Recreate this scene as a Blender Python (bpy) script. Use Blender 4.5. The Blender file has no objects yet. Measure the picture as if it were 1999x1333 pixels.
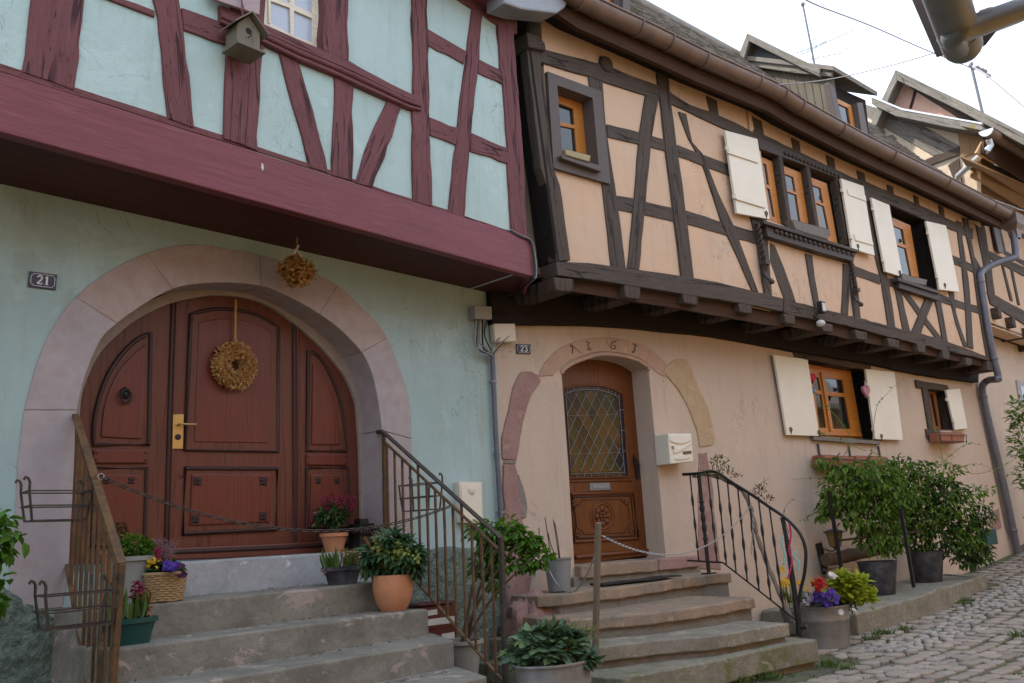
import bpy, bmesh, math, random
from math import sin, cos, radians, pi, sqrt, atan2, tan
from mathutils import Vector as V, Matrix, noise, geometry
random.seed(7)
rnd = random.random
def ru(a, b): return a + (b - a) * random.random()
scn = bpy.context.scene
COL = scn.collection

# ------------------------------------------------------------------ camera
FPX, W0, H0 = 1750.0, 1999.0, 1333.0
PITCH, ROLL, YAW, DIST = radians(12.0), radians(2.9), radians(48.1), 6.2
Fv = V((sin(YAW) * cos(PITCH), cos(YAW) * cos(PITCH), sin(PITCH)))
Rv = V((cos(YAW), -sin(YAW), 0))
Uv = Rv.cross(Fv)
R2 = Rv * cos(ROLL) - Uv * sin(ROLL)
U2 = Uv * cos(ROLL) + Rv * sin(ROLL)
CAM = V((0, -DIST, 0))
cd = bpy.data.cameras.new('street_camera')
cd.sensor_fit = 'HORIZONTAL'; cd.sensor_width = 36.0
cd.lens = FPX / W0 * 36.0
cd.clip_start = 0.05; cd.clip_end = 2000
co = bpy.data.objects.new('street_camera', cd)
COL.objects.link(co)
m = Matrix((R2, U2, -Fv)).transposed().to_4x4(); m.translation = CAM
co.matrix_world = m
scn.camera = co

# ------------------------------------------------------------------ world, sun, exposure
CLOUD = 7.6
SUN_EL, SUN_AZ = radians(50), radians(328)      # azimuth clockwise from +Y
w = bpy.data.worlds.new('World'); scn.world = w; w.use_nodes = True
nt = w.node_tree; nt.nodes.clear()
sky = nt.nodes.new('ShaderNodeTexSky'); sky.sky_type = 'NISHITA'; sky.sun_disc = False
sky.sun_elevation = SUN_EL; sky.sun_rotation = SUN_AZ
sky.air_density = 1.0; sky.dust_density = 4.0; sky.ozone_density = 1.0
hs = nt.nodes.new('ShaderNodeHueSaturation'); hs.inputs['Saturation'].default_value = 0.25
# a bright, even cloud cover over that sky
tcw = nt.nodes.new('ShaderNodeTexCoord'); cn = nt.nodes.new('ShaderNodeTexNoise')
cn.inputs['Scale'].default_value = 2.2; cn.inputs['Detail'].default_value = 5
cr = nt.nodes.new('ShaderNodeValToRGB'); cr.color_ramp.elements[0].color = (.80, .80, .80, 1); cr.color_ramp.elements[1].color = (.97, .97, .97, 1)
cm = nt.nodes.new('ShaderNodeMix'); cm.data_type = 'RGBA'; cm.inputs[7].default_value = (CLOUD * .83, CLOUD * .96, CLOUD * 1.16, 1)
bg = nt.nodes.new('ShaderNodeBackground'); bg.inputs['Strength'].default_value = 0.15
wo = nt.nodes.new('ShaderNodeOutputWorld')
nt.links.new(tcw.outputs['Generated'], cn.inputs['Vector']); nt.links.new(cn.outputs['Fac'], cr.inputs[0]); nt.links.new(cr.outputs[0], cm.inputs[0])
nt.links.new(sky.outputs[0], hs.inputs['Color']); nt.links.new(hs.outputs[0], cm.inputs[6])
nt.links.new(cm.outputs[2], bg.inputs['Color']); nt.links.new(bg.outputs[0], wo.inputs['Surface'])
sl = bpy.data.lights.new('sun', 'SUN'); sl.energy = 4.5; sl.angle = radians(2); sl.color = (1, 0.93, 0.82)
so = bpy.data.objects.new('sun', sl); COL.objects.link(so)
sd = V((sin(SUN_AZ) * cos(SUN_EL), cos(SUN_AZ) * cos(SUN_EL), sin(SUN_EL)))
so.rotation_euler = sd.to_track_quat('Z', 'Y').to_euler()
so.location = (0, 6, 14)
scn.view_settings.view_transform = 'Standard'
scn.view_settings.look = 'None'
scn.view_settings.exposure = 0.78
scn.view_settings.gamma = 1.0
scn.render.engine = 'CYCLES'
scn.render.resolution_x, scn.render.resolution_y = 1024, 683
scn.cycles.max_bounces = 8

# ------------------------------------------------------------------ pixel -> world (photo pixels, 1999 x 1333)
def ray(x, y): return Fv + R2 * ((x - 999.5) / FPX) + U2 * ((666.5 - y) / FPX)
def onZ(x, y, z):
    d = ray(x, y); return CAM + d * ((z - CAM.z) / d.z)
def onX(x, y, X):
    d = ray(x, y); return CAM + d * ((X - CAM.x) / d.x)
def onD(x, y, dist): return CAM + ray(x, y) * dist       # at a view depth
def depth(P): return (V(P) - CAM).dot(Fv)
def mpp(P): return depth(P) / FPX
def proj(P):
    v = V(P) - CAM; z = v.dot(Fv)
    return (999.5 + FPX * v.dot(R2) / z, 666.5 - FPX * v.dot(U2) / z)
class Plane:
    def __init__(s, p0, ang):
        s.p0 = V((p0[0], p0[1], 0)); s.a = radians(ang)
        s.u = V((cos(s.a), sin(s.a), 0)); s.n = V((sin(s.a), -cos(s.a), 0))
    def at(s, x, y, off=0.0):
        d = ray(x, y); q = s.p0 + s.n * off
        return CAM + d * ((q - CAM).dot(s.n) / d.dot(s.n))
    def pt(s, along, out, z): return s.p0 + s.u * along + s.n * out + V((0, 0, z))
    def inv(s, P):
        v = V(P) - s.p0; return (v.dot(s.u), v.dot(s.n), P[2])
L1 = Plane((0, 0), 0)
_a, _b = onZ(0, 257, 2.41), onZ(1039, 539.6, 2.41)
L2 = Plane((_a.x, _a.y), math.degrees(atan2(_b.y - _a.y, _b.x - _a.x)))
_p = L1.at(978, 900)
O1 = Plane((_p.x, _p.y), -8)
_q = O1.p0 + O1.n * 0.7
O2A = Plane((_q.x, _q.y), -8)
_r = O2A.at(1530, 500)
O2B = Plane((_r.x, _r.y), -6)
class Bent:                                            # the jettied front bends where its sill beam is joined
    n = (O2A.n + O2B.n).normalized(); u = (O2A.u + O2B.u).normalized()
    def at(s, x, y, off=0.0): return (O2A if x < 1530 else O2B).at(x, y, off)
O2 = Bent()

# ------------------------------------------------------------------ ground height
def gz(x, y):
    t = max(0.0, (x - 9.0) / 9.5)
    h = -1.38 + 0.6 * (t * t if t < 1 else 2 * t - 1)
    return h - 0.02 * max(0, -2.5 - y) * 0.5

# ------------------------------------------------------------------ object helpers
def link(o): COL.objects.link(o); return o
def root_loc(o):
    p = V((0, 0, 0))
    while o is not None:
        p += V(o.location); o = o.parent
    return p
def thing(name, label, cat, loc=(0, 0, 0), group=None):
    o = bpy.data.objects.new(name, None); o.location = loc; o.empty_display_size = 0.2
    link(o); tag(o, label, cat, group); return o
def tag(o, label=None, cat=None, group=None, kind=None):
    if label: o['label'] = label
    if cat: o['category'] = cat
    if group: o['group'] = group
    if kind: o['kind'] = kind
    return o
class MB:
    def __init__(s): s.v = []; s.f = []; s.uv = []; s.mi = []
    def add(s, vs, fs, uvs=None, mi=0):
        b = len(s.v); s.v += [V(p) for p in vs]
        for k, f in enumerate(fs):
            s.f.append([b + i for i in f]); s.mi.append(mi)
            s.uv.append(uvs[k] if uvs else None)
        return b
    def box(s, c, sx, sy, sz, ax=None, mi=0):
        c = V(c); X, Y, Z = ax if ax else (V((1, 0, 0)), V((0, 1, 0)), V((0, 0, 1)))
        X, Y, Z = X * sx / 2, Y * sy / 2, Z * sz / 2
        vs = [c + X * i + Y * j + Z * k for k in (-1, 1) for j in (-1, 1) for i in (-1, 1)]
        s.add(vs, [(0, 2, 3, 1), (4, 5, 7, 6), (0, 1, 5, 4), (2, 6, 7, 3), (0, 4, 6, 2), (1, 3, 7, 5)], None, mi)
    def bar(s, a, b, wx, wy, up=V((0, 0, 1)), mi=0):
        a, b = V(a), V(b); d = (b - a); L = d.length
        if L < 1e-6: return
        d /= L; x = d.cross(up)
        if x.length < 1e-4: x = d.cross(V((1, 0, 0)))
        x.normalize(); y = x.cross(d)
        s.box((a + b) / 2, wx, wy, L, (x, y, d), mi)
    def prism(s, pts, vec, mi=0, uax=None):
        pts = [V(p) for p in pts]; n = len(pts); vec = V(vec)
        if uax is None:
            best = max(range(n), key=lambda i: (pts[(i + 1) % n] - pts[i]).length)
            uax = (pts[(best + 1) % n] - pts[best])
        uax = V(uax).normalized(); vn = vec.normalized(); vax = vn.cross(uax); o = pts[0]
        def q(p): return ((p - o).dot(uax), (p - o).dot(vax) + (p - o).dot(vn))
        back = [p + vec for p in pts]
        nrm = V((0, 0, 0))
        for i in range(n):
            a, b2 = pts[i], pts[(i + 1) % n]; nrm += a.cross(b2)
        flip = nrm.dot(vec) > 0
        fs = [list(range(n)), list(range(2 * n - 1, n - 1, -1))]
        for i in range(n):
            j = (i + 1) % n; fs.append([j, i, n + i, n + j])
        if flip: fs = [f[::-1] for f in fs]
        allp = pts + back
        s.add(allp, fs, [[q(allp[i]) for i in f] for f in fs], mi)
    def tube(s, path, r, n=8, closed=False, mi=0, caps=True):
        path = [V(p) for p in path]; k = len(path)
        rs = r if isinstance(r, (list, tuple)) else [r] * k
        vs = []; ref = None; acc = 0; us = []
        for i, p in enumerate(path):
            if closed: t = path[(i + 1) % k] - path[i - 1]
            else: t = path[min(i + 1, k - 1)] - path[max(i - 1, 0)]
            if t.length < 1e-9: t = V((0, 0, 1))
            t.normalize()
            if ref is None:
                ref = V((0, 0, 1)) if abs(t.z) < 0.9 else V((1, 0, 0))
            x = ref - t * ref.dot(t)
            if x.length < 1e-5: x = t.orthogonal()
            x.normalize(); y = t.cross(x); ref = x
            if i: acc += (p - path[i - 1]).length
            us.append(acc)
            vs += [p + (x * cos(2 * pi * j / n) + y * sin(2 * pi * j / n)) * rs[i] for j in range(n)]
        fs = []; uv = []
        for i in range(k if closed else k - 1):
            a = i * n; b = ((i + 1) % k) * n
            for j in range(n):
                jj = (j + 1) % n; fs.append((a + j, a + jj, b + jj, b + j))
                u0, u1 = us[i], us[(i + 1) % k]; rr = rs[i] * 6.28 / n
                uv.append([(u0, j * rr), (u0, (j + 1) * rr), (u1, (j + 1) * rr), (u1, j * rr)])
        if caps and not closed:
            fs.append(list(range(n))[::-1]); fs.append(list(range((k - 1) * n, k * n)))
            uv += [[(0, 0)] * n, [(0, 0)] * n]
        s.add(vs, fs, uv, mi)
    def lathe(s, c, prof, n=24, sx=1.0, sy=1.0, mi=0, axis=None, rot=0):
        c = V(c)
        if axis is None: X, Y, Z = V((1, 0, 0)), V((0, 1, 0)), V((0, 0, 1))
        else:
            Z = V(axis).normalized(); X = Z.orthogonal().normalized(); Y = Z.cross(X)
        cr, sr = cos(rot), sin(rot); X, Y = X * cr + Y * sr, Y * cr - X * sr
        vs = []; fs = []
        for (r, z) in prof:
            vs += [c + X * (r * sx * cos(2 * pi * j / n)) + Y * (r * sy * sin(2 * pi * j / n)) + Z * z for j in range(n)]
        for i in range(len(prof) - 1):
            for j in range(n):
                jj = (j + 1) % n; fs.append((i * n + j, i * n + jj, (i + 1) * n + jj, (i + 1) * n + j))
        s.add(vs, fs, None, mi)
    def disc(s, c, r, n=20, sx=1., sy=1., mi=0):
        s.add([V(c) + V((r * sx * cos(2 * pi * j / n), r * sy * sin(2 * pi * j / n), 0)) for j in range(n)], [list(range(n))], None, mi)
    def ball(s, c, r, n=10, m=7, sx=1., sy=1., sz=1., mi=0):
        prof = [(r * sin(pi * i / m) + 1e-4, -r * cos(pi * i / m) * sz) for i in range(m + 1)]
        s.lathe(c, prof, n, sx, sy, mi)
    def leaf(s, p, d, nrm, L, Wd, fold=0.25, curl=0.15, mi=0):
        p = V(p); d = V(d).normalized(); x = d.cross(V(nrm))
        if x.length < 1e-4: x = d.orthogonal()
        x.normalize(); nn = x.cross(d)
        tip = p + d * L - nn * (L * curl); f = nn * (Wd * fold)
        a = p + d * (L * .28); b = p + d * (L * .68) - nn * (L * curl * .4)
        s.add([p, a + x * Wd * .45 + f, b + x * Wd * .42 + f, tip, b - x * Wd * .42 + f, a - x * Wd * .45 + f, a, b],
              [(0, 6, 1), (6, 7, 2, 1), (7, 3, 2), (0, 5, 6), (6, 5, 4, 7), (7, 4, 3)], None, mi)
    def build(s, name, mat, parent=None, smooth=None, bevel=0, bseg=2, sub=0):
        o0 = root_loc(parent) if parent else V((0, 0, 0))
        me = bpy.data.meshes.new(name)
        me.from_pydata([p - o0 for p in s.v], [], s.f)
        mats = mat if isinstance(mat, (list, tuple)) else [mat]
        for mm in mats: me.materials.append(mm)
        uvl = me.uv_layers.new(name='uv')
        for poly in me.polygons:
            poly.material_index = s.mi[poly.index]
            q = s.uv[poly.index]
            if q:
                for li, t in zip(poly.loop_indices, q): uvl.data[li].uv = t
            if smooth is not None: poly.use_smooth = True
        if smooth is not None and smooth < 180: me.set_sharp_from_angle(angle=radians(smooth))
        me.update()
        o = bpy.data.objects.new(name, me)
        if parent: o.parent = parent
        link(o)
        if bevel:
            md = o.modifiers.new('bevel', 'BEVEL'); md.width = bevel; md.segments = bseg
            md.limit_method = 'ANGLE'; md.angle_limit = radians(40); md.harden_normals = False
        if sub:
            md = o.modifiers.new('sub', 'SUBSURF'); md.levels = sub; md.render_levels = sub
        return o
def center_origin(o):
    """move a top-level mesh's origin to the middle of its base"""
    me = o.data
    xs = [v.co.x for v in me.vertices]; ys = [v.co.y for v in me.vertices]; zs = [v.co.z for v in me.vertices]
    c = V(((min(xs) + max(xs)) / 2, (min(ys) + max(ys)) / 2, min(zs)))
    me.transform(Matrix.Translation(-c)); o.location = V(o.location) + c
    return o
def rough(pts, step=0.16, amp=0.004, closed=True):
    """subdivide a polygon's edges and wobble them as hand-hewn edges are"""
    out = []; n = len(pts)
    for i in range(n):
        a, b = pts[i], pts[(i + 1) % n]; L = (b - a).length
        k = max(1, int(L / step)); t = (b - a)
        for j in range(k):
            p = a + t * (j / k)
            if j:
                s = noise.noise(p * 4.3) * amp * 2
                d = t.cross(V((0.3, 1, 0.0)));
                if d.length > 1e-5: p = p + d.normalized() * s
            out.append(p)
    return out
def pxs(pl, pts, off=0.0): return [pl.at(x, y, off) for x, y in pts]
_tk = [0]
def slab(name, pl, pts, off, th, mat, parent, bevel=0.006, amp=0.004, step=.16, smooth=None, uax=None):
    """a traced board: front face on the plane at `off`, thickness `th` back into the wall"""
    _tk[0] += 1
    off = off + (_tk[0] % 7) * 0.0009
    P = pxs(pl, pts, off)
    if uax is None:
        i = max(range(len(P)), key=lambda k: (P[(k + 1) % len(P)] - P[k]).length); uax = P[(i + 1) % len(P)] - P[i]
    if amp: P = rough(P, step, amp)
    mb = MB(); mb.prism(P, -pl.n * th, uax=uax)
    return mb.build(name, mat, parent, bevel=bevel, smooth=smooth)
def smooth_path(pts, k=4):
    pts = [V(p) for p in pts]; out = []
    for i in range(len(pts) - 1):
        p0 = pts[max(i - 1, 0)]; p1 = pts[i]; p2 = pts[i + 1]; p3 = pts[min(i + 2, len(pts) - 1)]
        for j in range(k):
            t = j / k
            out.append(0.5 * ((2 * p1) + (p2 - p0) * t + (2 * p0 - 5 * p1 + 4 * p2 - p3) * t * t + (3 * p1 - p0 - 3 * p2 + p3) * t ** 3))
    out.append(pts[-1]); return out
def s2(pts, k=4): return [(p.x, p.y) for p in smooth_path([V((x, y, 0)) for x, y in pts], k)]
def holed(mb, outer, holes, vec_back, reveal=0.0, mi=0):
    """a flat wall with openings; `reveal` is how deep the opening sides go"""
    loops = [outer] + holes
    flat = [p for l in loops for p in l]
    tris = geometry.tessellate_polygon([[V(p) for p in l] for l in loops])
    vb = V(vec_back).normalized()
    fs = []
    for t in tris:
        a, b, c = (flat[i] for i in t)
        nn = (b - a).cross(c - a)
        fs.append(t if nn.dot(vb) < 0 else t[::-1])
    u = V((0, 0, 1)).cross(vb).normalized()
    mb.add(flat, fs, [[(flat[i].dot(u), flat[i].z) for i in f] for f in fs], mi)
    if reveal:
        for h in holes:
            n = len(h); b = [p + vb * reveal for p in h]
            mb.add(h + b, [(i, (i + 1) % n, n + (i + 1) % n, n + i) for i in range(n)], None, mi)
# ------------------------------------------------------------------ materials
M = {}
class N:
    def __init__(s, name):
        s.m = bpy.data.materials.new(name); s.m.use_nodes = True
        s.t = s.m.node_tree; s.b = s.t.nodes['Principled BSDF']; s.out = s.t.nodes['Material Output']
        M[name] = s.m
    def n(s, ty, **kw):
        x = s.t.nodes.new(ty)
        for k, v in kw.items():
            if k in x.inputs: x.inputs[k].default_value = v
            else: setattr(x, k, v)
        return x
    def l(s, a, b): s.t.links.new(a, b)
    def coord(s, kind='Object', scale=(1, 1, 1)):
        tc = s.n('ShaderNodeTexCoord'); mp = s.n('ShaderNodeMapping'); mp.inputs['Scale'].default_value = scale
        s.l(tc.outputs[kind], mp.inputs['Vector']); return mp.outputs[0]
    def noise(s, vec, scale, detail=4, rough=.55, dist=0):
        x = s.n('ShaderNodeTexNoise'); x.inputs['Scale'].default_value = scale; x.inputs['Detail'].default_value = detail
        x.inputs['Roughness'].default_value = rough; x.inputs['Distortion'].default_value = dist
        s.l(vec, x.inputs['Vector']); return x.outputs['Fac']
    def ramp(s, fac, stops):
        r = s.n('ShaderNodeValToRGB'); e = r.color_ramp.elements
        while len(e) < len(stops): e.new(.5)
        for i, (p, c) in enumerate(stops):
            e[i].position = p; e[i].color = (*c, 1) if len(c) == 3 else c
        s.l(fac, r.inputs[0]); return r.outputs[0]
    def mix(s, fac, a, b, mode='MIX'):
        x = s.n('ShaderNodeMix'); x.data_type = 'RGBA'; x.blend_type = mode
        for inp, v in ((x.inputs[0], fac), (x.inputs[6], a), (x.inputs[7], b)):
            if isinstance(v, (int, float)): inp.default_value = v
            elif isinstance(v, tuple): inp.default_value = (*v, 1)
            else: s.l(v, inp)
        return x.outputs[2]
    def math(s, op, a, b=0.0):
        x = s.n('ShaderNodeMath'); x.operation = op
        for i, v in enumerate((a, b)):
            if isinstance(v, (int, float)): x.inputs[i].default_value = v
            else: s.l(v, x.inputs[i])
        return x.outputs[0]
    def bump(s, h, strength=.5, dist=.01, chain=None):
        x = s.n('ShaderNodeBump'); x.inputs['Strength'].default_value = strength; x.inputs['Distance'].default_value = dist
        s.l(h, x.inputs['Height'])
        if chain: s.l(chain, x.inputs['Normal'])
        s.l(x.outputs[0], s.b.inputs['Normal']); return x.outputs[0]
    def base(s, c, rough=.8, metal=0, spec=.3):
        if isinstance(c, tuple): s.b.inputs['Base Color'].default_value = (*c, 1)
        else: s.l(c, s.b.inputs['Base Color'])
        s.b.inputs['Roughness'].default_value = rough; s.b.inputs['Metallic'].default_value = metal
        s.b.inputs['Specular IOR Level'].default_value = spec
        return s
def mul(c, k): return tuple(min(1, x * k) for x in c)
def plaster(name, c, c2=None, grain=140, gb=.35, big=.06, dirt=None, dirt_amt=.5, cracks=.55):
    k = N(name); v = k.coord()
    a = k.noise(v, 1.1, 5, .6); b = k.noise(v, 7, 4); g = k.noise(v, grain, 2)
    col = k.mix(k.ramp(a, [(.35, (0, 0, 0)), (.68, (1, 1, 1))]), c, c2 or mul(c, .82))
    col = k.mix(k.math('MULTIPLY', b, .35), col, mul(c, .78))
    if dirt:                                           # streaks of dirt that run down the wall
        st = k.noise(k.coord(scale=(5, 5, .6)), 1.6, 6, .7)
        col = k.mix(k.math('MULTIPLY', k.ramp(st, [(.52, (0, 0, 0)), (.75, (1, 1, 1))]), dirt_amt), col, dirt)
    pa = k.noise(k.coord(), .9, 7, .7, .5)                # old repairs, a shade paler, with their own outlines
    col = k.mix(k.math('MULTIPLY', k.ramp(pa, [(.575, (0, 0, 0)), (.60, (1, 1, 1))]), .35), col, mul(c, 1.12))
    ck = k.math('ABSOLUTE', k.math('SUBTRACT', k.noise(k.coord(scale=(1, 1, .7)), 1.3, 5, .62, 1.0), .5))
    cl = k.math('MULTIPLY', k.ramp(ck, [(.0018, (1, 1, 1)), (.005, (0, 0, 0))]), k.ramp(k.noise(k.coord(), .8, 2), [(.50, (0, 0, 0)), (.58, (1, 1, 1))]))
    col = k.mix(k.math('MULTIPLY', cl, cracks), col, mul(c, .35))
    k.base(col, .92, 0, .15)
    h = k.bump(b, .22, big); k.bump(g, gb, .012, h)
    return k.m
def wood(name, c, dark, crack=.5, rough=.75, spec=.25, wear=None, wear_amt=.4, gs=1.0, bump=.5, pits=0.0):
    k = N(name); v = k.coord('UV', (1.6 * gs, 46 * gs, 1)); v2 = k.coord('UV', (1.1, 15, 1)); vo = k.coord()
    g = k.noise(v, 1, 6, .65, .6); cr = k.noise(v2, 1.0, 5, .6, 1.2); bl = k.noise(vo, 2.2, 4)
    col = k.mix(k.ramp(g, [(.3, (0, 0, 0)), (.7, (1, 1, 1))]), mul(c, .72), mul(c, 1.12))
    col = k.mix(k.math('MULTIPLY', k.ramp(bl, [(.4, (0, 0, 0)), (.7, (1, 1, 1))]), .5), col, mul(c, .75))
    if wear:
        wn = k.noise(k.coord('UV', (2.5, 22, 1)), 1.3, 6, .7)
        col = k.mix(k.math('MULTIPLY', k.ramp(wn, [(.54, (0, 0, 0)), (.7, (1, 1, 1))]), wear_amt), col, wear)
    cm = k.ramp(cr, [(.30, (1, 1, 1)), (.36, (0, 0, 0))])
    # long drying cracks: thin contour lines of a noise drawn out along the grain, and short nicks
    ln = k.noise(k.coord('UV', (.55, 7.5, 1)), 1.0, 3, .5, .4); li = k.math('ABSOLUTE', k.math('SUBTRACT', ln, .5))
    lm = k.ramp(li, [(.006, (1, 1, 1)), (.016, (0, 0, 0))]); cut = k.ramp(k.noise(k.coord('UV', (.9, 3, 1)), 1, 2), [(.44, (0, 0, 0)), (.52, (1, 1, 1))])
    nk = k.ramp(k.noise(k.coord('UV', (9, 60, 1)), 1, 3, .6), [(.30, (1, 1, 1)), (.36, (0, 0, 0))])
    cm = k.math('MAXIMUM', k.math('MAXIMUM', cm, k.math('MULTIPLY', lm, cut)), k.math('MULTIPLY', nk, .8))
    cm2 = k.math('MULTIPLY', cm, crack); col = k.mix(cm2, col, dark)
    k.base(col, rough, 0, spec)
    h = k.bump(g, bump * .45, .004); h = k.bump(k.math('SUBTRACT', 1.0, cm), crack, .012, h)
    if pits:
        pt = k.noise(k.coord('UV', (26, 60, 1)), 1, 2); k.bump(k.ramp(pt, [(.3, (0, 0, 0)), (.4, (1, 1, 1))]), pits, .006, h)
    return k.m
def stone(name, c, c2, scale=3.0, bump=.5, c3=None, moss=None, moss_amt=.6, fine=60, rough=.9, flake=None, fl=.56, spots=0):
    k = N(name); v = k.coord()
    a = k.noise(v, scale, 6, .62, .3); b = k.noise(v, scale * 6, 5, .6); g = k.noise(v, fine, 3)
    col = k.mix(k.ramp(a, [(.36, (0, 0, 0)), (.64, (1, 1, 1))]), c, c2)
    col = k.mix(k.math('MULTIPLY', k.ramp(b, [(.4, (0, 0, 0)), (.75, (1, 1, 1))]), .55), col, c3 or mul(c, .6))
    if moss:
        mo = k.noise(k.coord(), 4.2, 6, .7); geo = k.n('ShaderNodeNewGeometry')
        col = k.mix(k.math('MULTIPLY', k.ramp(mo, [(.47, (0, 0, 0)), (.62, (1, 1, 1))]), moss_amt), col, moss)
    fh = None
    if flake:                                          # places where the surface has flaked off
        fn = k.noise(k.coord(scale=(1, 1, 1.5)), 4.2, 8, .72, .4); fm = k.ramp(fn, [(fl, (0, 0, 0)), (fl + .015, (1, 1, 1))]); fh = fm
        col = k.mix(k.math('MULTIPLY', fm, .8), col, flake)
    if spots:
        sp = k.ramp(k.noise(k.coord(), 38, 3, .7), [(.62, (0, 0, 0)), (.68, (1, 1, 1))]); col = k.mix(k.math('MULTIPLY', sp, spots), col, mul(c, .35))
    k.base(col, rough, 0, .2)
    h = k.bump(a, bump, .03)
    if fh: h = k.bump(k.math('SUBTRACT', 1.0, fh), .5, .008, h); h = k.bump(b, bump, .012, h); k.bump(g, bump * .6, .004, h)
    return k.m
def metal(name, c, rough=.45, met=.8, c2=None, sc=9, amt=.6, spec=.5, bump=.1):
    k = N(name); v = k.coord()
    a = k.noise(v, sc, 6, .65)
    col = k.mix(k.math('MULTIPLY', k.ramp(a, [(.42, (0, 0, 0)), (.66, (1, 1, 1))]), amt), c, c2 or mul(c, .6))
    k.base(col, rough, met, spec); k.bump(a, bump, .004); return k.m
def flat(name, c, rough=.6, var=.15, spec=.3, sc=14, metal=0):
    k = N(name); a = k.noise(k.coord(), sc, 4)
    k.base(k.mix(a, mul(c, 1 - var), mul(c, 1 + var)), rough, metal, spec); k.bump(a, .12, .003); return k.m
def leafm(name, c, c2, trans=.35, rough=.5, c3=None, spec=.35):
    k = N(name); g = k.n('ShaderNodeNewGeometry'); r = g.outputs['Random Per Island']
    st = [(.0, c), (.6, c2)] + ([(.95, c3)] if c3 else [])
    col = k.ramp(r, st)
    n1 = k.noise(k.coord(), 3, 2); col = k.mix(k.math('MULTIPLY', n1, .35), col, mul(c, .7))
    k.base(col, rough, 0, spec)
    tr = k.n('ShaderNodeBsdfTranslucent'); k.l(col, tr.inputs[0]); mx = k.n('ShaderNodeMixShader'); mx.inputs[0].default_value = trans
    k.l(k.b.outputs[0], mx.inputs[1]); k.l(tr.outputs[0], mx.inputs[2]); k.l(mx.outputs[0], k.out.inputs[0])
    return k.m
def glass(name, c=(.012, .014, .016), rough=.04, spec=.9):
    k = N(name); k.base(c, rough, 0, spec)
    a = k.noise(k.coord(), 2.3, 2); k.bump(a, .05, .02); return k.m

# plasters
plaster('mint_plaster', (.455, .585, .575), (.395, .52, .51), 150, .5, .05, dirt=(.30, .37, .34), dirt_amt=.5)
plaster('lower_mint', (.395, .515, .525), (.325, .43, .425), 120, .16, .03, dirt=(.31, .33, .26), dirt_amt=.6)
plaster('peach_plaster', (.62, .425, .295), (.58, .43, .325), 110, .14, .04, dirt=(.44, .31, .22), dirt_amt=.55)
plaster('lower_peach', (.555, .435, .35), (.50, .41, .345), 90, .14, .05, dirt=(.38, .30, .25), dirt_amt=.6)
plaster('ochre_plaster', (.60, .36, .19), (.55, .34, .19), 90, .2, .04, dirt=(.42, .28, .17))
plaster('cream_plaster', (.66, .55, .42), (.60, .49, .38), 90, .2, .04, dirt=(.42, .36, .29))
plaster('pink_plaster', (.70, .43, .33), (.64, .40, .31), 90, .2, .03)
plaster('yellow_plaster', (.78, .43, .13), (.72, .40, .12), 90, .2, .03)  # saturated yellow for unseen walls, chosen to send warm bounce light
def roughcast():
    k = N('roughcast'); v = k.coord()
    vo = k.n('ShaderNodeTexVoronoi'); vo.inputs['Scale'].default_value = 22; k.l(k.coord(scale=(1, 1, 1.35)), vo.inputs['Vector'])
    a = k.noise(v, 26, 5, .65, .8); b = k.noise(v, 3, 4)
    col = k.mix(k.ramp(a, [(.34, (0, 0, 0)), (.66, (1, 1, 1))]), (.13, .17, .145), (.25, .31, .27))
    col = k.mix(k.math('MULTIPLY', b, .3), col, (.15, .19, .15))
    k.base(col, .95, 0, .1); h = k.bump(vo.outputs['Distance'], .5, .02); k.bump(a, 1.0, .04, h)
roughcast()
# timber
wood('red_timber', (.160, .058, .063), (.035, .012, .016), .9, .7, .25, wear=(.22, .105, .105), wear_amt=.5, bump=.8, pits=.35)
wood('red_board', (.195, .050, .064), (.12, .03, .038), .14, .5, .3, wear=(.25, .085, .098), wear_amt=.6, gs=.6, bump=.12)
wood('dark_timber', (.085, .066, .055), (.014, .011, .010), .75, .75, .2, wear=(.125, .10, .088), wear_amt=.6, bump=.7)
wood('old_timber', (.085, .062, .05), (.02, .014, .011), .85, .8, .2, wear=(.15, .115, .09), wear_amt=.6, bump=1.0)
wood('black_timber', (.022, .016, .014), (.008, .006, .006), .5, .8, .15)
wood('brown_board', (.070, .037, .024), (.03, .016, .012), .5, .8, .15)
wood('grey_wood', (.21, .19, .165), (.05, .045, .04), .8, .85, .15, wear=(.36, .34, .31), wear_amt=.6, bump=1.0)
wood('birdhouse_wood', (.20, .175, .135), (.07, .06, .045), .4, .85, .15, wear=(.28, .27, .22), wear_amt=.4)
wood('clad_wood', (.155, .135, .105), (.07, .06, .05), .3, .85, .15)
wood('ochre_board', (.36, .22, .115), (.20, .12, .06), .3, .7, .2)
wood('window_wood', (.50, .185, .03), (.30, .10, .02), .25, .4, .4, bump=.2)
wood('small_window_wood', (.30, .12, .035), (.14, .05, .02), .3, .5, .3, bump=.3)
wood('door_red', (.145, .042, .028), (.035, .014, .01), .4, .42, .35, wear=(.085, .042, .025), wear_amt=.7, bump=.25)
wood('door_panel', (.15, .031, .023), (.07, .018, .012), .2, .38, .4, wear=(.15, .034, .025), wear_amt=.5, bump=.15)
wood('door_mould', (.045, .018, .016), (.02, .01, .01), .3, .45, .35, bump=.2)
wood('door_oak', (.145, .042, .009), (.05, .016, .006), .35, .42, .4, wear=(.20, .065, .014), wear_amt=.5, bump=.25)
metal('cream_paint', (.735, .68, .575), .5, 0, (.62, .565, .46), 2.6, .4, .35, .08)
wood('pink_shutter', (.40, .29, .31), (.3, .2, .22), .2, .55, .3, bump=.15)
wood('white_frame', (.74, .66, .54), (.5, .42, .33), .2, .45, .35, bump=.15)
wood('stake_wood', (.23, .175, .125), (.10, .075, .055), .4, .85, .15)
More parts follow.
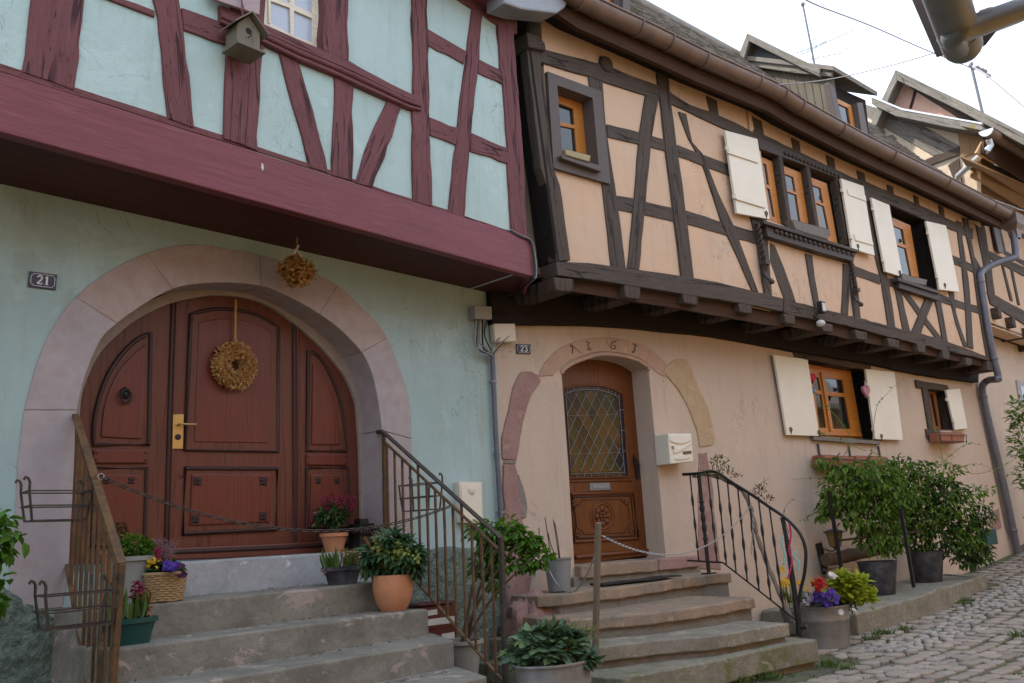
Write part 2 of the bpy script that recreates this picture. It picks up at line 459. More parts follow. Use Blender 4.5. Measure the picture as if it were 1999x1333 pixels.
# stone
stone('pink_stone', (.425, .365, .38), (.365, .325, .345), 1.6, .3, (.30, .23, .22), spots=.12)
stone('pink_stone_bounce', (.43, .345, .325), (.37, .31, .305), 1.6, .3, (.31, .20, .17))  # warmer copy for the arch top, warm bounce light put into its colour
stone('pale_stone', (.40, .33, .29), (.35, .29, .26), 2.0, .3)
stone('red_stone', (.325, .205, .19), (.265, .155, .148), 4.0, .7, (.36, .23, .19), flake=(.38, .26, .22), fl=.57, spots=.4)
stone('yellow_stone', (.48, .365, .235), (.44, .32, .20), 5.0, .6, (.36, .25, .15), flake=(.52, .38, .25), fl=.57, spots=.4)
stone('arch_23_stone', (.46, .31, .235), (.38, .26, .215), 2.5, .35, (.52, .34, .22))
stone('concrete_step', (.27, .25, .215), (.165, .15, .125), 3.4, .5, (.15, .135, .115), fine=90, flake=(.37, .30, .27), fl=.575, spots=.5)
stone('threshold_stone', (.36, .36, .375), (.28, .285, .305), 3.2, .5, (.42, .42, .43), flake=(.66, .65, .64), fl=.60, spots=.3)
stone('sand_step', (.36, .255, .18), (.26, .20, .155), 2.6, .7, (.24, .17, .12), moss=(.19, .175, .145), moss_amt=.7, flake=(.42, .30, .20), fl=.60, spots=.5)
stone('moss_step', (.30, .265, .22), (.22, .20, .165), 3.0, .7, (.16, .14, .11), moss=(.12, .12, .055), moss_amt=.35, flake=(.36, .30, .235), fl=.57, spots=.6)
stone('moss_low', (.28, .25, .205), (.20, .185, .145), 3.0, .7, (.15, .135, .10), moss=(.12, .135, .04), moss_amt=.75, flake=(.34, .30, .24), fl=.59, spots=.6)
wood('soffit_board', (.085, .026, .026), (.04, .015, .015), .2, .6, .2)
stone('mortar', (.27, .24, .21), (.21, .19, .17), 8, .9, (.15, .13, .12))
stone('ledge_stone', (.29, .265, .22), (.21, .195, .16), 3.0, .7, (.14, .13, .10), moss=(.12, .125, .055), moss_amt=.35, flake=(.34, .30, .24), fl=.58, spots=.6)
stone('earth', (.13, .115, .085), (.095, .085, .065), 6, .8, (.06, .055, .04), moss=(.10, .125, .035), moss_amt=.85)
def cobble():
    k = N('cobble'); g = k.n('ShaderNodeNewGeometry'); r = g.outputs['Random Per Island']
    col = k.ramp(r, [(0, (.25, .205, .17)), (.25, (.38, .315, .265)), (.5, (.30, .255, .215)), (.75, (.43, .36, .30)), (1, (.33, .30, .265))])
    a = k.noise(k.coord(), 14, 5, .65); b = k.noise(k.coord(), 70, 3)
    col = k.mix(k.math('MULTIPLY', a, .5), col, (.16, .13, .11)); st = k.ramp(k.noise(k.coord(), 1.4, 6, .7), [(.45, (0, 0, 0)), (.65, (1, 1, 1))]); col = k.mix(k.math('MULTIPLY', st, .45), col, (.17, .15, .105)); k.base(col, .8, 0, .3)
    h = k.bump(a, .5, .02); k.bump(b, .4, .005, h)
cobble()
def pebble():
    k = N('pebble'); g = k.n('ShaderNodeNewGeometry'); r = g.outputs['Random Per Island']
    col = k.ramp(r, [(0, (.33, .30, .265)), (.5, (.42, .37, .32)), (1, (.28, .27, .26))])
    a = k.noise(k.coord(), 18, 4); k.base(k.mix(k.math('MULTIPLY', a, .4), col, (.17, .15, .13)), .7, 0, .3); k.bump(a, .3, .01)
pebble()
def tile():
    k = N('roof_tile'); v = k.coord('UV', (1, 1, 1)); vo = k.n('ShaderNodeTexVoronoi'); vo.inputs['Scale'].default_value = 5.5
    k.l(v, vo.inputs['Vector']); a = k.noise(k.coord(), 5, 6, .7); b = k.noise(k.coord(), 34, 4)
    col = k.ramp(a, [(.3, (.14, .125, .11)), (.5, (.22, .20, .18)), (.7, (.32, .295, .27))])
    gi = k.n('ShaderNodeNewGeometry'); col = k.mix(.65, col, k.ramp(gi.outputs['Random Per Island'], [(0, (.11, .10, .088)), (.4, (.20, .18, .162)), (.7, (.29, .265, .24)), (1, (.37, .345, .32))]))
    col = k.mix(k.ramp(k.noise(k.coord(), 3.1, 6, .75), [(.56, (0, 0, 0)), (.66, (1, 1, 1))]), col, (.22, .19, .06))
    k.base(col, .9, 0, .2); k.bump(b, .25, .006)
tile()
# metals and small stuff
metal('copper_gutter', (.185, .118, .09), .5, .4, (.115, .088, .074), 5, .75)
metal('zinc', (.25, .26, .28), .5, .2, (.20, .20, .215), 7, .7)
metal('zinc_white', (.58, .60, .62), .4, .5, (.45, .46, .48), 6, .5)
metal('tub_zinc', (.27, .265, .26), .5, .3, (.17, .16, .155), 5, .8)
metal('grey_pipe', (.135, .135, .165), .5, .3, (.10, .10, .12), 6, .6)
metal('rust_iron', (.155, .085, .038), .75, .15, (.055, .04, .033), 11, .9, .3, .4)
metal('dark_rail', (.045, .038, .036), .55, .3, (.13, .085, .05), 22, .5, .4, .3)
metal('black_iron', (.022, .021, .021), .5, .4, (.05, .045, .04), 20, .4, .4, .3)
metal('steel_chain', (.42, .42, .43), .4, .8, (.4, .4, .4), 20, .4)
metal('brass', (.50, .36, .15), .35, .75, (.40, .29, .13), 12, .4)
metal('pot_black', (.035, .036, .042), .5, 0, (.22, .22, .23), 5, .55, .4, .2)
metal('slate_pot', (.036, .038, .047), .55, 0, (.15, .15, .165), 7, .55, .3, .3)
flat('terracotta', (.50, .22, .115), .75, .2)
flat('terracotta_dark', (.30, .11, .065), .8, .25)
flat('soil', (.035, .025, .018), .95, .4, .1, 60)
flat('white_pot', (.62, .60, .55), .5, .1)
flat('grey_pot', (.28, .28, .26), .7, .15)
flat('green_pot', (.012, .060, .055), .45, .2)
flat('cream_box', (.70, .65, .55), .4, .05, .4)
flat('meter_box', (.64, .58, .50), .45, .06, .35)
flat('grey_box', (.30, .29, .27), .6, .15)
flat('white_plastic', (.55, .53, .50), .5, .06)
flat('dark_red_paint', (.085, .010, .018), .35, .2, .45)
flat('paper', (.55, .55, .52), .8, .1)
flat('enamel_blue', (.016, .016, .055), .25, .15, .5)
flat('enamel_white', (.72, .72, .72), .3, .05, .5)
flat('cable_black', (.02, .02, .02), .6, .2)
flat('cable_grey', (.25, .24, .26), .6, .2)
flat('trough_grey', (.17, .15, .135), .8, .3, .2)
flat('trough_tan', (.34, .28, .17), .8, .25, .2)
flat('brown_metal', (.10, .078, .072), .55, .15, .3)
flat('slate_panel', (.20, .215, .24), .4, .15, .4)
flat('carved', (.055, .04, .035), .6, .3, .3, 30)
flat('engraved', (.17, .11, .09), .9, .2, .1)
flat('red_heart', (.42, .02, .045), .8, .2)
flat('check_heart', (.42, .20, .23), .8, .5, .2, 90)
flat('blue_toy', (.22, .30, .42), .8, .3)
flat('mint_ribbon', (.35, .62, .58), .6, .15)
flat('pink_ribbon', (.62, .04, .16), .6, .15)
flat('lamp_glass', (.32, .20, .05), .3, .3, .4)
flat('lead', (.20, .21, .23), .5, .2, .5)
flat('curtain', (.66, .70, .78), .8, .08)
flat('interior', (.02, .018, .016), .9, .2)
flat('wicker', (.36, .23, .115), .7, .35, .25, 40)
flat('dry_gold', (.42, .22, .07), .8, .4)
flat('vine_bark', (.20, .155, .115), .85, .3, .2, 30)
flat('stem_brown', (.10, .065, .045), .85, .3)
flat('stem_green', (.16, .22, .05), .7, .3)
flat('rubber', (.03, .028, .026), .8, .3)
glass('window_glass'); glass('sky_reflect_glass', (.40, .45, .55), .12, .6)  # paler glass: white blinds and a bluish sky reflection put into base colour
for nm, c in (('stain_olive', (.035, .034, .010)), ('stain_amber', (.075, .038, .010)), ('stain_dark', (.022, .016, .010)), ('stain_purple', (.018, .010, .015))):
    glass(nm, c, .22, .5)
# leaves
leafm('leaf_bush', (.06, .14, .018), (.16, .27, .03), .38, .42, (.17, .27, .04))
leafm('leaf_bush_dark', (.025, .065, .016), (.065, .13, .028), .3, .38, (.14, .23, .04))
leafm('leaf_fresh', (.07, .17, .02), (.13, .27, .03), .42, .42)
leafm('leaf_ivy', (.055, .105, .06), (.12, .20, .11), .25, .42, (.19, .28, .10))
leafm('leaf_hellebore', (.04, .10, .045), (.09, .175, .075), .25, .42)
leafm('leaf_lime', (.32, .40, .03), (.44, .50, .05), .4, .5)
leafm('leaf_dark', (.025, .06, .016), (.06, .12, .028), .25, .35)
leafm('leaf_moss', (.06, .10, .02), (.11, .16, .03), .3, .6)
leafm('leaf_hyacinth', (.06, .14, .03), (.13, .21, .05), .35, .5)
leafm('leaf_silver', (.36, .38, .36), (.50, .52, .50), .25, .7)
leafm('leaf_brown', (.12, .06, .03), (.19, .10, .05), .25, .8)
leafm('dried_flower', (.30, .125, .022), (.47, .23, .05), .25, .8, (.56, .33, .10))
leafm('dried_wreath', (.42, .22, .075), (.58, .34, .13), .25, .8, (.68, .46, .22))
leafm('heather', (.30, .17, .20), (.40, .26, .27), .3, .8)
leafm('magenta', (.24, .012, .055), (.36, .03, .10), .3, .6)
leafm('violet', (.06, .025, .26), (.12, .05, .42), .3, .6)
leafm('pansy_dark', (.04, .008, .05), (.10, .015, .08), .3, .6)
leafm('pale_violet', (.42, .36, .55), (.68, .64, .72), .3, .6)
leafm('yellow_flower', (.62, .36, .01), (.72, .46, .02), .3, .6)
leafm('red_flower', (.42, .008, .01), (.56, .02, .012), .3, .6)
leafm('orange_brown', (.30, .11, .025), (.40, .18, .04), .3, .7)
leafm('lime_flower', (.30, .36, .08), (.42, .46, .14), .35, .6)
leafm('white_flower', (.70, .68, .62), (.78, .76, .72), .3, .6)
# ------------------------------------------------------------------ ground
def build_ground():
    mb = MB(); xs = [-60, -30, -15, -8, -4] + [i * .5 for i in range(-4, 56)] + [30, 34, 40, 50, 70, 110, 200, 400]
    ys = [-300, -100, -60, -30, -20, -14, -11] + [-9 + i * .5 for i in range(0, 26)] + [6, 10, 20, 60, 200, 400]
    nx = len(xs)
    vs = [V((x, y, gz(min(x, 30), max(y, -9)) - .008)) for y in ys for x in xs]
    fs = [(j * nx + i, j * nx + i + 1, (j + 1) * nx + i + 1, (j + 1) * nx + i) for j in range(len(ys) - 1) for i in range(nx - 1)]
    mb.add(vs, fs); tag(mb.build('ground', M['earth'], smooth=180), kind='structure')
build_ground()
def cobbles():
    random.seed(3)
    mb = MB(); pb = MB()
    def stone_(mb, c, lx, ly, h, ang, rnd_=.25):
        ca, sa = cos(ang), sin(ang)
        def q(x, y, z): return V((c.x + x * ca - y * sa, c.y + x * sa + y * ca, c.z + z))
        n = 10; rings = []
        for (k, z) in ((1.0, -.06), (1.0, h * .4), (.965, h * .85), (.86, h)):
            ring = []
            for j in range(n):
                t = 2 * pi * j / n + .2
                cx, sx = cos(t), sin(t); p = 5.0 if rnd_ < .5 else 2.4
                r = (abs(cx) ** p + abs(sx) ** p) ** (-1 / p)
                ring.append(q(lx / 2 * k * r * cx, ly / 2 * k * r * sx, z))
            rings.append(ring)
        jit = [ru(-.008, .008) for _ in range(n)]
        for ring in rings:
            for j in range(n): ring[j] = ring[j] + V((jit[j], jit[(j + 3) % n], 0))
        vs = [p for r in rings for p in r]; fs = []
        for i in range(3):
            for j in range(n): fs.append((i * n + j, i * n + (j + 1) % n, (i + 1) * n + (j + 1) % n, (i + 1) * n + j))
        fs.append(list(range(3 * n, 4 * n))); mb.add(vs, fs)
    row = 0; yy = -6.0
    while yy < .3:
        wdt = ru(.14, .19); x = 4.2 + ru(0, .15)
        while x < 24:
            L = ru(.16, .30)
            wv = .10 * sin(x * .55) + .05 * sin(x * 1.7 + row)
            X, Y = x + L / 2, yy + wv - .10 * (x - 6)
            wall_y = O1.p0.y - (X - O1.p0.x) * tan(radians(8))
            pebbly = abs((Y - wall_y) + 1.75 - .35 * sin(X * .5)) < .27 and X > 9.5
            if Y < wall_y - (.2 if X > 15.2 else 1.05) and not (O1.inv(V((X, Y, 0)))[0] < 2.7 and O1.inv(V((X, Y, 0)))[1] < 2.25) and not (O1.inv(V((X, Y, 0)))[0] < 4.6 and O1.inv(V((X, Y, 0)))[1] < 1.0) and Y > -8:
                if not pebbly:
                    stone_(mb, V((X, Y, gz(X, Y) + ru(-.012, .008))), L - ru(.008, .022), wdt - ru(.008, .02), ru(.012, .024), -.10 + .055 * cos(x * .55) + ru(-.06, .06))
                else:
                    for s in range(2):
                        stone_(pb, V((X + ru(-.06, .06), Y + (s - .5) * .085 + ru(-.02, .02), gz(X, Y) - .01)), ru(.11, .19), ru(.07, .11), ru(.03, .05), ru(-.5, .5), .8)
            x += L
        yy += wdt; row += 1
    tag(mb.build('street_paving', M['cobble'], smooth=60), kind='structure')
    tag(pb.build('street_gutter_stones', M['pebble'], smooth=60), kind='structure')
    # grass in the joints and along the foot of the ledge
    g = MB()
    def tuft(X, Y, n, r, h):
        for _ in range(n):
            a = ru(0, 2 * pi); d = r * sqrt(rnd()); p = V((X + d * cos(a), Y + d * sin(a), gz(X, Y) - .005))
            t = V((ru(-.7, .7), ru(-.7, .7), 1)).normalized()
            g.leaf(p, t, V((ru(-1, 1), ru(-1, 1), .3)), ru(.5, 1) * h, ru(.008, .016), .1, .4)
    for (x, y, nn, r) in ((1585, 1182, 260, .22), (1640, 1255, 90, .1), (1590, 1182, 60, .08), (1870, 1180, 120, .16), (1880, 1172, 120, .14), (1725, 1240, 100, .12),
                          (1620, 1300, 60, .08), (1985, 1120, 300, .35), (1960, 1085, 420, .35), (1995, 1095, 400, .4), (1990, 1140, 120, .2), (1500, 1325, 120, .12), (1345, 1325, 120, .1), (1705, 1250, 80, .12), (1770, 1232, 60, .1), (1655, 1310, 40, .07)):
        p = onZ(x, y, -1.3)
        for it in range(5): p = onZ(x, y, gz(p.x, p.y))
        tuft(p.x, p.y, nn, r, .09)
    for _ in range(900):
        X, Y = ru(7, 18), ru(-5, -1.6); wall_y = O1.p0.y - (X - O1.p0.x) * tan(radians(8))
        if Y < wall_y - 1.1: tuft(X, Y, 9, ru(.03, .08), .024)
    tag(g.build('grass', M['leaf_moss']), kind='stuff')
cobbles()

# ------------------------------------------------------------------ the mint green house
GH = thing('timbered_house', 'mint green half-timbered house with crimson beams, jettied over a round-arched red door', 'house', (3.6, .3, -1.35))
def arc_resample(pts, n):
    pts = [V((x, y, 0)) for x, y in s2(pts, 5)]
    d = [0]
    for i in range(1, len(pts)): d.append(d[-1] + (pts[i] - pts[i - 1]).length)
    out = []; j = 0
    for k in range(n + 1):
        t = d[-1] * k / n
        while j < len(d) - 2 and d[j + 1] < t: j += 1
        f = (t - d[j]) / max(1e-9, d[j + 1] - d[j]); p = pts[j].lerp(pts[j + 1], min(1, f)); out.append((p.x, p.y))
    return out
ARC_IN = [(150, 800), (163, 745), (179, 700), (200, 658), (232, 628), (270, 601), (300, 582), (336, 564), (375, 555), (420, 551.5), (465, 552), (500, 556), (530, 563), (590, 592), (650, 631), (692, 670), (716, 703), (731, 745), (741, 800), (746, 840)]
ARC_OUT = [(48, 800), (57, 765), (78, 694), (108, 632), (146, 582), (190, 545), (238, 515), (290, 493), (345, 479), (390, 477), (465, 489), (510, 498), (590, 522), (659, 556), (704, 598), (749, 646), (779, 715), (797, 769), (802, 800), (804, 856)]
NA = 56
ai, ao = arc_resample(ARC_IN, NA), arc_resample(ARC_OUT, NA)
# wall, with the arched opening hidden behind the stone ring
ring_mid = [((a[0] + b[0]) / 2, (a[1] + b[1]) / 2) for a, b in zip(ai, ao)]
hole = pxs(L1, [(85, 1120), (92, 950)] + ring_mid[::2] + [(776, 950), (778, 1100)])
zt = 2.62
pr0, pr1 = L1.at(962, 573), L1.at(990, 1215)
mb = MB()
outer = [V((-4, 0, -1.6)), V((6.72, 0, -1.6)), V((pr1.x + .02, 0, -.85)), V((pr0.x + .1, 0, zt)), V((-4, 0, zt))]
holed(mb, outer, [hole], V((0, 1, 0)), .3)
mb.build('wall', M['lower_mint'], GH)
# stone ring, one voussoir per stone
cuts = [0, 12, 20, 31, 39, 46, NA]
for q in range(len(cuts) - 1):
    i0, i1 = cuts[q], cuts[q + 1]
    inn = ai[i0:i1 + 1]; out = ao[i0:i1 + 1]
    if q: inn = [(inn[0][0] + .5, inn[0][1])] + inn[1:]
    P = pxs(L1, inn + out[::-1], .012 + .0015 * (q % 3))
    mb = MB(); mb.prism(P, V((0, .36, 0)))
    mb.build('arch_stone', M['pink_stone_bounce' if q in (1, 2, 3, 4) else 'pink_stone'], GH, bevel=.006)
for pts in ([(47, 800.5), (150, 800.5), (143, 950), (135, 1112), (122, 1186), (75, 1190), (20, 1180), (24, 1060), (35, 900)],
            [(746, 841), (804, 857), (803, 960), (800, 1075), (798, 1100), (751, 1100), (750, 1085), (748, 960)]):
    P = rough(pxs(L1, pts, .010), .12, .006); mb = MB(); mb.prism(P, V((0, .36, 0))); mb.build('jamb_stone', M['pink_stone'], GH, bevel=.006)
# rough plinth, a displaced sheet
def rough_sheet(name, x0, x1, z0, topf, parent, mat, y=-.012, step=.028, amp=.030):
    mb = MB(); nx = int((x1 - x0) / step); nz = int((max(topf(x0), topf(x1)) + .1 - z0) / step)
    vs = []
    for k in range(nz + 1):
        for i in range(nx + 1):
            x = x0 + (x1 - x0) * i / nx; zt_ = topf(x); z = z0 + (zt_ - z0) * k / nz
            p = V((x, 0, z)); d = noise.fractal(p * 16, .8, 2.2, 3) * amp * .7 + abs(noise.noise(p * 9 + V((3, 1, 2)))) * amp
            if k == nz: d = -.012
            vs.append(V((x, y - max(-.01, d), z)))
    fs = [(k * (nx + 1) + i, k * (nx + 1) + i + 1, (k + 1) * (nx + 1) + i + 1, (k + 1) * (nx + 1) + i) for k in range(nz) for i in range(nx)]
    mb.add(vs, fs); return mb.build(name, mat, parent, smooth=180)
pl0, pl1 = L1.at(0, 1143), L1.at(75, 1190); pr_a, pr_b = L1.at(812, 1072), L1.at(978, 1064)
rough_sheet('plinth', -1.5, L1.at(118, 1190).x, -1.6, lambda x: pl0.z + (pl1.z - pl0.z) * max(0, (x - pl0.x) / (pl1.x - pl0.x)) + .015 * sin(x * 9), GH, M['roughcast'])
rough_sheet('plinth', L1.at(798, 1080).x, 6.67, -1.6, lambda x: pr_a.z + (pr_b.z - pr_a.z) * (x - pr_a.x) / (pr_b.x - pr_a.x) + .012 * sin(x * 11), GH, M['roughcast'])
# upper storey: plaster wall, soffit, fascia, side
za = 7.0
def l2x(x, z, off=0.0):
    p = L2.at(x, 300); return V((p.x, p.y, z)) + L2.n * off
UL, UR = L2.pt(-6, 0, 0), L2.at(1022, 430)
win_hole = pxs(L2, [(514, 62), (633, 116), (634, -150), (515, -190)])
mb = MB()
holed(mb, [V((UL.x, UL.y, 2.5)), V((UR.x, UR.y, 2.5)), V((UR.x, UR.y, za)), V((UL.x, UL.y, za))], [win_hole], -L2.n, .14)
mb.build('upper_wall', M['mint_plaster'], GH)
mb = MB(); mb.prism([V((UR.x, UR.y, 2.45)), V((UR.x, UR.y, za)), V((UR.x + .05, .2, za)), V((UR.x + .05, .2, 2.45))], V((-.03, 0, 0)))
mb.build('side_wall', M['mint_plaster'], GH)
fo = .035
FB = [(0, 257), (536, 400), (1040, 539.7)]; FT = [(0, 139), (510, 297), (1035, 464.6)]
f0, f1, t0, t1 = L2.at(*FB[0], fo), L2.at(*FB[2], fo), L2.at(*FT[0], fo), L2.at(*FT[2], fo)
ext = (f1 - f0).normalized(); extt = (t1 - t0).normalized()
mb = MB(); P = [f0 - ext * 5, f1, t1, t0 - extt * 5]; mb.prism(P, -L2.n * .09)
mb.build('fascia_beam', M['red_board'], GH, bevel=.008)
mb = MB(); mb.prism(pxs(L2, [(511, 318), (514, 320), (515, 328), (513, 334), (510, 327)], fo + .002), -L2.n * .004); mb.build('paint_splash', M['paper'], GH)
# soffit boards from the fascia back to the wall
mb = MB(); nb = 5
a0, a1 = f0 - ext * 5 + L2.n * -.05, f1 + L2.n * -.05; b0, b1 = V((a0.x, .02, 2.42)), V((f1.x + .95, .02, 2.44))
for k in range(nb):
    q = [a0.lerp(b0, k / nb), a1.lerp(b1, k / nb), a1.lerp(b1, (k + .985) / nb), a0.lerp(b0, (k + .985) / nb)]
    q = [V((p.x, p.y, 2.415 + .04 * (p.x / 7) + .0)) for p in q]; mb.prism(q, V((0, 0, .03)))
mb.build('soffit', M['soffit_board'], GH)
mb = MB(); mb.prism([V((f1.x - .02, f1.y + .02, f1.z + .01)), V((t1.x - .02, t1.y + .02, t1.z)), V((t1.x + .55, .1, t1.z)), V((t1.x + .9, .1, f1.z + .01))], V((-.04, 0, 0)))
mb.build('fascia_beam', M['red_board'], GH)
# unseen roof and back that close the house, added to block the sun
mb = MB(); ev = [V((-7, -1.75, 6.7)), V((6.9, -1.25, 6.7))]; rg = [V((-7, 4, 11)), V((6.9, 4, 11))]
mb.prism([ev[0], ev[1], rg[1], rg[0]], V((0, 0, .15))); mb.build('roof', M['roof_tile'], GH)
mb = MB(); mb.prism([V((-7, 9, 6.7)), V((6.9, 9, 6.7)), rg[1], rg[0]], V((0, 0, .15))); mb.build('roof', M['roof_tile'], GH)
mb = MB(); mb.prism([V((6.70, .05, -1.6)), V((6.70, .05, 7)), V((6.70, 4, 10.9)), V((6.70, 8.8, 7)), V((6.70, 8.8, -1.6))], V((-.1, 0, 0))); mb.build('end_wall', M['lower_mint'], GH)
mb = MB(); mb.prism([V((-6, 8.8, -1.6)), V((6.7, 8.8, -1.6)), V((6.7, 8.8, 7)), V((-6, 8.8, 7))], V((0, -.1, 0))); mb.build('back_wall', M['lower_mint'], GH)
# timbers
RT = 'red_timber'
G_T = [
 [(61, 0), (88, -86), (188, -86), (165, 0), (155, 80), (145.5, 176), (43.5, 140)],
 [(300, 0), (288, -80), (338, -80), (350, 0), (361, 80), (380, 250), (328.6, 231), (318, 130), (309, 33)],
 [(150, -36), (303, 20), (303, 33), (216, 0), (150, -24)],
 [(355, 14), (452, 49), (446, 88), (360, 58)],
 [(452, -60), (520, -60), (516, 90), (509, 180), (504, 294), (437, 270), (442, 132), (451, 50)],
 [(632, -100), (680, -80), (681, 121), (655, 112), (633, 97)],
 [(545, 100), (582, 115), (598, 170), (612, 215), (641, 338), (603, 325), (590, 265), (572, 207)],
 [(653, 145), (692, 160), (690, 250), (688, 353), (648.6, 342), (651, 250)],
 [(758, 193), (786, 206), (757, 285), (728, 366), (695, 357), (723, 270)],
 [(804.6, -80), (834, -80), (835, 0), (836, 110), (838, 215), (841, 310), (845, 404), (807.6, 393), (805, 225), (807, 180), (805, 60)],
 [(923, 10), (943, 22), (938, 75), (933.7, 132), (920, 270), (907, 428), (876, 416), (893, 255), (908, 132), (917, 60)],
 [(972, 40), (1004, 55), (1008, 120), (1013, 180), (1021, 285), (1025, 400), (1030, 466), (999, 456), (996, 400), (992, 288), (983, 165), (977, 135)],
 [(840, -45), (900, -45), (932, -5), (1010, 32), (1010, 66), (975, 50), (944, 27), (920, 15), (885, -8)],
 [(834, 55), (912, 100), (906, 125), (836, 87)],
 [(935, 115), (978, 136), (982, 164), (934, 142)],
 [(839, 228), (896, 249), (891, 283), (841, 264)],
 [(921, 259), (993, 289), (994, 319), (919, 295)],
]
for k, pts in enumerate(G_T):
    slab('timber', L2, pts, .016 + (.004 if k in (9, 11, 4) else 0), .09, M[RT], GH, bevel=.007, amp=.010, step=.11)
slab('timber', L2, [(-300, 22), (-300, 56), (0, 139), (510, 298), (1032, 465), (1032, 455), (998, 451), (845, 400), (760, 374), (641, 330), (510, 288), (381, 246), (147, 170), (0, 123)], .006, .09, M[RT], GH, bevel=.004, amp=.004)
RAILT = [(430, 8), (500, 39), (565, 68), (629, 96), (683, 118), (704, 131), (764, 163), (820, 190)]
RAILB = [(430, 45), (500, 78), (584, 119), (653, 147), (695, 167), (758, 195), (800, 213), (820, 217)]
slab('sill_rail', L2, RAILT + RAILB[::-1], .032, .12, M[RT], GH, bevel=.01, amp=.003)
def mid(a, b, t): return [(p[0] + (q[0] - p[0]) * t, p[1] + (q[1] - p[1]) * t) for p, q in zip(a, b)]
mb = MB()
for t, r in ((.42, .016), (.62, .024), (.9, .018)):
    mb.tube(pxs(L2, mid(RAILT, RAILB, t), .034), r, 8)
mb.build('sill_moulding', M[RT], GH, smooth=50)
slab('timber', L2, [(0, -45), (44, -32), (61, -20), (50, 60), (0, 45)], -.03, .05, M['mint_plaster'], GH, amp=0) if 0 else None
# the white casement
wf = M['white_frame']
def casement(name, pl, outer, panes, off, parent, fm, gm, th=.05, glass_off=-.018, label=None, back=True):
    """one window: a frame slab with pane openings and a glass sheet in each"""
    mb = MB(); P = pxs(pl, outer, off); H = [pxs(pl, q, off) for q in panes]
    holed(mb, P, H, -pl.n, .035)
    n = len(P); b = [p - pl.n * th for p in P]
    mb.add(P + b, [(j, i, n + i, n + j) for i, j in ((i, (i + 1) % n) for i in range(n))])
    fr = mb.build(name, fm, parent)
    if label: fr['label'] = label
    mb = MB()
    for q in panes:
        cx = sum(p[0] for p in q) / 4; cy = sum(p[1] for p in q) / 4
        qq = [(cx + (x - cx) * 1.08, cy + (y - cy) * 1.08) for x, y in q]
        mb.prism(pxs(pl, qq, off + glass_off), -pl.n * .004)
    mb.build('pane', gm, fr)
    return fr
fr = casement('window', L2, [(513, 66), (634, 122), (635, -150), (517, -195)],
         [[(529, 1.5), (566, 15), (567.5, 66), (529, 46)], [(574, 20), (609.6, 36), (609.8, 83), (573.7, 69)], [(575, -62), (610, -47), (610, 26), (575, 10)], [(529, -80), (566, -64), (566, 6), (529, -8)]],
         -.075, GH, wf, M['sky_reflect_glass'])
mb = MB(); mb.tube(pxs(L2, [(619, -60), (620, 30), (621, 86)], -.07), .008, 6); mb.tube(pxs(L2, [(524, 0), (525, 45)], -.07), .008, 6); mb.build('stile', wf, fr)
mb = MB(); mb.prism(pxs(L2, [(522, 44), (630, 95), (632, -150), (522, -190)], -.125), -L2.n * .004); mb.build('curtain', M['curtain'], fr)
sh = slab('shutter', L2, [(405, -50), (417, -2), (507, 29), (511, -46)], .09, .03, M['pink_shutter'], GH, amp=0)
sh['label'] = 'pale pink folded back shutter above the bird box'
# gutter end and eave of this house at the top edge
mb = MB()
mb.prism(pxs(L2, [(985, 6), (1020, 18), (1088, 26), (1104, 14), (1118, -14), (1040, -60), (985, -40)], .34), -L2.n * .25)
mb.build('eave_gutter', M['zinc'], GH, bevel=.02)
mb = MB(); mb.prism(pxs(L2, [(700, -140), (960, -25), (1010, 8), (1010, -60), (700, -240)], .30), -L2.n * .30); mb.build('eave_board', M['red_board'], GH)

# ---- the arched door
DO = -.30
DOOR = slab('door', L1, [(120, 545), (745, 545), (745, 1062), (705, 1077), (520, 1086), (330, 1093), (120, 1104)], DO, .06, M['door_red'], GH, amp=0, uax=(0, 0, 1))
def dslab(name, pts, off, mat, bev=.005, uax=(0, 0, 1), parent=None, th=.05):
    return slab(name, L1, pts, DO + off, th, M[mat], parent or DOOR, bevel=bev, amp=0, uax=uax)
ARCD = s2([(156, 812), (163, 760), (192, 694), (228, 655), (270, 622), (330, 593), (390, 579), (435, 576), (480, 581), (528, 598), (575, 631), (620, 670), (650, 703), (676, 738), (694, 780), (699, 815), (704, 900), (708, 1078)], 3)
ARCE = s2([(136, 800), (145, 745), (174, 680), (212, 638), (258, 604), (322, 574), (386, 561), (435, 558), (484, 563), (535, 579), (586, 612), (634, 652), (667, 688), (694, 728), (716, 778), (722, 815), (728, 900), (732, 1078)], 3)
dslab('door_frame', ARCD + ARCE[::-1], .035, 'pale_stone')
def outline(name, pts, r, off, mat, closed=True, parent=None):
    mb = MB(); mb.tube(pxs(L1, pts, DO + off), r, 8, closed=closed); return mb.build(name, M[mat], parent or DOOR, smooth=60)
def panel(outer, inner, raised=.018):
    dslab('panel', outer, .006, 'door_red'); outline('panel_moulding', outer, .017, .008, 'door_mould')
    dslab('raised_panel', inner, raised, 'door_panel', .008)
panel(s2([(182, 868), (186, 810), (203, 750), (228, 704), (262, 667), (294, 649)], 3) + [(290, 868)], s2([(198, 853), (203, 800), (220, 748), (246, 706), (284, 673)], 3) + [(277, 857)])
panel([(186, 914), (286, 914), (281, 1066), (176, 1066)], [(197, 926), (277, 926), (272, 1052), (190, 1054)])
panel([(361, 878), (373, 613)] + s2([(373, 613), (415, 604), (460, 605), (505, 616), (543, 638)], 3)[1:] + [(542, 881)], [(379, 863), (388, 630)] + s2([(388, 630), (422, 622), (462, 623), (500, 632), (531, 648)], 3)[1:] + [(525, 865)])
panel([(362, 914), (541, 915), (539, 1033), (357, 1042)], [(375, 925), (529, 926), (527, 1019), (371, 1026)])
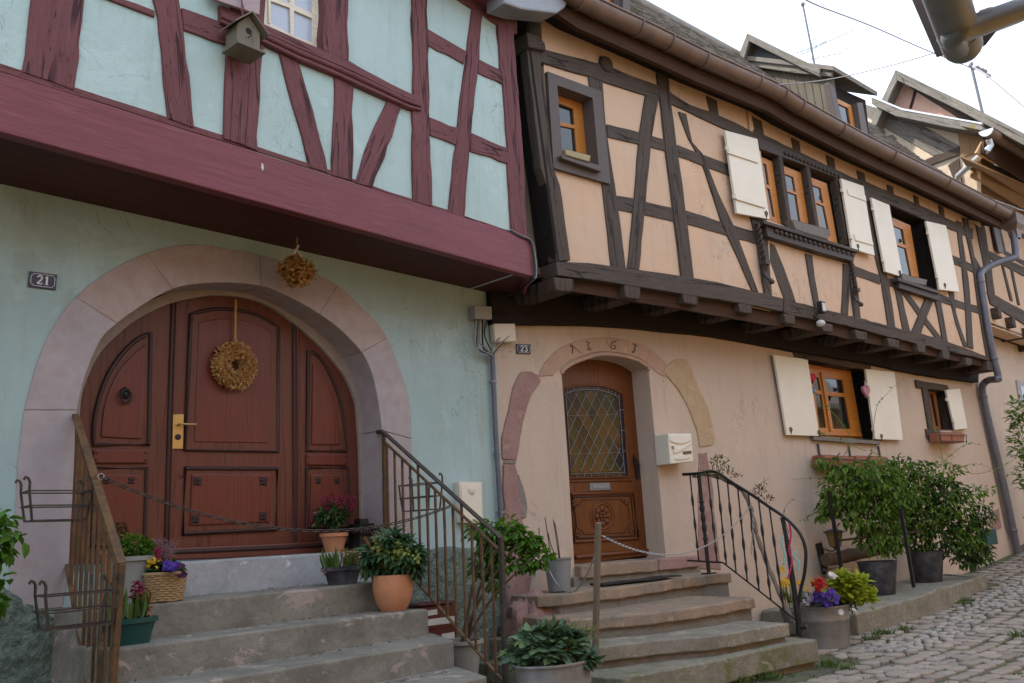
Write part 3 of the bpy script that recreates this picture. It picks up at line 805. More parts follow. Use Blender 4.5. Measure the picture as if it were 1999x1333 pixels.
panel([(600, 880), (602, 684)] + s2([(602, 684), (625, 699), (648, 740), (664, 785), (672, 830)], 3)[1:] + [(676, 880)], [(609, 868), (611, 710)] + s2([(611, 710), (634, 736), (650, 775), (660, 825)], 3)[1:] + [(664, 868)])
panel([(599, 914), (678, 914), (679, 1030), (598, 1031)], [(607, 926), (670, 926), (671, 1020), (606, 1021)])
for pts in ([(183, 878), (290, 878), (289, 904), (182, 904)], [(599, 886), (678, 886), (679, 908), (599, 908)]):
    dslab('lock_rail', pts, .022, 'door_panel', .008)
    mb = MB()
    for ix in (pts[0], pts[1], pts[2], pts[3]):
        cx = sum(p[0] for p in pts) / 4; cy = sum(p[1] for p in pts) / 4
        p = L1.at(cx + (ix[0] - cx) * .9, cy + (ix[1] - cy) * .55, DO + .023); mb.ball(p, .009, 8, 5, 1, .6, 1)
    mb.build('peg', M['door_mould'], DOOR, smooth=180)
for x0, x1 in ((337, 323), (573, 575)):
    outline('astragal', [(x0, 592 if x0 < 400 else 628), ((x0 + x1) / 2, 830), (x1, 1080)], .015, .004, 'door_mould', False)
    outline('astragal', [(x0 + 8, 590 if x0 < 400 else 632), ((x0 + x1) / 2 + 8, 830), (x1 + 8, 1080)], .010, .004, 'door_red', False)
dslab('weather_board', [(330, 1070), (520, 1062), (707, 1052), (707, 1078), (520, 1087), (330, 1094)], .045, 'door_red', .012, (1, 0, 0))
outline('weather_board', [(331, 1078), (520, 1070), (707, 1060)], .016, .045, 'door_mould', False)
def rosette(x, y, s=9):
    P = L1.at(x, y, DO + .019); k = mpp(P) * s; mb = MB()
    mb.box(P, k * 1.9, .006, k * 1.9)
    for j in range(4):
        a = pi / 4 + j * pi / 2; mb.ball(P + V((cos(a) * k * .5, -.004, sin(a) * k * .5)), k * .42, 8, 5, 1, .5, 1)
    mb.ball(P + V((0, -.006, 0)), k * .25, 8, 5); mb.build('rosette', M['door_mould'], DOOR, smooth=50)
for x, y in ((385, 940), (514, 940), (381, 1014), (513, 1008), (620, 938), (657, 938), (207, 938), (256, 938), (616, 1010)): rosette(x, y)
dslab('handle_plate', [(338, 809), (359, 808), (357.5, 876), (336.5, 876)], .012, 'brass', .002, th=.012)
mb = MB(); p = L1.at(348, 829, DO + .012); mb.tube([p, p + V((0, -.05, 0))], .010, 10); q = L1.at(383, 828, DO + .062)
mb.tube([p + V((0, -.05, 0)), p.lerp(q, .5) + V((0, -.03, -.002)), q], [.009, .008, .007], 8); mb.build('lever', M['brass'], DOOR, smooth=60)
mb = MB(); p = L1.at(347, 853, DO + .012); mb.lathe(p, [(.022, 0), (.022, .012), (.012, .016), (.004, .014)], 16, axis=(0, -1, 0)); mb.build('lock', M['black_iron'], DOOR, smooth=40)
mb = MB(); p = L1.at(243, 770, DO + .02)
mb.lathe(p, [(.03, 0), (.034, .01), (.02, .025), (.001, .028)], 16, axis=(0, -1, 0)); mb.ball(p + V((0, -.01, .038)), .018, 8, 6); mb.ball(p + V((-.02, -.008, .03)), .013, 8, 6); mb.ball(p + V((.02, -.008, .03)), .013, 8, 6)
mb.tube([p + V((.04 * cos(t), -.028, -.018 + .048 * sin(t))) for t in [i * 2 * pi / 20 for i in range(20)]], .0085, 7, True)
mb.build('knocker', M['black_iron'], DOOR, smooth=60)
# threshold under the door belongs to the steps
# ------------------------------------------------------------------ the peach house
OH = thing('timbered_house', 'peach half-timbered house with dark brown beams, cream shutters and a small arched oak door', 'house', (11.5, -.8, -1.3))
def oslab(name, pts, off, th, mat, parent=None, pl=O2, bevel=.006, amp=.005, **k): return slab(name, pl, pts, off, th, M[mat], parent or OH, bevel=bevel, amp=amp, **k)
# lower wall
D23 = s2([(1096, 726), (1117, 711), (1155, 697), (1181, 693), (1217, 697), (1246, 706), (1266, 719)], 4)
d23hole = pxs(O1, [(1122, 1118), (1110, 920)] + D23 + [(1283, 900), (1302, 1112)])
WIN_L = [(1572, 700), (1700, 722), (1722, 860), (1594, 855)]
WIN_S = [(1810, 757), (1850, 763), (1862, 840), (1822, 840)]
e0, e1 = O1.at(1908, 737), O1.at(1985, 1080)
mb = MB()
out = [O1.pt(0, 0, -1.7), O1.pt(O1.inv(e1)[0] + .12, 0, -1.7), V((e1.x, e1.y, e1.z)), V((e0.x, e0.y, 2.6)), O1.pt(0, 0, 2.6)]
out[1] = O1.pt(O1.inv(e1)[0], 0, -1.7); out[3] = O1.pt(O1.inv(e0)[0], 0, 2.7)
holed(mb, out, [d23hole, pxs(O1, WIN_L), pxs(O1, WIN_S)], -O1.n, .30)
mb.build('wall', M['lower_peach'], OH)
q = O1.inv(e1)[0]; mb = MB()
mb.prism([O1.pt(q - .0, 0, -1.7), O1.pt(O1.inv(e0)[0], 0, 2.7), O1.pt(O1.inv(e0)[0], -2, 2.7), O1.pt(q, -2, -1.7)], -O1.u * .2); mb.build('end_wall', M['lower_peach'], OH)
# stones of the old gateway round the door
def stn(pts, mat, off=.010, amp=.010, name='arch_stone', th=.06): return slab(name, O1, pts, off, th, M[mat], OH, bevel=.008, amp=amp, step=.07)
band_o = s2([(1052, 735), (1062, 712), (1089, 683), (1125, 666), (1166, 659), (1211, 661), (1250, 671), (1278, 687), (1294, 702), (1312, 722)], 3)
band_i = s2([(1082, 740), (1096, 725), (1116, 711), (1155, 697), (1180, 693), (1217, 697), (1246, 706), (1266, 720), (1282, 735), (1296, 742)], 3)
band_i = [(x - (2 if x < 1180 else -2), y - 7) for x, y in band_i]
cu = [0, 8, 13, 16, 20, len(band_o) - 1]
for q in range(5):
    stn(band_o[cu[q]:cu[q + 1] + 1] + band_i[cu[q]:cu[q + 1] + 1][::-1], 'arch_23_stone', .010 + .002 * (q % 2), .004, th=.1)
mb = MB(); mo = [(x, y - 2) for x, y in D23]
mb.tube(pxs(O1, [(1098, 729)] + mo + [(1266, 722)], .004), .026, 8); mb.tube(pxs(O1, mo, -.04), .022, 8); mb.build('arch_moulding', M['arch_23_stone'], OH, smooth=60)
stn(s2([(1018, 726), (1039, 725), (1057, 743), (1039, 769), (1024, 814), (1015, 868), (1009, 898)], 2) + s2([(982, 896), (980.5, 853), (994, 799), (1003, 754), (1018, 726)], 2)[:-1], 'red_stone', .016)
stn([(983.5, 906), (1006, 906), (1012, 928), (1013.5, 970), (1018, 1012), (1032, 1070), (1040, 1120), (1030, 1200), (990, 1215), (985, 1000)], 'red_stone', .022, .014)
stn([(985, 898), (1008, 899), (1007, 906), (984, 905)], 'mortar', .012); stn([(1013, 926), (1022, 950), (1030, 990), (1028, 1010), (1018, 1012), (1013, 970)], 'mortar', .012)
stn(s2([(1294, 725), (1309, 708), (1339, 700), (1360, 745), (1384, 799), (1396, 856), (1390, 869)], 2) + s2([(1367, 872), (1360, 835), (1339, 784), (1318, 751), (1294, 725)], 2)[:-1], 'yellow_stone', .012)
stn([(1364, 884), (1381, 882), (1390, 940), (1405, 1084), (1408, 1112), (1362, 1108), (1364, 1000)], 'red_stone', .010)
stn([(1930, 1000), (1950, 992), (1956, 1030), (1935, 1040)], 'red_stone', .008)
# date cut over the door: 1 5 6 3 in old numerals
mb = MB()
for path in ([(1113, 676), (1117, 674), (1118, 680), (1117, 690)],
             [(1143, 666), (1149, 669), (1151, 668), (1147, 674), (1151, 678), (1146, 681), (1152, 683), (1154, 680)],
             [(1205, 665), (1196, 668), (1192, 674), (1194, 680), (1200, 680), (1201, 675), (1196, 674)],
             [(1236, 671), (1242, 674), (1238, 680), (1240, 684), (1236, 688), (1234, 684)]):
    mb.tube(pxs(O1, s2(path, 3), .016), .0075, 6)
mb.build('date_numerals', M['engraved'], OH, smooth=60)
# ---- door 23
DD = -.28
def dd(name, pts, off, mat, bev=.004, parent=None, uax=(0, 0, 1), th=.05): return slab(name, O1, pts, DD + off, th, M[mat], parent or DR, bevel=bev, amp=0, uax=uax)
DR = slab('door', O1, [(1085, 690), (1262, 690), (1280, 1083), (1200, 1092), (1100, 1108)], DD, .06, M['door_oak'], OH, amp=0, uax=(0, 0, 1))
reveal_post = slab('door_reveal', O1, [(1239, 700), (1300, 700), (1320, 1100), (1274, 1082)], DD + .012, .03, M['pale_stone'], DR, amp=0)
GL = [(1111, 932), (1099, 762)] + s2([(1099, 762), (1117, 757), (1135, 754), (1168, 755), (1198, 763), (1214, 772)], 3)[1:] + [(1226, 929)]
GI = [(1115, 925), (1104, 768)] + s2([(1104, 768), (1120, 763), (1137, 760), (1167, 761), (1195, 769), (1208, 777)], 3)[1:] + [(1219, 922)]
dd('pane', GL, .004, 'stain_purple', 0)
def pip(x, y, poly):
    c = False; n = len(poly)
    for i in range(n):
        (x1, y1), (x2, y2) = poly[i], poly[i - 1]
        if (y1 > y) != (y2 > y) and x < (x2 - x1) * (y - y1) / (y2 - y1) + x1: c = not c
    return c
random.seed(11)
ox, oy = 1158, 845; vx, vy = 9.6, 18.6                      # lozenge half width and height in photo pixels
def lat(i, j):                                              # the lattice leans with the door's perspective
    x = ox + (i) * vx + (j * vy) * .062; y = oy + j * vy - (i * vx) * .018; return x, y
mats4 = [M['stain_olive'], M['stain_amber'], M['stain_dark'], M['stain_purple']]
mb = MB()
for i in range(-8, 9):
    for j in range(-7, 8):
        if (i + j) % 2: continue
        q = [lat(i - 1, j), lat(i, j - 1), lat(i + 1, j), lat(i, j + 1)]
        if any(pip(x, y, GI) for x, y in q):
            q2 = [(x if pip(x, y, GI) else None, y) for x, y in q]
            c = lat(i, j)
            if not pip(c[0], c[1], GI): continue
            P = []
            for x, y in q:
                t = 1.0
                while t > .1 and not pip(c[0] + (x - c[0]) * t, c[1] + (y - c[1]) * t, GI): t -= .1
                P.append((c[0] + (x - c[0]) * t, c[1] + (y - c[1]) * t))
            tilt = ru(-.002, .002)
            P3 = pxs(O1, P, DD + .010); P3 = [p + O1.n * (tilt * (k - 1.5) / 1.5) for k, p in enumerate(P3)]
            mb.prism(P3, -O1.n * .003, mi=random.choice((0, 0, 1, 1, 2)))
mb.build('leaded_pane', mats4, DR)
def clip_line(a, b):
    pts = [(a[0] + (b[0] - a[0]) * k / 60, a[1] + (b[1] - a[1]) * k / 60) for k in range(61)]
    ins = [p for p in pts if pip(p[0], p[1], GI)]; return (ins[0], ins[-1]) if len(ins) > 2 else None
mb = MB()
for k in range(-16, 17):
    if k % 2 == 0: continue
    for s in (1, -1):
        # lozenge edges run half-steps off the centres
        a, b = lat(k - 12, -12 * s), lat(k + 12, 12 * s)
        c = clip_line(a, b)
        if c: mb.tube(pxs(O1, c, DD + .013), .0042, 5)
for y in (810, 885): 
    c = clip_line((1090, y + 2), (1235, y - 3))
    if c: mb.tube(pxs(O1, c, DD + .013), .002, 5)
mb.tube(pxs(O1, GI, DD + .013), .0055, 6, True)
for k in range(1, 8):
    t = k / 8; a = (1115 + (1219 - 1115) * t, 925 - 3 * t); b = (1111 + 115 * t, 932 - 3 * t); mb.tube(pxs(O1, [a, b], DD + .012), .004, 5)
for i in range(2, len(GI) - 1, 2): mb.tube(pxs(O1, [GI[i], (GI[i][0] + (1 if GI[i][0] > 1160 else -1), GI[i][1] - 7)], DD + .012), .004, 5)
for y in (800, 840, 880): mb.tube(pxs(O1, [(1208 + (y - 777) * .076, y), (1216 + (y - 777) * .076, y)], DD + .012), .004, 5)
mb.build('lead_came', M['lead'], DR, smooth=60)
def dout(name, pts, r, off, mat, closed=True):
    mb = MB(); mb.tube(pxs(O1, pts, DD + off), r, 8, closed); return mb.build(name, M[mat], DR, smooth=60)
dout('glazing_bead', [(x + (1.5 if x > 1160 else -1.5), y + (2 if y > 850 else -2)) for x, y in GL], .014, .008, 'door_oak')
dout('arch_rail_moulding', [(1104, 940), (1234, 937)], .012, .006, 'door_oak', False)
pt = dd('letter_plate', [(1152, 943), (1191, 942), (1192, 956), (1152, 957.5)], .012, 'lead', .003, th=.02)
dd('letter_flap', [(1157, 946.5), (1186, 946), (1187, 953), (1157, 954)], .016, 'zinc', .002, pt, th=.01)
dout('panel_moulding', [(1114, 964), (1236, 961), (1246, 1051), (1121, 1058)], .018, .006, 'door_oak')
dout('panel_moulding', [(1118, 970), (1231, 967), (1240, 1045), (1125, 1051)], .009, .006, 'door_mould')
dout('panel_bead', [(1122, 992), (1132, 983), (1136, 976), (1212, 974), (1217, 981), (1226, 988), (1230, 1022), (1222, 1030), (1219, 1040), (1140, 1043), (1136, 1036), (1126, 1030)], .005, .004, 'door_mould')
c = O1.at(1176, 1008, DD + .002); k = mpp(c)
mb = MB()
ring = lambda r: [c + O1.u * (k * r * 1.35 * cos(t)) + V((0, 0, k * r * 1.2 * sin(t))) for t in [i * 2 * pi / 32 for i in range(32)]]
mb.tube(ring(20), .010, 7, True); mb.tube(ring(25), .006, 6, True)
for i in range(8):
    t = i * pi / 4; p = c + O1.u * (k * 15 * cos(t)) + V((0, 0, k * 14 * sin(t))); mb.ball(p, k * 6.5, 8, 6, 1, .6, 1)
for i in range(6):
    t = i * pi / 3; p = c + O1.u * (k * 6.5 * cos(t)) + V((0, 0, k * 6 * sin(t))); mb.ball(p + O1.n * .006, k * 3.6, 8, 6, 1, .7, 1)
mb.ball(c + O1.n * .01, k * 3, 8, 6); mb.build('carved_rose', M['door_oak'], DR, smooth=60)
for x, y in ((1121, 983), (1223, 979), (1128, 1042), (1230, 1034)):
    p = O1.at(x, y, DD + .002); mb = MB()
    for i in range(5):
        t = i * 2 * pi / 5; mb.ball(p + O1.u * (k * 5 * cos(t)) + V((0, 0, k * 5 * sin(t))), k * 3.2, 7, 5)
    mb.ball(p, k * 3, 7, 5); mb.build('corner_carving', M['door_oak'], DR, smooth=60)
dout('weather_board', [(1123, 1088), (1271, 1074)], .024, .01, 'door_oak', False)
hp = dd('handle_plate', s2([(1238, 886), (1241, 892), (1246, 900), (1248, 915), (1248, 930), (1246, 936), (1243, 930), (1241, 915), (1238, 905), (1237, 895)], 2), .02, 'black_iron', .002, th=.016)
mb = MB(); p = O1.at(1244, 907, DD + .03); mb.tube([p, p + O1.n * .04, p + O1.n * .045 - O1.u * .09 - V((0, 0, .005))], [.010, .010, .007], 8); mb.build('lever', M['black_iron'], hp, smooth=60)
mb = MB(); p = O1.at(1251, 803, DD + .05); mb.box(p, .05, .06, .04, (O1.u, O1.n, V((0, 0, 1)))); mb.build('door_contact', M['white_plastic'], DR, bevel=.005)
# ---- windows of the ground floor
DWo = M['window_wood']
oslab('lintel', [(1546, 679), (1610, 690), (1700, 707), (1701, 724), (1651, 716), (1552, 696)], .02, .3, 'old_timber', pl=O1)
def reveals(pl, hole, dep, mat, th=.02, pad=0):
    """four dark boards lining an opening"""
    P = pxs(pl, hole, .004); mb = MB(); n = len(P); c = sum(P, V((0, 0, 0))) / n
    for i in range(n):
        a, b = P[i], P[(i + 1) % n]; mid_ = (a + b) / 2; e = (b - a).normalized(); inn = (c - mid_); inn = (inn - e * inn.dot(e)).normalized()
        inn = (inn - pl.n * inn.dot(pl.n)).normalized()
        mb.prism([a, b, b + inn * th, a + inn * th], -pl.n * dep)
    return mb.build('window_lining', mat, OH)
reveals(O1, WIN_L, .26, M['black_timber'])
reveals(O1, WIN_S, .24, M['old_timber'])
WO = -.17
f = casement('window', O1, [(1578, 708), (1660, 722), (1684, 858), (1598, 856)], [[(1584, 733), (1598, 737), (1603, 763), (1589, 760)], [(1591, 768), (1604, 770), (1613, 835), (1600, 835)], [(1610, 737), (1645, 742), (1649, 768), (1615, 764)], [(1616, 772), (1650, 775), (1661, 837), (1627, 837)]], WO, OH, DWo, M['window_glass'], .06)
mb = MB(); mb.bar(O1.at(1603, 726, WO + .01), O1.at(1622, 842, WO + .01), .05, .03, O1.n); mb.build('mullion', DWo, f, bevel=.006)
mb = MB(); mb.bar(O1.at(1598, 847, WO + .012), O1.at(1680, 850, WO + .012), .04, .06, O1.n); mb.build('sill', DWo, f, bevel=.006)
oslab('window_ledge', [(1588, 850), (1718, 861), (1719, 868), (1590, 859)], .06, .3, 'grey_wood', pl=O1)
def shutter(name, pl, pts, off, battens=(), parent=None, hinges=(), th=.035, label=None):
    s = slab(name, pl, pts, off, th, M['cream_paint'], OH, bevel=.004, amp=0, uax=(0, 0, 1))
    if label: s['label'] = label
    for q in battens: slab('batten', pl, q, off + .02, .02, M['cream_paint'], s, bevel=.004, amp=0)
    for (x, y) in hinges:
        p = pl.at(x, y, off + .012); mb = MB(); mb.box(p, .07, .03, .05, (pl.u, pl.n, V((0, 0, 1)))); mb.tube([p - V((0, 0, .035)) + pl.n * .015, p + V((0, 0, .035)) + pl.n * .015], .012, 8); mb.build('hinge', M['cream_paint'], s, bevel=.003)
    return s
def catch(pl, x, y, parent=OH, off=.08):
    p = pl.at(x, y, off); mb = MB()
    mb.tube([p - pl.n * off, p, p + V((0, 0, .03))], .008, 6); c = p + V((0, 0, .055))
    mb.tube([c + pl.u * (.024 * cos(t)) + V((0, 0, .026 * sin(t))) for t in [i * 2 * pi / 12 for i in range(12)]], .007, 6, True)
    mb.build('shutter_catch', M['black_iron'], parent, smooth=60)
shutter('shutter', O1, [(1511, 692), (1577, 702), (1600, 851), (1537, 849)], .07, label='large flat cream shutter left of the lower window')
shutter('shutter', O1, [(1690, 720), (1746, 726), (1763, 859), (1709, 857)], .07, hinges=[(1692, 750), (1705, 838)])
catch(O1, 1600, 851); catch(O1, 1722, 858); catch(O1, 1545, 846)
oslab('lintel', [(1788, 741), (1850, 752), (1853, 760), (1851, 763), (1812, 759), (1791, 757)], .03, .2, 'old_timber', pl=O1)
oslab('window_post', [(1801, 757), (1811, 758), (1822, 840), (1814, 840)], .025, .2, 'old_timber', pl=O1)
oslab('window_block', [(1808, 837), (1836, 841), (1838, 856), (1811, 856)], .03, .25, 'old_timber', pl=O1)
casement('window', O1, [(1812, 757), (1826, 761), (1838, 842), (1824, 842)], [[(1815, 768), (1822, 770), (1833, 832), (1827, 832)]], -.12, OH, M['small_window_wood'], M['window_glass'], .05)
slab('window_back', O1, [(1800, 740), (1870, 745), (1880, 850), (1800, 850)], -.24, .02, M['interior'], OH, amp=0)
shutter('shutter', O1, [(1847, 761), (1874, 758), (1889, 836), (1865, 839)], .06, hinges=[(1848, 780), (1861, 822)], label='small cream shutter of the little square window')
# ---- the jetty: joists, plate, sill beam
def joist(q, mat='old_timber', dep=.85, extra=.0):
    P = pxs(O2, q, .045 + extra); P = rough(P, .05, .004)
    mb = MB(); pl = O2A if q[0][0] < 1530 else O2B; mb.prism(P, -pl.n * dep); return mb.build('joist', M[mat], OH, bevel=.012)
for q in ([(1080.5, 540), (1121, 544.6), (1119, 570), (1086, 566)], [(1218, 555), (1251, 560), (1251, 585), (1222, 580)], [(1331, 570), (1364, 574), (1362, 596), (1337, 591)], [(1441, 590), (1469, 594), (1469, 613), (1445, 608)],
          [(1530, 611), (1553, 616), (1553, 634), (1535, 630)], [(1601, 628), (1626, 633), (1626, 649), (1608, 646)], [(1669, 643), (1693, 648), (1693, 665), (1674, 661)], [(1732, 659), (1756, 664), (1755, 679), (1737, 676)],
          [(1790, 669), (1808, 672), (1806, 689), (1793, 686)], [(1840, 682), (1855, 686), (1853, 702), (1842, 699)], [(1885, 697), (1898, 700), (1897, 714), (1887, 712)], [(1927, 703), (1944, 708), (1943, 725), (1929, 722)]): joist(q)
# underside boards and the black plate on the wall head
A0, A1, A2 = O2A.at(1089, 537), O2A.at(1530, 607), O2B.at(1932, 704)
def soff(a, b, wa, wb, dz, name, mat):
    mb = MB(); mb.prism([a + V((0, 0, dz)), b + V((0, 0, dz)), V((wb.x, wb.y, b.z + dz)), V((wa.x, wa.y, a.z + dz))], V((0, 0, .04))); mb.build(name, M[mat], OH)
w0 = O1.pt(0, 0, 0); w1 = O1.pt(O1.inv(A1)[0], 0, 0); w2 = O1.pt(O1.inv(A2)[0], 0, 0)
soff(A0 + O2A.u * 0, A1, w0 - O1.u * .02, w1, .01, 'jetty_soffit', 'brown_board'); soff(A1, A2, w1, w2, .005, 'jetty_soffit', 'brown_board')
oslab('wall_plate', [(958, 560), (1100, 560), (1530, 620), (1912, 705), (1910, 746)] + s2([(1910, 746), (1800, 731), (1700, 709), (1550, 684), (1400, 656), (1300, 646), (1240, 639), (1130, 633), (962, 632)], 3)[1:], .10, .12, 'black_timber', pl=O1)
oslab('rim_board', [(1086, 540), (1530, 609), (1530, 640), (1400, 616), (1086, 563)], -.05, .03, 'brown_board'); oslab('rim_board', [(1531, 609), (1930, 704), (1930, 718), (1531, 635)], -.05, .03, 'brown_board')
oslab('sill_beam', [(1086, 510), (1150, 513), (1247, 526), (1330, 538), (1400, 550), (1480, 570), (1529, 582), (1529, 608), (1460, 594), (1330, 573), (1200, 552), (1089, 537)], .045, .25, 'dark_timber', amp=.003)
oslab('sill_beam', [(1531, 583), (1610, 604), (1677, 620), (1736, 635), (1836, 661), (1929, 696), (1932, 704), (1842, 683), (1722, 654), (1626, 629), (1555, 617), (1531, 610)], .035, .25, 'old_timber', amp=.012)
# corner joist seen from the side, under the left corner
# ---- upper wall
GP = [(1060, -45), (1139, 10), (1274, 73), (1375, 122), (1507, 180), (1560, 213), (1690, 283), (1842, 358), (1965, 421)]
GO = .42
_gq = [O2.at(x, y, GO) for x, y in GP]
def tz(pl, s):                                          # the wall head follows the eave
    p = pl.pt(s, 0, 0); a = _gq[0]; b = _gq[-1]
    t = (p - a).dot(V((b.x - a.x, b.y - a.y, 0))) / ((b.x - a.x) ** 2 + (b.y - a.y) ** 2); k = max(0, min(.999, t)) * (len(_gq) - 1)
    return a.z + (b.z - a.z) * t + .18
zt2 = 5.5
def up_wall(pl, s0, s1, holes):
    mb = MB(); holed(mb, [pl.pt(s0, 0, 2.64), pl.pt(s1, 0, 2.58), pl.pt(s1, 0, tz(pl, s1)), pl.pt(s0, 0, tz(pl, s0))], [pxs(pl, h) for h in holes], -pl.n, .12); mb.build('upper_wall', M['peach_plaster'], OH)
cS = O2A.inv(O2A.at(1086, 520))[0]
H1 = [(1088, 166), (1157, 191), (1169, 322), (1098, 302)]
H2A = [(1481, 271), (1524, 286), (1526, 437), (1500, 429)]
H3 = [(1530, 288), (1645, 339), (1668, 489), (1530, 440)]
H4 = [(1737, 399), (1806, 429), (1829, 566), (1757, 544)]
kS = O2A.inv(O2A.at(1474, 350))[0]; kB = O2B.inv(O2B.at(1474, 350))[0]
up_wall(O2A, cS, kS + .01, [H1])
eS = O2B.inv(O2B.at(1931, 690))[0]
up_wall(O2B, kB, eS, [[(1482, 271), (1645, 339), (1668, 489), (1501, 430)], H4])
# side walls of the jettied floor
def side(pl, s, name, mat):
    mb = MB(); mb.prism([pl.pt(s, -.002, 2.55), pl.pt(s, -.002, zt2), pl.pt(s, -1.4, zt2), pl.pt(s, -1.4, 2.55)], pl.u * .04); mb.build(name, M[mat], OH)
side(O2A, cS, 'side_wall', 'peach_plaster'); side(O2B, eS - .04, 'side_wall', 'peach_plaster')
DT = 'dark_timber'
O_T = [
 ([(1026, 78), (1052, 88), (1056, 120), (1081, 328), (1093, 360), (1103, 430), (1114, 508), (1086, 509), (1066.6, 360), (1055.5, 325)], .05),
 ([(1148, 140), (1176, 150), (1183, 244), (1201, 360), (1222, 523), (1194, 521), (1176, 360), (1160, 250)], .016),
 ([(1050, 92), (1110, 108), (1160, 121), (1190, 128), (1240, 150), (1290, 168), (1288, 194), (1262, 185), (1180, 159), (1150, 148), (1055, 121)], .024),
 ([(1262, 180), (1287, 190), (1280, 225), (1273.5, 264), (1263.7, 360), (1248.5, 526), (1226, 523), (1241.5, 360), (1248.5, 264)], .018),
 ([(1282, 128), (1304, 138), (1312, 210), (1320.7, 278), (1333, 360), (1355, 545), (1331.8, 541), (1309.6, 360), (1298.5, 269)], .026),
 ([(1185, 242), (1248.5, 258), (1297, 272), (1322, 282), (1375, 302), (1428, 322), (1430, 344), (1328, 306), (1298.5, 294), (1247, 281), (1187, 267)], .012),
 ([(1325, 217), (1340, 222), (1352, 277), (1375, 303), (1400, 370), (1433, 440), (1457, 505), (1481, 570), (1469, 567), (1440, 500), (1411, 440), (1386, 362), (1369, 311), (1345, 270)], .020),
 ([(1202, 381), (1236, 386), (1263.7, 394), (1313.7, 405), (1341.5, 411), (1411, 434), (1474, 452), (1476, 476), (1425, 461), (1344, 438), (1261, 420), (1205, 409)], .012),
 ([(1466, 420), (1497, 429), (1500, 480), (1508, 580), (1494, 576), (1480, 480)], .022),
 ([(1503, 473), (1513, 479), (1530, 520), (1554, 589), (1533, 586), (1515, 540), (1503, 508)], .014),
 ([(1573, 494), (1586, 498), (1591, 540), (1602, 604), (1592, 602), (1582, 550)], .018),
 ([(1647, 514), (1660, 518), (1659, 565), (1656, 617), (1643, 612), (1646, 560)], .014),
 ([(1657, 512), (1668, 514), (1675, 560), (1681, 624), (1669, 621), (1662, 560)], .020),
 ([(1684, 355), (1697, 362), (1702, 392), (1723, 500), (1736, 553), (1749, 642), (1735, 639), (1722, 553), (1709, 499), (1694, 420)], .022),
 ([(1663, 516), (1718, 537), (1719, 555), (1670, 538)], .012), ([(1730, 540), (1755, 550), (1754, 563), (1734, 557)], .012),
 ([(1747, 558), (1760, 565), (1766, 600), (1778, 649), (1764, 646), (1755, 600)], .016),
 ([(1759, 567), (1771, 568), (1805, 614), (1843, 666), (1827, 659), (1793, 615)], .014),
 ([(1809, 580), (1823, 586), (1811, 615), (1798, 652), (1781, 648), (1795, 615)], .024),
 ([(1826, 584), (1837, 586), (1843, 620), (1851, 668), (1841, 665), (1835, 630)], .018),
 ([(1833, 572), (1858, 582), (1885, 591), (1912, 598), (1914, 613), (1865, 599), (1834, 588)], .012),
 ([(1852, 564), (1862, 568), (1867, 610), (1876, 640), (1890, 678), (1881, 675), (1866, 630), (1859, 600)], .016),
 ([(1868, 430), (1878, 434), (1880, 470), (1886, 508), (1893, 560), (1896, 600), (1901, 681), (1890, 677), (1885, 586), (1877, 505), (1871, 460)], .022),
 ([(1880, 424), (1890, 428), (1903, 500), (1917, 525), (1925, 592), (1940, 705), (1928, 700), (1910, 592), (1901, 520)], .026),
 ([(1856, 496), (1880, 506), (1904, 520), (1905, 534), (1880, 522), (1858, 513)], .012),
 # head rail running under the eave, then the stubs over it
 ([(1306, 178), (1347, 204), (1389, 218), (1432, 237), (1480, 262), (1480, 275), (1411, 249), (1361, 226), (1309, 201)], .020),
 ([(1470, 252), (1560, 296), (1660, 344), (1700, 358), (1740, 376), (1800, 402), (1870, 436), (1900, 446), (1900, 466), (1868, 452), (1806, 429), (1737, 398), (1690, 380), (1650, 360), (1560, 316), (1474, 278)], .014),
]
for s in ([(1380, 186), (1400, 196), (1404, 228), (1388, 220)], [(1468, 226), (1487, 236), (1492, 262), (1474, 256)], [(1546, 268), (1561, 276), (1564, 300), (1551, 294)], [(1614, 302), (1629, 310), (1632, 332), (1619, 326)],
          [(1674, 332), (1688, 338), (1691, 360), (1679, 354)], [(1733, 360), (1744, 365), (1746, 384), (1736, 378)], [(1785, 380), (1793, 384), (1796, 402), (1788, 398)], [(1833, 400), (1842, 404), (1845, 424), (1836, 420)], [(1172, 108), (1186, 114), (1190, 130), (1174, 122)]):
    O_T.append((s, .020))
for pts, off in O_T: oslab('timber', pts, off, .12, DT, amp=.006)
# knot end of the rafter foot on the head rail
p = O2A.at(1186, 124, .05); mb = MB(); mb.lathe(p - O2A.n * .1, [(.001, 0), (.105, .0), (.10, .09), (.08, .11), (.001, .11)], 9, axis=O2A.n); mb.build('rafter_foot', M[DT], OH, smooth=40)
oslab('post_head', [(1028, 62), (1050, 70), (1064, 84), (1066, 98), (1032, 92)], .10, .2, DT)
# side face of the corner post and the thin beam behind it
mb = MB(); P0_ = O2A.at(1030, 91, .052); Pb = O2A.at(1086, 508, .052)
mb.prism([Pb, P0_, P0_ + V((0, 0, .4)), P0_ + V((0, 0, .4)) - O2A.n * .33, Pb - O2A.n * .28], O2A.u * .05); mb.build('corner_post', M['black_timber'], OH, bevel=.01)
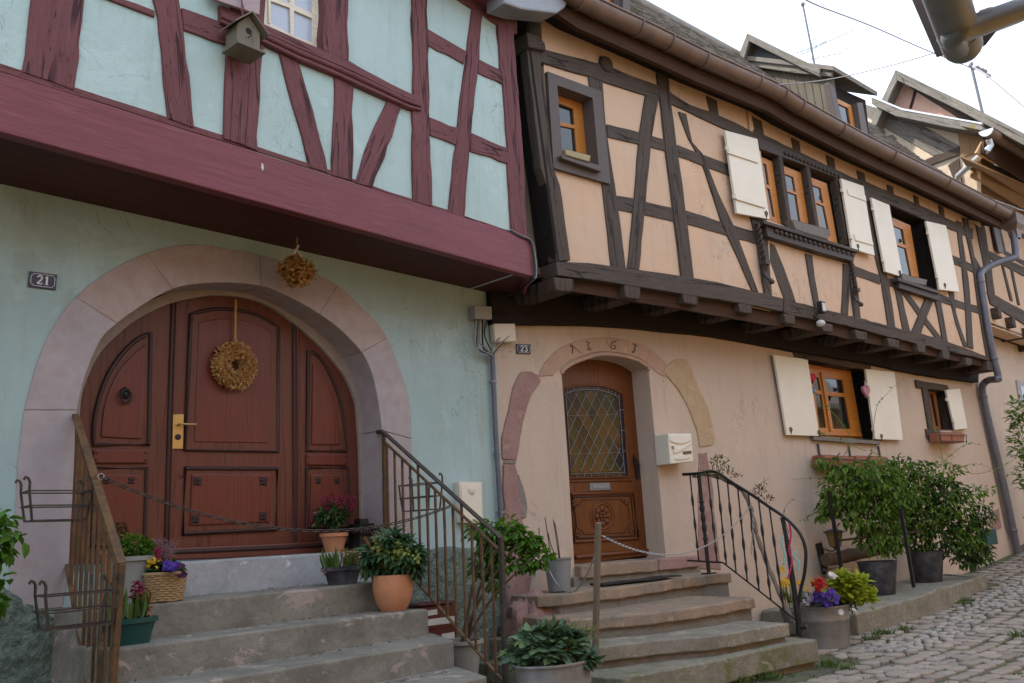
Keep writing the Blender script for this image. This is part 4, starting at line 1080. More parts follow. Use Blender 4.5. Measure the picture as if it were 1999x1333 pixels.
# ---- small upper window with its broad brown surround
oslab('window_surround', [(1069, 139), (1112, 152), (1146, 163), (1174, 178), (1192, 359), (1130, 341), (1081, 327)], .05, .10, 'brown_metal', amp=0) if 0 else None
def ring_slab(name, outer, inner, off, th, mat):
    mb = MB(); P = pxs(O2, outer, off); I = pxs(O2, inner, off); n = -O2A.n if outer[0][0] < 1530 else -O2B.n
    holed(mb, P, [I], n, th); k = len(P); b = [p + n * th for p in P]
    mb.add(P + b, [(j, i, k + i, k + j) for i, j in ((i, (i + 1) % k) for i in range(k))]); return mb.build(name, M[mat], OH)
ring_slab('window_surround', [(1069, 139), (1174, 178), (1192, 359), (1081, 327)], H1, .05, .18, 'brown_metal')
f = casement('window', O2A, [(1076, 170), (1138, 194), (1148, 326), (1078, 306)], [[(1082, 198), (1119, 212), (1122, 244), (1084, 236)], [(1084, 243), (1122, 251), (1127, 312), (1087, 302)]], -.12, OH, DWo, M['window_glass'], .05)
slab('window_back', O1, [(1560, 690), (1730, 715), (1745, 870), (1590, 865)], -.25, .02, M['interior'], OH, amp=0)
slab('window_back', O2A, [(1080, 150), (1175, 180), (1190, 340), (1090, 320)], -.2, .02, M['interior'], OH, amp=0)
oslab('window_ledge', [(1096, 302), (1178, 329), (1174, 335), (1098, 309)], .11, .16, 'brown_metal', amp=0)
# ---- triple window
slab('window_frame', O2B, [(1474, 262), (1650, 338), (1672, 492), (1494, 430)], -.10, .04, M['black_timber'], OH, amp=0)
def light(outer, p1, p2, pl):
    return casement('window', pl, outer, [p1, p2], -.05, OH, DWo, M['window_glass'], .05)
light([(1486, 306), (1507, 315), (1525, 438), (1502, 430)], [(1489, 318), (1496, 321), (1502, 362), (1495, 359)], [(1496, 366), (1503, 369), (1513, 424), (1505, 422)], O2B)
light([(1526, 322), (1563, 337), (1580, 448), (1543, 436)], [(1530, 338), (1549, 346), (1554, 375), (1535, 368)], [(1536, 373), (1555, 380), (1563, 433), (1545, 427)], O2B)
light([(1582, 346), (1614, 358), (1635, 476), (1600, 463)], [(1586, 361), (1602, 367), (1608, 397), (1592, 391)], [(1593, 396), (1609, 402), (1621, 460), (1605, 455)], O2B)
for (a, b, wd) in (((1515, 296), (1535, 440), .10), ((1569, 320), (1591, 458), .10), ((1628, 346), (1651, 480), .14)):
    mb = MB(); pl = O2A if a[0] < 1530 else O2B; pl = O2B; mb.bar(pl.at(*a, -.02), pl.at(*b, -.02), wd, .12, pl.n); o = mb.build('mullion', M[DT], OH, bevel=.012)
oslab('lintel_carved', [(1480, 268), (1560, 300), (1645, 336), (1646, 352), (1560, 318), (1484, 290)], .05, .12, 'carved', amp=.003)
mb = MB()
for i in range(15):
    t = i / 14; mb.ball(O2B.at(1534 + 104 * t, 299 + 45 * t, .055), .042, 7, 5, 1, .5, .7)
mb.build('lintel_carving', M['carved'], OH, smooth=60)
oslab('window_sill', [(1490, 429), (1600, 463), (1678, 488), (1677, 493), (1600, 470), (1492, 436)], .16, .2, 'carved', amp=.002)
oslab('sill_carved', [(1494, 436), (1600, 469), (1672, 491), (1666, 510), (1600, 492), (1499, 461)], .11, .14, 'carved', amp=.002)
mb = MB()
for i in range(17):
    t = i / 16; mb.ball(O2.at(1516 + 148 * t, 451 + 46 * t, .115), .046, 8, 6, 1, .45, .75)
mb.build('sill_scallops', M['carved'], OH, smooth=60)
def console(top, bot, w_):
    a, b = O2.at(*top, .09), O2.at(*bot, .09); mb = MB(); d = (b - a); L = d.length; n = 22
    pl = O2B
    for k in range(2):
        path = [a + d * (i / n * .62) + pl.u * (w_ * .5 * cos(i * .95 + k * pi)) + pl.n * (w_ * .5 * sin(i * .95 + k * pi)) for i in range(n + 1)]
        mb.tube(path, w_ * .42, 7)
    c = a + d * .66; mb.box(c, w_ * 2.1, .09, L * .07, (pl.u, pl.n, V((0, 0, 1))))
    prof = [(c + d * .03 + pl.n * .01), c + d * .14 - pl.n * .03, c + d * .24 + pl.n * .0, c + d * .32 + pl.n * .05, c + d * .34 + pl.n * .02]
    for s in (-1, 0, 1): mb.tube([q + pl.u * (s * w_ * .6) for q in smooth_path(prof, 4)], w_ * .40, 7)
    mb.build('carved_console', M['carved'], OH, smooth=60)
console((1478, 436), (1501, 553), .045); console((1661, 508), (1676, 597), .040)
shutter('shutter', O2A, [(1416, 254), (1479, 271), (1503, 428), (1439, 416)], .09, [[(1418, 286), (1478, 304), (1481, 318), (1421, 298)], [(1434, 375), (1493, 392), (1495, 406), (1436, 388)]], hinges=[(1420, 290), (1434, 384)], label='large battened cream shutter left of the triple window')
shutter('shutter', O2B, [(1642, 348), (1686, 363), (1708, 499), (1664, 485)], .09, [[(1654, 368), (1690, 382), (1692, 393), (1657, 380)], [(1668, 456), (1703, 468), (1706, 479), (1671, 469)]], hinges=[(1644, 372), (1661, 464)], label='battened cream shutter right of the triple window')
catch(O2A, 1497, 424, off=.1); catch(O2B, 1676, 487, off=.1)
# ---- single upper window
reveals(O2B, H4, .25, M['black_timber'])
casement('window', O2B, [(1741, 424), (1777, 440), (1796, 554), (1760, 545)], [[(1744, 440), (1763, 448), (1768, 478), (1749, 472)], [(1750, 478), (1769, 485), (1780, 540), (1762, 535)]], -.12, OH, DWo, M['window_glass'], .05)
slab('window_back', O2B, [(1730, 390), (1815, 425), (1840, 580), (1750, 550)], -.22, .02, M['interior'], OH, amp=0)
shutter('shutter', O2B, [(1701, 385), (1736, 400), (1763, 541), (1729, 530)], .085, hinges=[(1704, 408), (1724, 508)], label='narrow plain cream shutter left of the single upper window')
shutter('shutter', O2B, [(1808, 431), (1847, 440), (1873, 570), (1835, 565)], .085, hinges=[(1811, 455), (1829, 540)], label='plain cream shutter right of the single upper window')
catch(O2B, 1846, 562, off=.1); catch(O2B, 1758, 538, off=.1)
oslab('window_sill', [(1753, 541), (1834, 568), (1835, 574), (1754, 548)], .13, .16, 'carved', amp=.002)
oslab('sill_board', [(1755, 547), (1834, 572), (1834, 587), (1756, 562)], .09, .12, 'carved', amp=.002)
# ---- eave, gutter, roof
def gut_pt(x, y, off): return O2.at(x, y, off)
GP = [(1060, -45), (1139, 10), (1274, 73), (1375, 122), (1507, 180), (1560, 213), (1690, 283), (1842, 358), (1965, 421)]
GO = .42
gpath = [gut_pt(x, y, GO) for x, y in GP]
mb = MB(); r = .122; n = 9
rows = []
sp = smooth_path(gpath, 6)
for i, p in enumerate(sp):
    t = (sp[min(i + 1, len(sp) - 1)] - sp[max(i - 1, 0)]).normalized(); nn = V((t.y, -t.x, 0)).normalized(); 
    rows.append([p + V((0, 0, r * .55)) + nn * (r * cos(a)) - V((0, 0, r * 1.15 * sin(a))) for a in [pi * k / n for k in range(n + 1)]])
fs = []; vs = [q for row in rows for q in row]
for i in range(len(rows) - 1):
    for k in range(n): fs.append((i * (n + 1) + k, i * (n + 1) + k + 1, (i + 1) * (n + 1) + k + 1, (i + 1) * (n + 1) + k))
mb.add(vs, fs); mb.tube([row[0] for row in rows], .012, 8)
mb.add(rows[-1], [list(range(n + 1))])
GUT = mb.build('gutter', M['copper_gutter'], OH, smooth=50)
md = GUT.modifiers.new('thick', 'SOLIDIFY'); md.thickness = .004
for i in range(2, len(sp) - 1, 4):
    t = (sp[i + 1] - sp[i - 1]).normalized(); nn = V((t.y, -t.x, 0)).normalized(); p = sp[i] + t * ru(-.1, .1)
    mb = MB(); mb.tube([p + V((0, 0, r * .55)) + nn * ((r + .006) * cos(a)) - V((0, 0, (r + .006) * 1.15 * sin(a))) for a in [pi * k / 10 for k in range(11)]], .010, 6); mb.build('gutter_bracket', M['copper_gutter'], GUT, smooth=60)
# eave boards below the gutter
def strip(name, a_off, b_off, dz_a, dz_b, mat, th=.03):
    mb = MB()
    for i in range(len(gpath) - 1):
        a, b = gpath[i], gpath[i + 1]; t = (b - a).normalized(); nn = V((t.y, -t.x, 0)).normalized()
        P = [a + nn * a_off + V((0, 0, dz_a)), b + nn * a_off + V((0, 0, dz_a)), b + nn * b_off + V((0, 0, dz_b)), a + nn * b_off + V((0, 0, dz_b))]
        mb.prism(P, V((0, 0, th)), uax=t)
    return mb.build(name, M[mat], OH)
strip('eave_board', -.10, -.16, -.22, -.22, 'brown_board', .36)
strip('eave_soffit', -.15, -.60, -.20, .02, 'black_timber')
strip('eave_soffit', -.08, .02, .02, .0, 'brown_board')
# tiled roof: a sheet of lapped tiles
slope = radians(50)
def roof_plane_hit(x, y, a, b, sl_):
    t = (b - a).normalized(); nin = V((-t.y, t.x, 0)).normalized(); up = nin * cos(sl_) + V((0, 0, sin(sl_))); nr = t.cross(up)
    d = ray(x, y); q = CAM + d * ((a - CAM).dot(nr) / d.dot(nr)); return (q - a).dot(up), (q - a).dot(t)
g0, g1 = gpath[0], gpath[-1]
def roof_sheet(name, a, b, len_up, slope_, mat, parent, tw=.19, te=.17, start=.0):
    """tiles from eave line a-b up the slope; each tile has a rounded butt and laps the one below"""
    t = (b - a); L = t.length; t.normalize(); nin = V((-t.y, t.x, 0)).normalized()
    up = nin * cos(slope_) + V((0, 0, sin(slope_))); nr = up.cross(t) * -1
    if nr.z < 0: nr = -nr
    mb = MB(); nu = int(L / tw); nv = int(len_up / te)
    for j in range(nv):
        for i in range(nu):
            x0 = (i + (.5 if j % 2 else 0)) * tw; v0 = start + j * te; sk = ru(-.006, .006); hz = ru(0, .008)
            vs = []
            for (du, dv, h) in ((.0, .06, .040), (.15, .014, .052), (.5, -.025, .060), (.85, .014, .052), (1.0, .06, .040)):
                vs.append(a + t * (x0 + du * tw * .97) + up * (v0 + dv + sk) + nr * (h + hz))
            for (du, h) in ((1.0, .004), (.5, .016), (0, .004)):
                vs.append(a + t * (x0 + du * tw * .97) + up * (v0 + te * 1.35) + nr * h)
            lo = [p - nr * .020 for p in vs[:5]]
            mb.add(vs + lo, [(0, 1, 2, 3, 4, 5, 6, 7), (8, 9, 1, 0), (9, 10, 2, 1), (10, 11, 3, 2), (11, 12, 4, 3)],
                   [[(x0 + i * .1, v0)] * 8] + [[(x0, v0)] * 4] * 4)
    return mb.build(name, mat, parent)
ga, gb = gpath[0] + V((0, 0, .10)), gpath[-1] + V((0, 0, .10)); ga += Bent.n * -.10; gb += Bent.n * -.10
random.seed(21)
RT0 = ga - (gb - ga).normalized() * .3
# ridge traced on the picture fixes how far the slope runs
print('ROOFLEN', [roof_plane_hit(x, y, ga, gb, slope) for x, y in ((1270, 4), (1380, 69), (1444, 107), (1520, 165))])
roof_len = 2.6
roof_sheet('roof', ga, gb, roof_len, slope, M['roof_tile'], OH)
tt = (gb - ga).normalized(); nin = V((-tt.y, tt.x, 0)).normalized(); upv = nin * cos(slope) + V((0, 0, sin(slope)))
rA, rB = ga + upv * (roof_len + .12), gb + upv * (roof_len + .12); dn = V((0, 0, -.05))
mb = MB(); mb.prism([ga - upv * .1 + dn, gb - upv * .1 + dn, rB + dn, rA + dn], V((0, 0, -.08)), uax=tt); mb.build('roof_deck', M['brown_board'], OH)
bk_ = nin * cos(slope) - V((0, 0, sin(slope)))
mb = MB(); mb.prism([rA + dn, rB + dn, rB + bk_ * 3.6, rA + bk_ * 3.6], V((0, 0, -.08)), uax=tt); mb.build('roof', M['roof_tile'], OH)
mb = MB(); mb.tube([rA + V((0, 0, .0)), rB + V((0, 0, .0))], .10, 10); mb.build('ridge_tiles', M['roof_tile'], OH, smooth=60)
for a_, b_ in ((rA + bk_ * 3.4, rB + bk_ * 3.4),):
    mb = MB(); mb.prism([V((a_.x, a_.y, -1.5)), V((b_.x, b_.y, -1.2)), b_, a_], nin * -.2); mb.build('back_wall', M['lower_peach'], OH)
for e_, r_, b_, s_ in ((ga, rA, rA + bk_ * 3.4, .15), (gb, rB, rB + bk_ * 3.4, -.15)):
    mb = MB(); i_ = tt * (s_ * 3); f_ = e_ + nin * 1.6 + i_; mb.prism([V((f_.x, f_.y, 2.7)), f_ + V((0, 0, .3)), r_ + i_ + V((0, 0, -.3)), b_ + i_, V((b_.x + i_.x, b_.y + i_.y, -1.2)), V((f_.x, f_.y, -1.2)) + nin * 1.0], tt * (.1 if s_ > 0 else -.1)); mb.build('gable_wall', M['lower_peach'], OH)
# ------------------------------------------------------------------ steps up to the red door
ST = thing('stone_steps', 'worn grey concrete steps with railings on both sides, up to the red arched door', 'steps', (3.5, -1, -1.38))
def step_block(name, poly, top, bot, mat, parent, bev=.016, amp=.006, step=.13):
    P = rough([V((x, y, top)) for x, y in poly], step, amp); P = [V((p.x, p.y, top + noise.noise(p * 3.1) * .005)) for p in P]
    mb = MB(); mb.prism(P, V((0, 0, bot - top)), uax=V((1, 0, 0))); return mb.build(name, M[mat], parent, bevel=bev, bseg=3)
def xy(P): return (P.x, P.y)
zs = (-.33, -.535, -.725, -.91, -1.10)
step_block('threshold', [(2.80, -.05), (5.02, -.05), (5.02, .4), (2.80, .4)], -.088, -.6, 'threshold_stone', ST)
rf2, rb2 = onZ(837, 1188, zs[1]), onZ(830, 1182, zs[1]); rf3, rb3 = onZ(886, 1249, zs[2]), onZ(843, 1235, zs[2]); rf4, rb4 = onZ(951, 1319, zs[3]), onZ(896, 1301, zs[3])
step_block('step', [(2.40, -.56), (4.72, -.53), (4.72, .0), (2.40, .0)], zs[0], -1.4, 'concrete_step', ST)
step_block('step', [(2.36, -.93), xy(rf2), (4.70, -.4), (2.36, -.4)], zs[1], -1.4, 'concrete_step', ST)
step_block('step', [(2.33, rf3.y + .03), xy(rf3), xy(rb3), (rb3.x, -.8), (2.33, -.8)], zs[2], -1.4, 'concrete_step', ST)
step_block('step', [(2.30, rf4.y + .03), xy(rf4), xy(rb4), (rb4.x, -1.2), (2.30, -1.2)], zs[3], -1.45, 'concrete_step', ST)
step_block('step', [(2.28, rf4.y - .38), (rf4.x + .12, rf4.y - .40), (rf4.x, rf4.y + .1), (2.28, rf4.y + .1)], zs[4], -1.5, 'concrete_step', ST)
random.seed(44); lt = MB()
for (x0, x1, y0, z) in ((2.9, 4.7, -.09, zs[0]), (2.5, 4.7, -.58, zs[1]), (2.4, 4.6, -.97, zs[2]), (2.4, 4.4, -1.46, zs[3])):
    for _ in range(46):
        cx = x0 + (x1 - x0) * (rnd() if rnd() < .4 else .55 + .45 * rnd()); p = V((cx + ru(-.05, .05), y0 - abs(random.gauss(0, .035)), z + .006))
        lt.leaf(p, V((ru(-1, 1), ru(-1, 1), ru(0, .25))), V((ru(-.4, .4), ru(-.4, .4), 1)), ru(.012, .034), ru(.008, .018), .2, .4)
tag(lt.build('leaf_litter', M['leaf_brown']), kind='stuff')
# ------------------------------------------------------------------ steps up to the oak door
SO = thing('stone_steps', 'mossy sandstone steps of rough slabs up to the small oak door', 'steps', O1.pt(1.2, 1.2, -1.38))
def front_step(px, z0, z1, left_ext, mat, th, name='step', rise=None, back=.03, rmat='mortar'):
    n = len(px); F_ = []
    for i, (x, y) in enumerate(px):
        z = z0 + (z1 - z0) * i / (n - 1); F_.append(onZ(x, y, z))
    ll = O1.inv(F_[0]); rr = O1.inv(F_[-1])
    bl = O1.pt(ll[0] + left_ext, back, F_[0].z); br = O1.pt(rr[0] + .02, back, F_[-1].z)
    lft = O1.pt(ll[0] + left_ext, ll[1] - .12, F_[0].z)
    P = rough(F_ + [br, bl, lft], .05, .004); zf = lambda p: p.z + noise.noise(p * 5.1) * .004
    P = [p + V((noise.noise(p * 21), noise.noise(p * 19 + V((5, 0, 0))), 0)) * .006 for p in P]
    P = [V((p.x, p.y, zf(p))) for p in P]
    mb = MB(); mb.prism(P, V((0, 0, -th)), uax=O1.u); s = mb.build(name, M[mat], SO, bevel=.012, bseg=2)
    Q = [p - O1.n * .05 for p in F_] + [br, bl]
    Q = [V((p.x, p.y, p.z - th + .01)) for p in rough(Q, .06, .016)]
    mb = MB(); mb.prism(Q, V((0, 0, -.45 if rise is None else -rise)), uax=O1.u); mb.build('riser_mortar', M[rmat], SO, bevel=.01)
    return F_
# sill stones
for a, b, mat in ((.92, 2.12, 'sand_step'), (2.14, 2.85, 'red_stone')):
    P = rough([O1.pt(a, .10, -.375), O1.pt(b, .10, -.375 + .0), O1.pt(b, -.32, -.365), O1.pt(a, -.32, -.375)], .1, .006)
    mb = MB(); mb.prism(P, V((0, 0, -.13)), uax=O1.u); mb.build('sill_stone', M[mat], SO, bevel=.015, bseg=3)
mb = MB(); mb.prism(rough([O1.pt(.85, .06, -.49), O1.pt(2.9, .06, -.49), O1.pt(2.9, -.05, -.49), O1.pt(.85, -.05, -.49)], .06, .012), V((0, 0, -.3))); mb.build('riser_mortar', M['mortar'], SO, bevel=.01)
front_step([(1099, 1160), (1200, 1148), (1376, 1123), (1428, 1118)], -.60, -.56, -.22, 'sand_step', .105)
front_step([(1137, 1209), (1270, 1197), (1400, 1180), (1473, 1166)], -.785, -.765, -.10, 'sand_step', .10)
front_step([(1168, 1263), (1280, 1250), (1400, 1240), (1540, 1216)], -.965, -.965, -.04, 'moss_step', .12)
front_step([(1215, 1324), (1300, 1308), (1400, 1290), (1480, 1270), (1596, 1248)], -1.15, -1.13, -.06, 'moss_low', .20, rmat='moss_step')
# rough masonry that carries the steps beside the conduit
random.seed(8)
for (a, o_, z, r1, r2, r3, mt) in ((.12, .22, -.95, .30, .26, .36, 'red_stone'), (.30, .50, -1.15, .34, .30, .30, 'mortar'), (.02, .55, -1.22, .28, .26, .26, 'red_stone'), (.45, .85, -1.25, .30, .26, .24, 'mortar')):
    mb = MB(); mb.ball(O1.pt(a, o_, z), 1.0, 22, 14); c_ = O1.pt(a, o_, z)
    for i, p in enumerate(mb.v):
        d = p - c_; n_ = 1 + .35 * noise.noise(d * 2.3 + c_ * 4) + .12 * noise.noise(d * 7 + c_)
        mb.v[i] = c_ + O1.u * d.dot(O1.u) * r1 * n_ + O1.n * d.dot(O1.n) * r2 * n_ + V((0, 0, d.z * r3 * n_))
    mb.build('foundation_stone', M[mt], SO, smooth=50)
mat_ = thing('door_mat', 'thin dark curled rubber mat on the top step before the oak door', 'mat', onZ(1245, 1132, -.57))
mb = MB(); a, b = onZ(1180, 1143, -.575), onZ(1332, 1125, -.555); w_ = O1.n * -.20
mb.prism(rough([a, b, b + w_, a + w_], .1, .006), V((0, 0, .012))); mb.tube([a + V((0, 0, .008)), a + w_ + V((0, 0, .012))], .014, 8); mb.build('sheet', M['rubber'], mat_)
# ------------------------------------------------------------------ ledge of the peach house
kp = [(1672, 1197, -1.105), (1690, 1192, -1.10), (1765, 1172, -1.06), (1840, 1150, -1.01), (1905, 1127, -.97), (1926, 1121, -.955)]
LF = [onZ(x, y, z) for x, y, z in kp]
i0_, i1_ = O1.inv(LF[0]), O1.inv(LF[-1])
P = rough(LF + [O1.pt(i1_[0] + .15, .03, LF[-1].z), O1.pt(i0_[0] - .1, .03, LF[0].z)], .12, .014)
mb = MB(); mb.prism(P, V((0, 0, -.42)), uax=O1.u)
LEDGE = tag(mb.build('stone_ledge', M['ledge_stone'], None, bevel=.03, bseg=3), 'long mossy stone ledge along the foot of the peach house, carrying pots', 'ledge'); center_origin(LEDGE)
# ------------------------------------------------------------------ railings
PLR = Plane((2.46, -.05), math.degrees(atan2(-1.15, -.18)))
PRR = Plane((5.09, -.05), math.degrees(atan2(-1.44, -.09)))
POR = Plane(xy(O1.pt(2.30, 0, 0)), -98)
def lerp2(a, b, t): return (a[0] + (b[0] - a[0]) * t, a[1] + (b[1] - a[1]) * t)
def rail(plane, name, label, top, bot, low, post_end, nb, mat_rail, mat_bal, flip):
    t = thing(name, label, 'railing', plane.at(*lerp2(top[0], top[1], .5)) * 1.0)
    t.location.z = -1.0
    a, b = plane.at(*top[0]), plane.at(*top[1])
    mb = MB(); mb.bar(a, b, .05, .014, V((0, 0, 1))); mb.build('handrail', M[mat_rail], t, bevel=.004)
    c, d = plane.at(*low[0]), plane.at(*low[1]); mb = MB(); mb.bar(c, d, .03, .012); mb.build('lower_rail', M[mat_bal], t, bevel=.002)
    e, f = plane.at(*bot[0]), plane.at(*bot[1]); mb = MB(); mb.bar(e, f, .03, .012); mb.build('bottom_rail', M[mat_bal], t, bevel=.002)
    p = plane.at(*post_end); mb = MB(); mb.bar(b, p, .034, .034, V((1, 0, 0))); mb.build('post', M[mat_rail], t, bevel=.004)
    for k in range(nb):
        u = (k + .35) / (nb + .1); s = c.lerp(d, u); hx = s.x, s.y
        # foot on the bottom rail under it
        q = (f - e); v = ((s - e).dot(V((q.x, q.y, 0)))) / (q.x * q.x + q.y * q.y); g = e + q * max(0, min(1, v))
        s2_ = s
        if k in (4, 9): s2_ = s + V((0, 0, .10))
        mb = MB(); mb.bar(s2_, V((s.x, s.y, g.z)), .016, .016, V((1, 0, 0))); mb.build('baluster', M[mat_bal], t)
    for y in (top[0], bot[0]):
        q = plane.at(*y); mb = MB(); mb.bar(q, V((q.x, .03, q.z)), .03, .03); mb.build('wall_anchor', M[mat_rail], t)
    return t
LR = rail(PLR, 'stair_railing', 'rusty iron railing left of the grey steps, with a wooden-brown handrail and two flower racks', [(148, 812), (238, 1100)], [(128, 1085), (173, 1345)], [(151, 838), (233, 1120)], (214, 1420), 9, 'rust_iron', 'rust_iron', 1)
RR = rail(PRR, 'stair_railing', 'rusty iron railing right of the grey steps, sloping down past the meter box', [(747, 842), (978, 1050)], [(751, 1062), (985, 1333)], [(750, 862), (973, 1072)], (987, 1345), 13, 'dark_rail', 'rust_iron', -1)
p = PRR.at(749, 845); mb = MB(); mb.bar(p, PRR.at(752, 1062), .026, .026, V((1, 0, 0))); mb.build('post', M['rust_iron'], RR)
def rack(label, c, L, dpt, h, adir, odir, hooks):
    t = thing('flower_rack', label, 'flower rack', c, 'empty wire flower racks hooked on the railings')
    A, O = V(adir).normalized(), V(odir).normalized()
    def ringpts(z, s=1.0): return [V(c) + A * (L / 2 * i * s) + O * (dpt / 2 * j * s) + V((0, 0, z)) for i, j in ((-1, -1), (1, -1), (1, 1), (-1, 1))]
    for z, s in ((h, 1), (h * .5, .97), (0, .85)):
        q = ringpts(z, s); mb = MB()
        for i in range(4): mb.bar(q[i], q[(i + 1) % 4], .014, .008)
        mb.build('hoop', M['dark_rail'], t)
    top, bt = ringpts(h), ringpts(0, .85)
    for i in range(4):
        mb = MB(); path = [bt[i], top[i]]
        if hooks[i]:
            path += [top[i] + V((0, 0, .05)), top[i] + V((0, 0, .072)) + O * .010, top[i] + V((0, 0, .078)) + O * .024, top[i] + V((0, 0, .062)) + O * .034]
        mb.tube(path, .008, 6); mb.build('hook_bar', M['dark_rail'], t, smooth=60)
    for k in (-.4, 0, .4):
        mb = MB(); mb.bar(V(c) + A * L * k - O * dpt * .42, V(c) + A * L * k + O * dpt * .42, .012, .006); mb.build('floor_bar', M['dark_rail'], t)
    return t
lu = -PLR.u
rack('empty wire flower rack, upper of the two outside the left railing', onX(108, 1016, 2.20), .24, .36, .17, PLR.u, (-1, 0, 0), (1, 1, 1, 1))
rack('empty wire flower rack, lower of the two outside the left railing', onX(148, 1222, 2.10), .24, .38, .17, PLR.u, (-1, 0, 0), (1, 1, 1, 1))
rack('empty wire flower rack hooked on the right railing in front of the meter box', onX(822, 996, 5.22), .42, .15, .22, PRR.u, (-1, 0, 0), (1, 1, 0, 0))
# ---- wrought iron railing by the oak door
OR = thing('stair_railing', 'black wrought iron railing with twisted balusters beside the oak door steps, ending in a curl', 'railing', O1.pt(2.3, 1.0, -.9))
tp = [POR.at(x, y) for x, y in s2([(1333, 926), (1365, 924), (1395, 921), (1434, 945), (1465, 964), (1498, 987), (1529, 1008), (1551, 1028), (1565, 1048), (1573, 1076), (1571, 1116), (1563, 1152), (1557, 1190)], 4)]
mb = MB(); mb.tube(tp, [.017] * len(tp), 8); mb.build('handrail', M['black_iron'], OR, smooth=60)
bp = [POR.at(x, y) for x, y in [(1342, 1094), (1411, 1098), (1460, 1136), (1556, 1212)]]
mb = MB(); mb.tube(bp, .010, 6); mb.build('bottom_rail', M['black_iron'], OR)
def twisted(a, b, r, ph, name='baluster'):
    n = 40; path = []; rr = []
    for i in range(n + 1):
        t = i / n; path.append(a.lerp(b, t)); k = r
        for c0, w0 in ((.30 + ph, .07), (.58 + ph, .07), (.83 + ph, .05)):
            d = abs(t - c0) / w0
            if d < 1: k = r * (1 + .9 * (1 - d * d)) 
        rr.append(k)
    mb = MB(); mb.tube(path, rr, 6); return mb.build(name, M['black_iron'], OR, smooth=40)
for k, (a, b) in enumerate((((1347, 928), (1364, 1094)), ((1382, 928), (1400, 1096)), ((1400, 930), (1418, 1103)), ((1420, 940), (1437, 1118)), ((1440, 951), (1459, 1135)), ((1461, 964), (1482, 1153)), ((1481, 978), (1505, 1171)), ((1502, 991), (1530, 1191)))):
    twisted(POR.at(*a), POR.at(*b), .0085, .03 * (k % 3))
a, b = POR.at(1364, 925), POR.at(1384, 1119); n = 30
mb = MB(); rr = [.022 if i < 9 or i > 18 else .018 + .012 * abs(sin((i - 9) * pi / 3)) for i in range(n + 1)]
mb.tube([a.lerp(b, i / n) for i in range(n + 1)], rr, 8); mb.lathe(a.lerp(b, .29), [(.03, -.01), (.035, 0), (.03, .01)], 10); mb.lathe(a.lerp(b, .66), [(.03, -.01), (.035, 0), (.03, .01)], 10)
mb.box(b, .16, .10, .014); mb.build('newel', M['black_iron'], OR, smooth=50)
ep = [POR.at(x, y) for x, y in [(1527, 1010), (1538, 1066), (1547, 1130), (1557, 1195), (1561, 1238)]]
mb = MB(); mb.tube(smooth_path(ep, 4), [.020 + .004 * (i % 4 == 0) + .014 * (i / 16) for i in range(17)], 8); mb.box(ep[-1], .16, .12, .016); mb.tube([POR.at(1557, 1190), POR.at(1560, 1222), POR.at(1571, 1226), POR.at(1574, 1222)], [.018, .022, .02, .012], 8); mb.build('end_post', M['black_iron'], OR, smooth=50)
# ---- chains
def chain(name, label, path, mat, link_l, r, wd):
    pts = [V(p) for p in path]; d = [0]
    for i in range(1, len(pts)): d.append(d[-1] + (pts[i] - pts[i - 1]).length)
    def at(s):
        s = max(0, min(d[-1], s)); i = 0
        while i < len(d) - 2 and d[i + 1] < s: i += 1
        return pts[i].lerp(pts[i + 1], (s - d[i]) / max(1e-6, d[i + 1] - d[i]))
    mb = MB(); pitch = link_l - 2.6 * r; n = int(d[-1] / pitch)
    for k in range(n):
        p, q = at(k * pitch), at(k * pitch + .01); t = (q - p)
        if t.length < 1e-6: continue
        t.normalize(); c = at((k + .5) * pitch)
        x = t.cross(V((0, 0, 1)));
        if x.length < .05: x = V((1, 0, 0))
        x.normalize(); y = x.cross(t); s = (x + y).normalized() if k % 2 else (x - y).normalized()
        hl, hw = link_l / 2 - r, wd / 2
        ring = []
        for j in range(10):
            a = 2 * pi * j / 10; cx = cos(a); ring.append(c + t * ((hl - hw) * (1 if cx > 0 else -1) + hw * cx) + s * (hw * sin(a)))
        mb.tube(ring, r, 5, True)
    return center_origin(tag(mb.build(name, M[mat], None, smooth=60), label, 'chain'))
def sagged(a, b, sag, n=40):
    return [V(a).lerp(V(b), i / n) - V((0, 0, sag * 4 * (i / n) * (1 - i / n))) for i in range(n + 1)]
A, B = PLR.at(197, 930, -.01), PRR.at(886, 985)
chain('chain', 'long dark iron chain slung between the two railings across the red door', sagged(A, B, .26), 'dark_rail', .052, .0042, .020)
mb = MB(); mb.tube([A + V((.018 * cos(t), 0, .018 * sin(t))) for t in [i * pi / 6 for i in range(12)]], .004, 6, True); tag(center_origin(mb.build('chain_ring', M['steel_chain'], None, smooth=60)), 'bright steel ring holding the dark chain to the left railing', 'ring')
stake_b = onZ(1162, 1278, -.965); dS = depth(stake_b); stake_t = onD(1168, 1020, dS)
mb = MB(); mb.bar(stake_b, stake_t, .040, .040, V((1, 0, 0))); STK = tag(center_origin(mb.build('wooden_stake', M['stake_wood'], None, bevel=.004)), 'upright square wooden stake before the oak door, with chains tied to it', 'stake')
C1, C2 = onD(1176, 1046, dS), POR.at(1467, 985)
chain('chain', 'bright steel chain hanging from the wooden stake to the black iron railing', sagged(C1, C2, .30) + [C2 + V((0, 0, -.03))], 'steel_chain', .036, .0029, .015)
chain('chain', 'short loose end of steel chain dangling down the black iron railing', [C2 + V((0, -.02, -.02)), POR.at(1470, 1040, .02), POR.at(1466, 1085, .02)], 'steel_chain', .040, .0036, .018)
ce = onZ(1068, 1104, -.34); 
chain('chain', 'thin silver ball chain drooping from the stake to the zinc bucket', sagged(onD(1163, 1077, dS), ce, .28), 'steel_chain', .018, .003, .012)
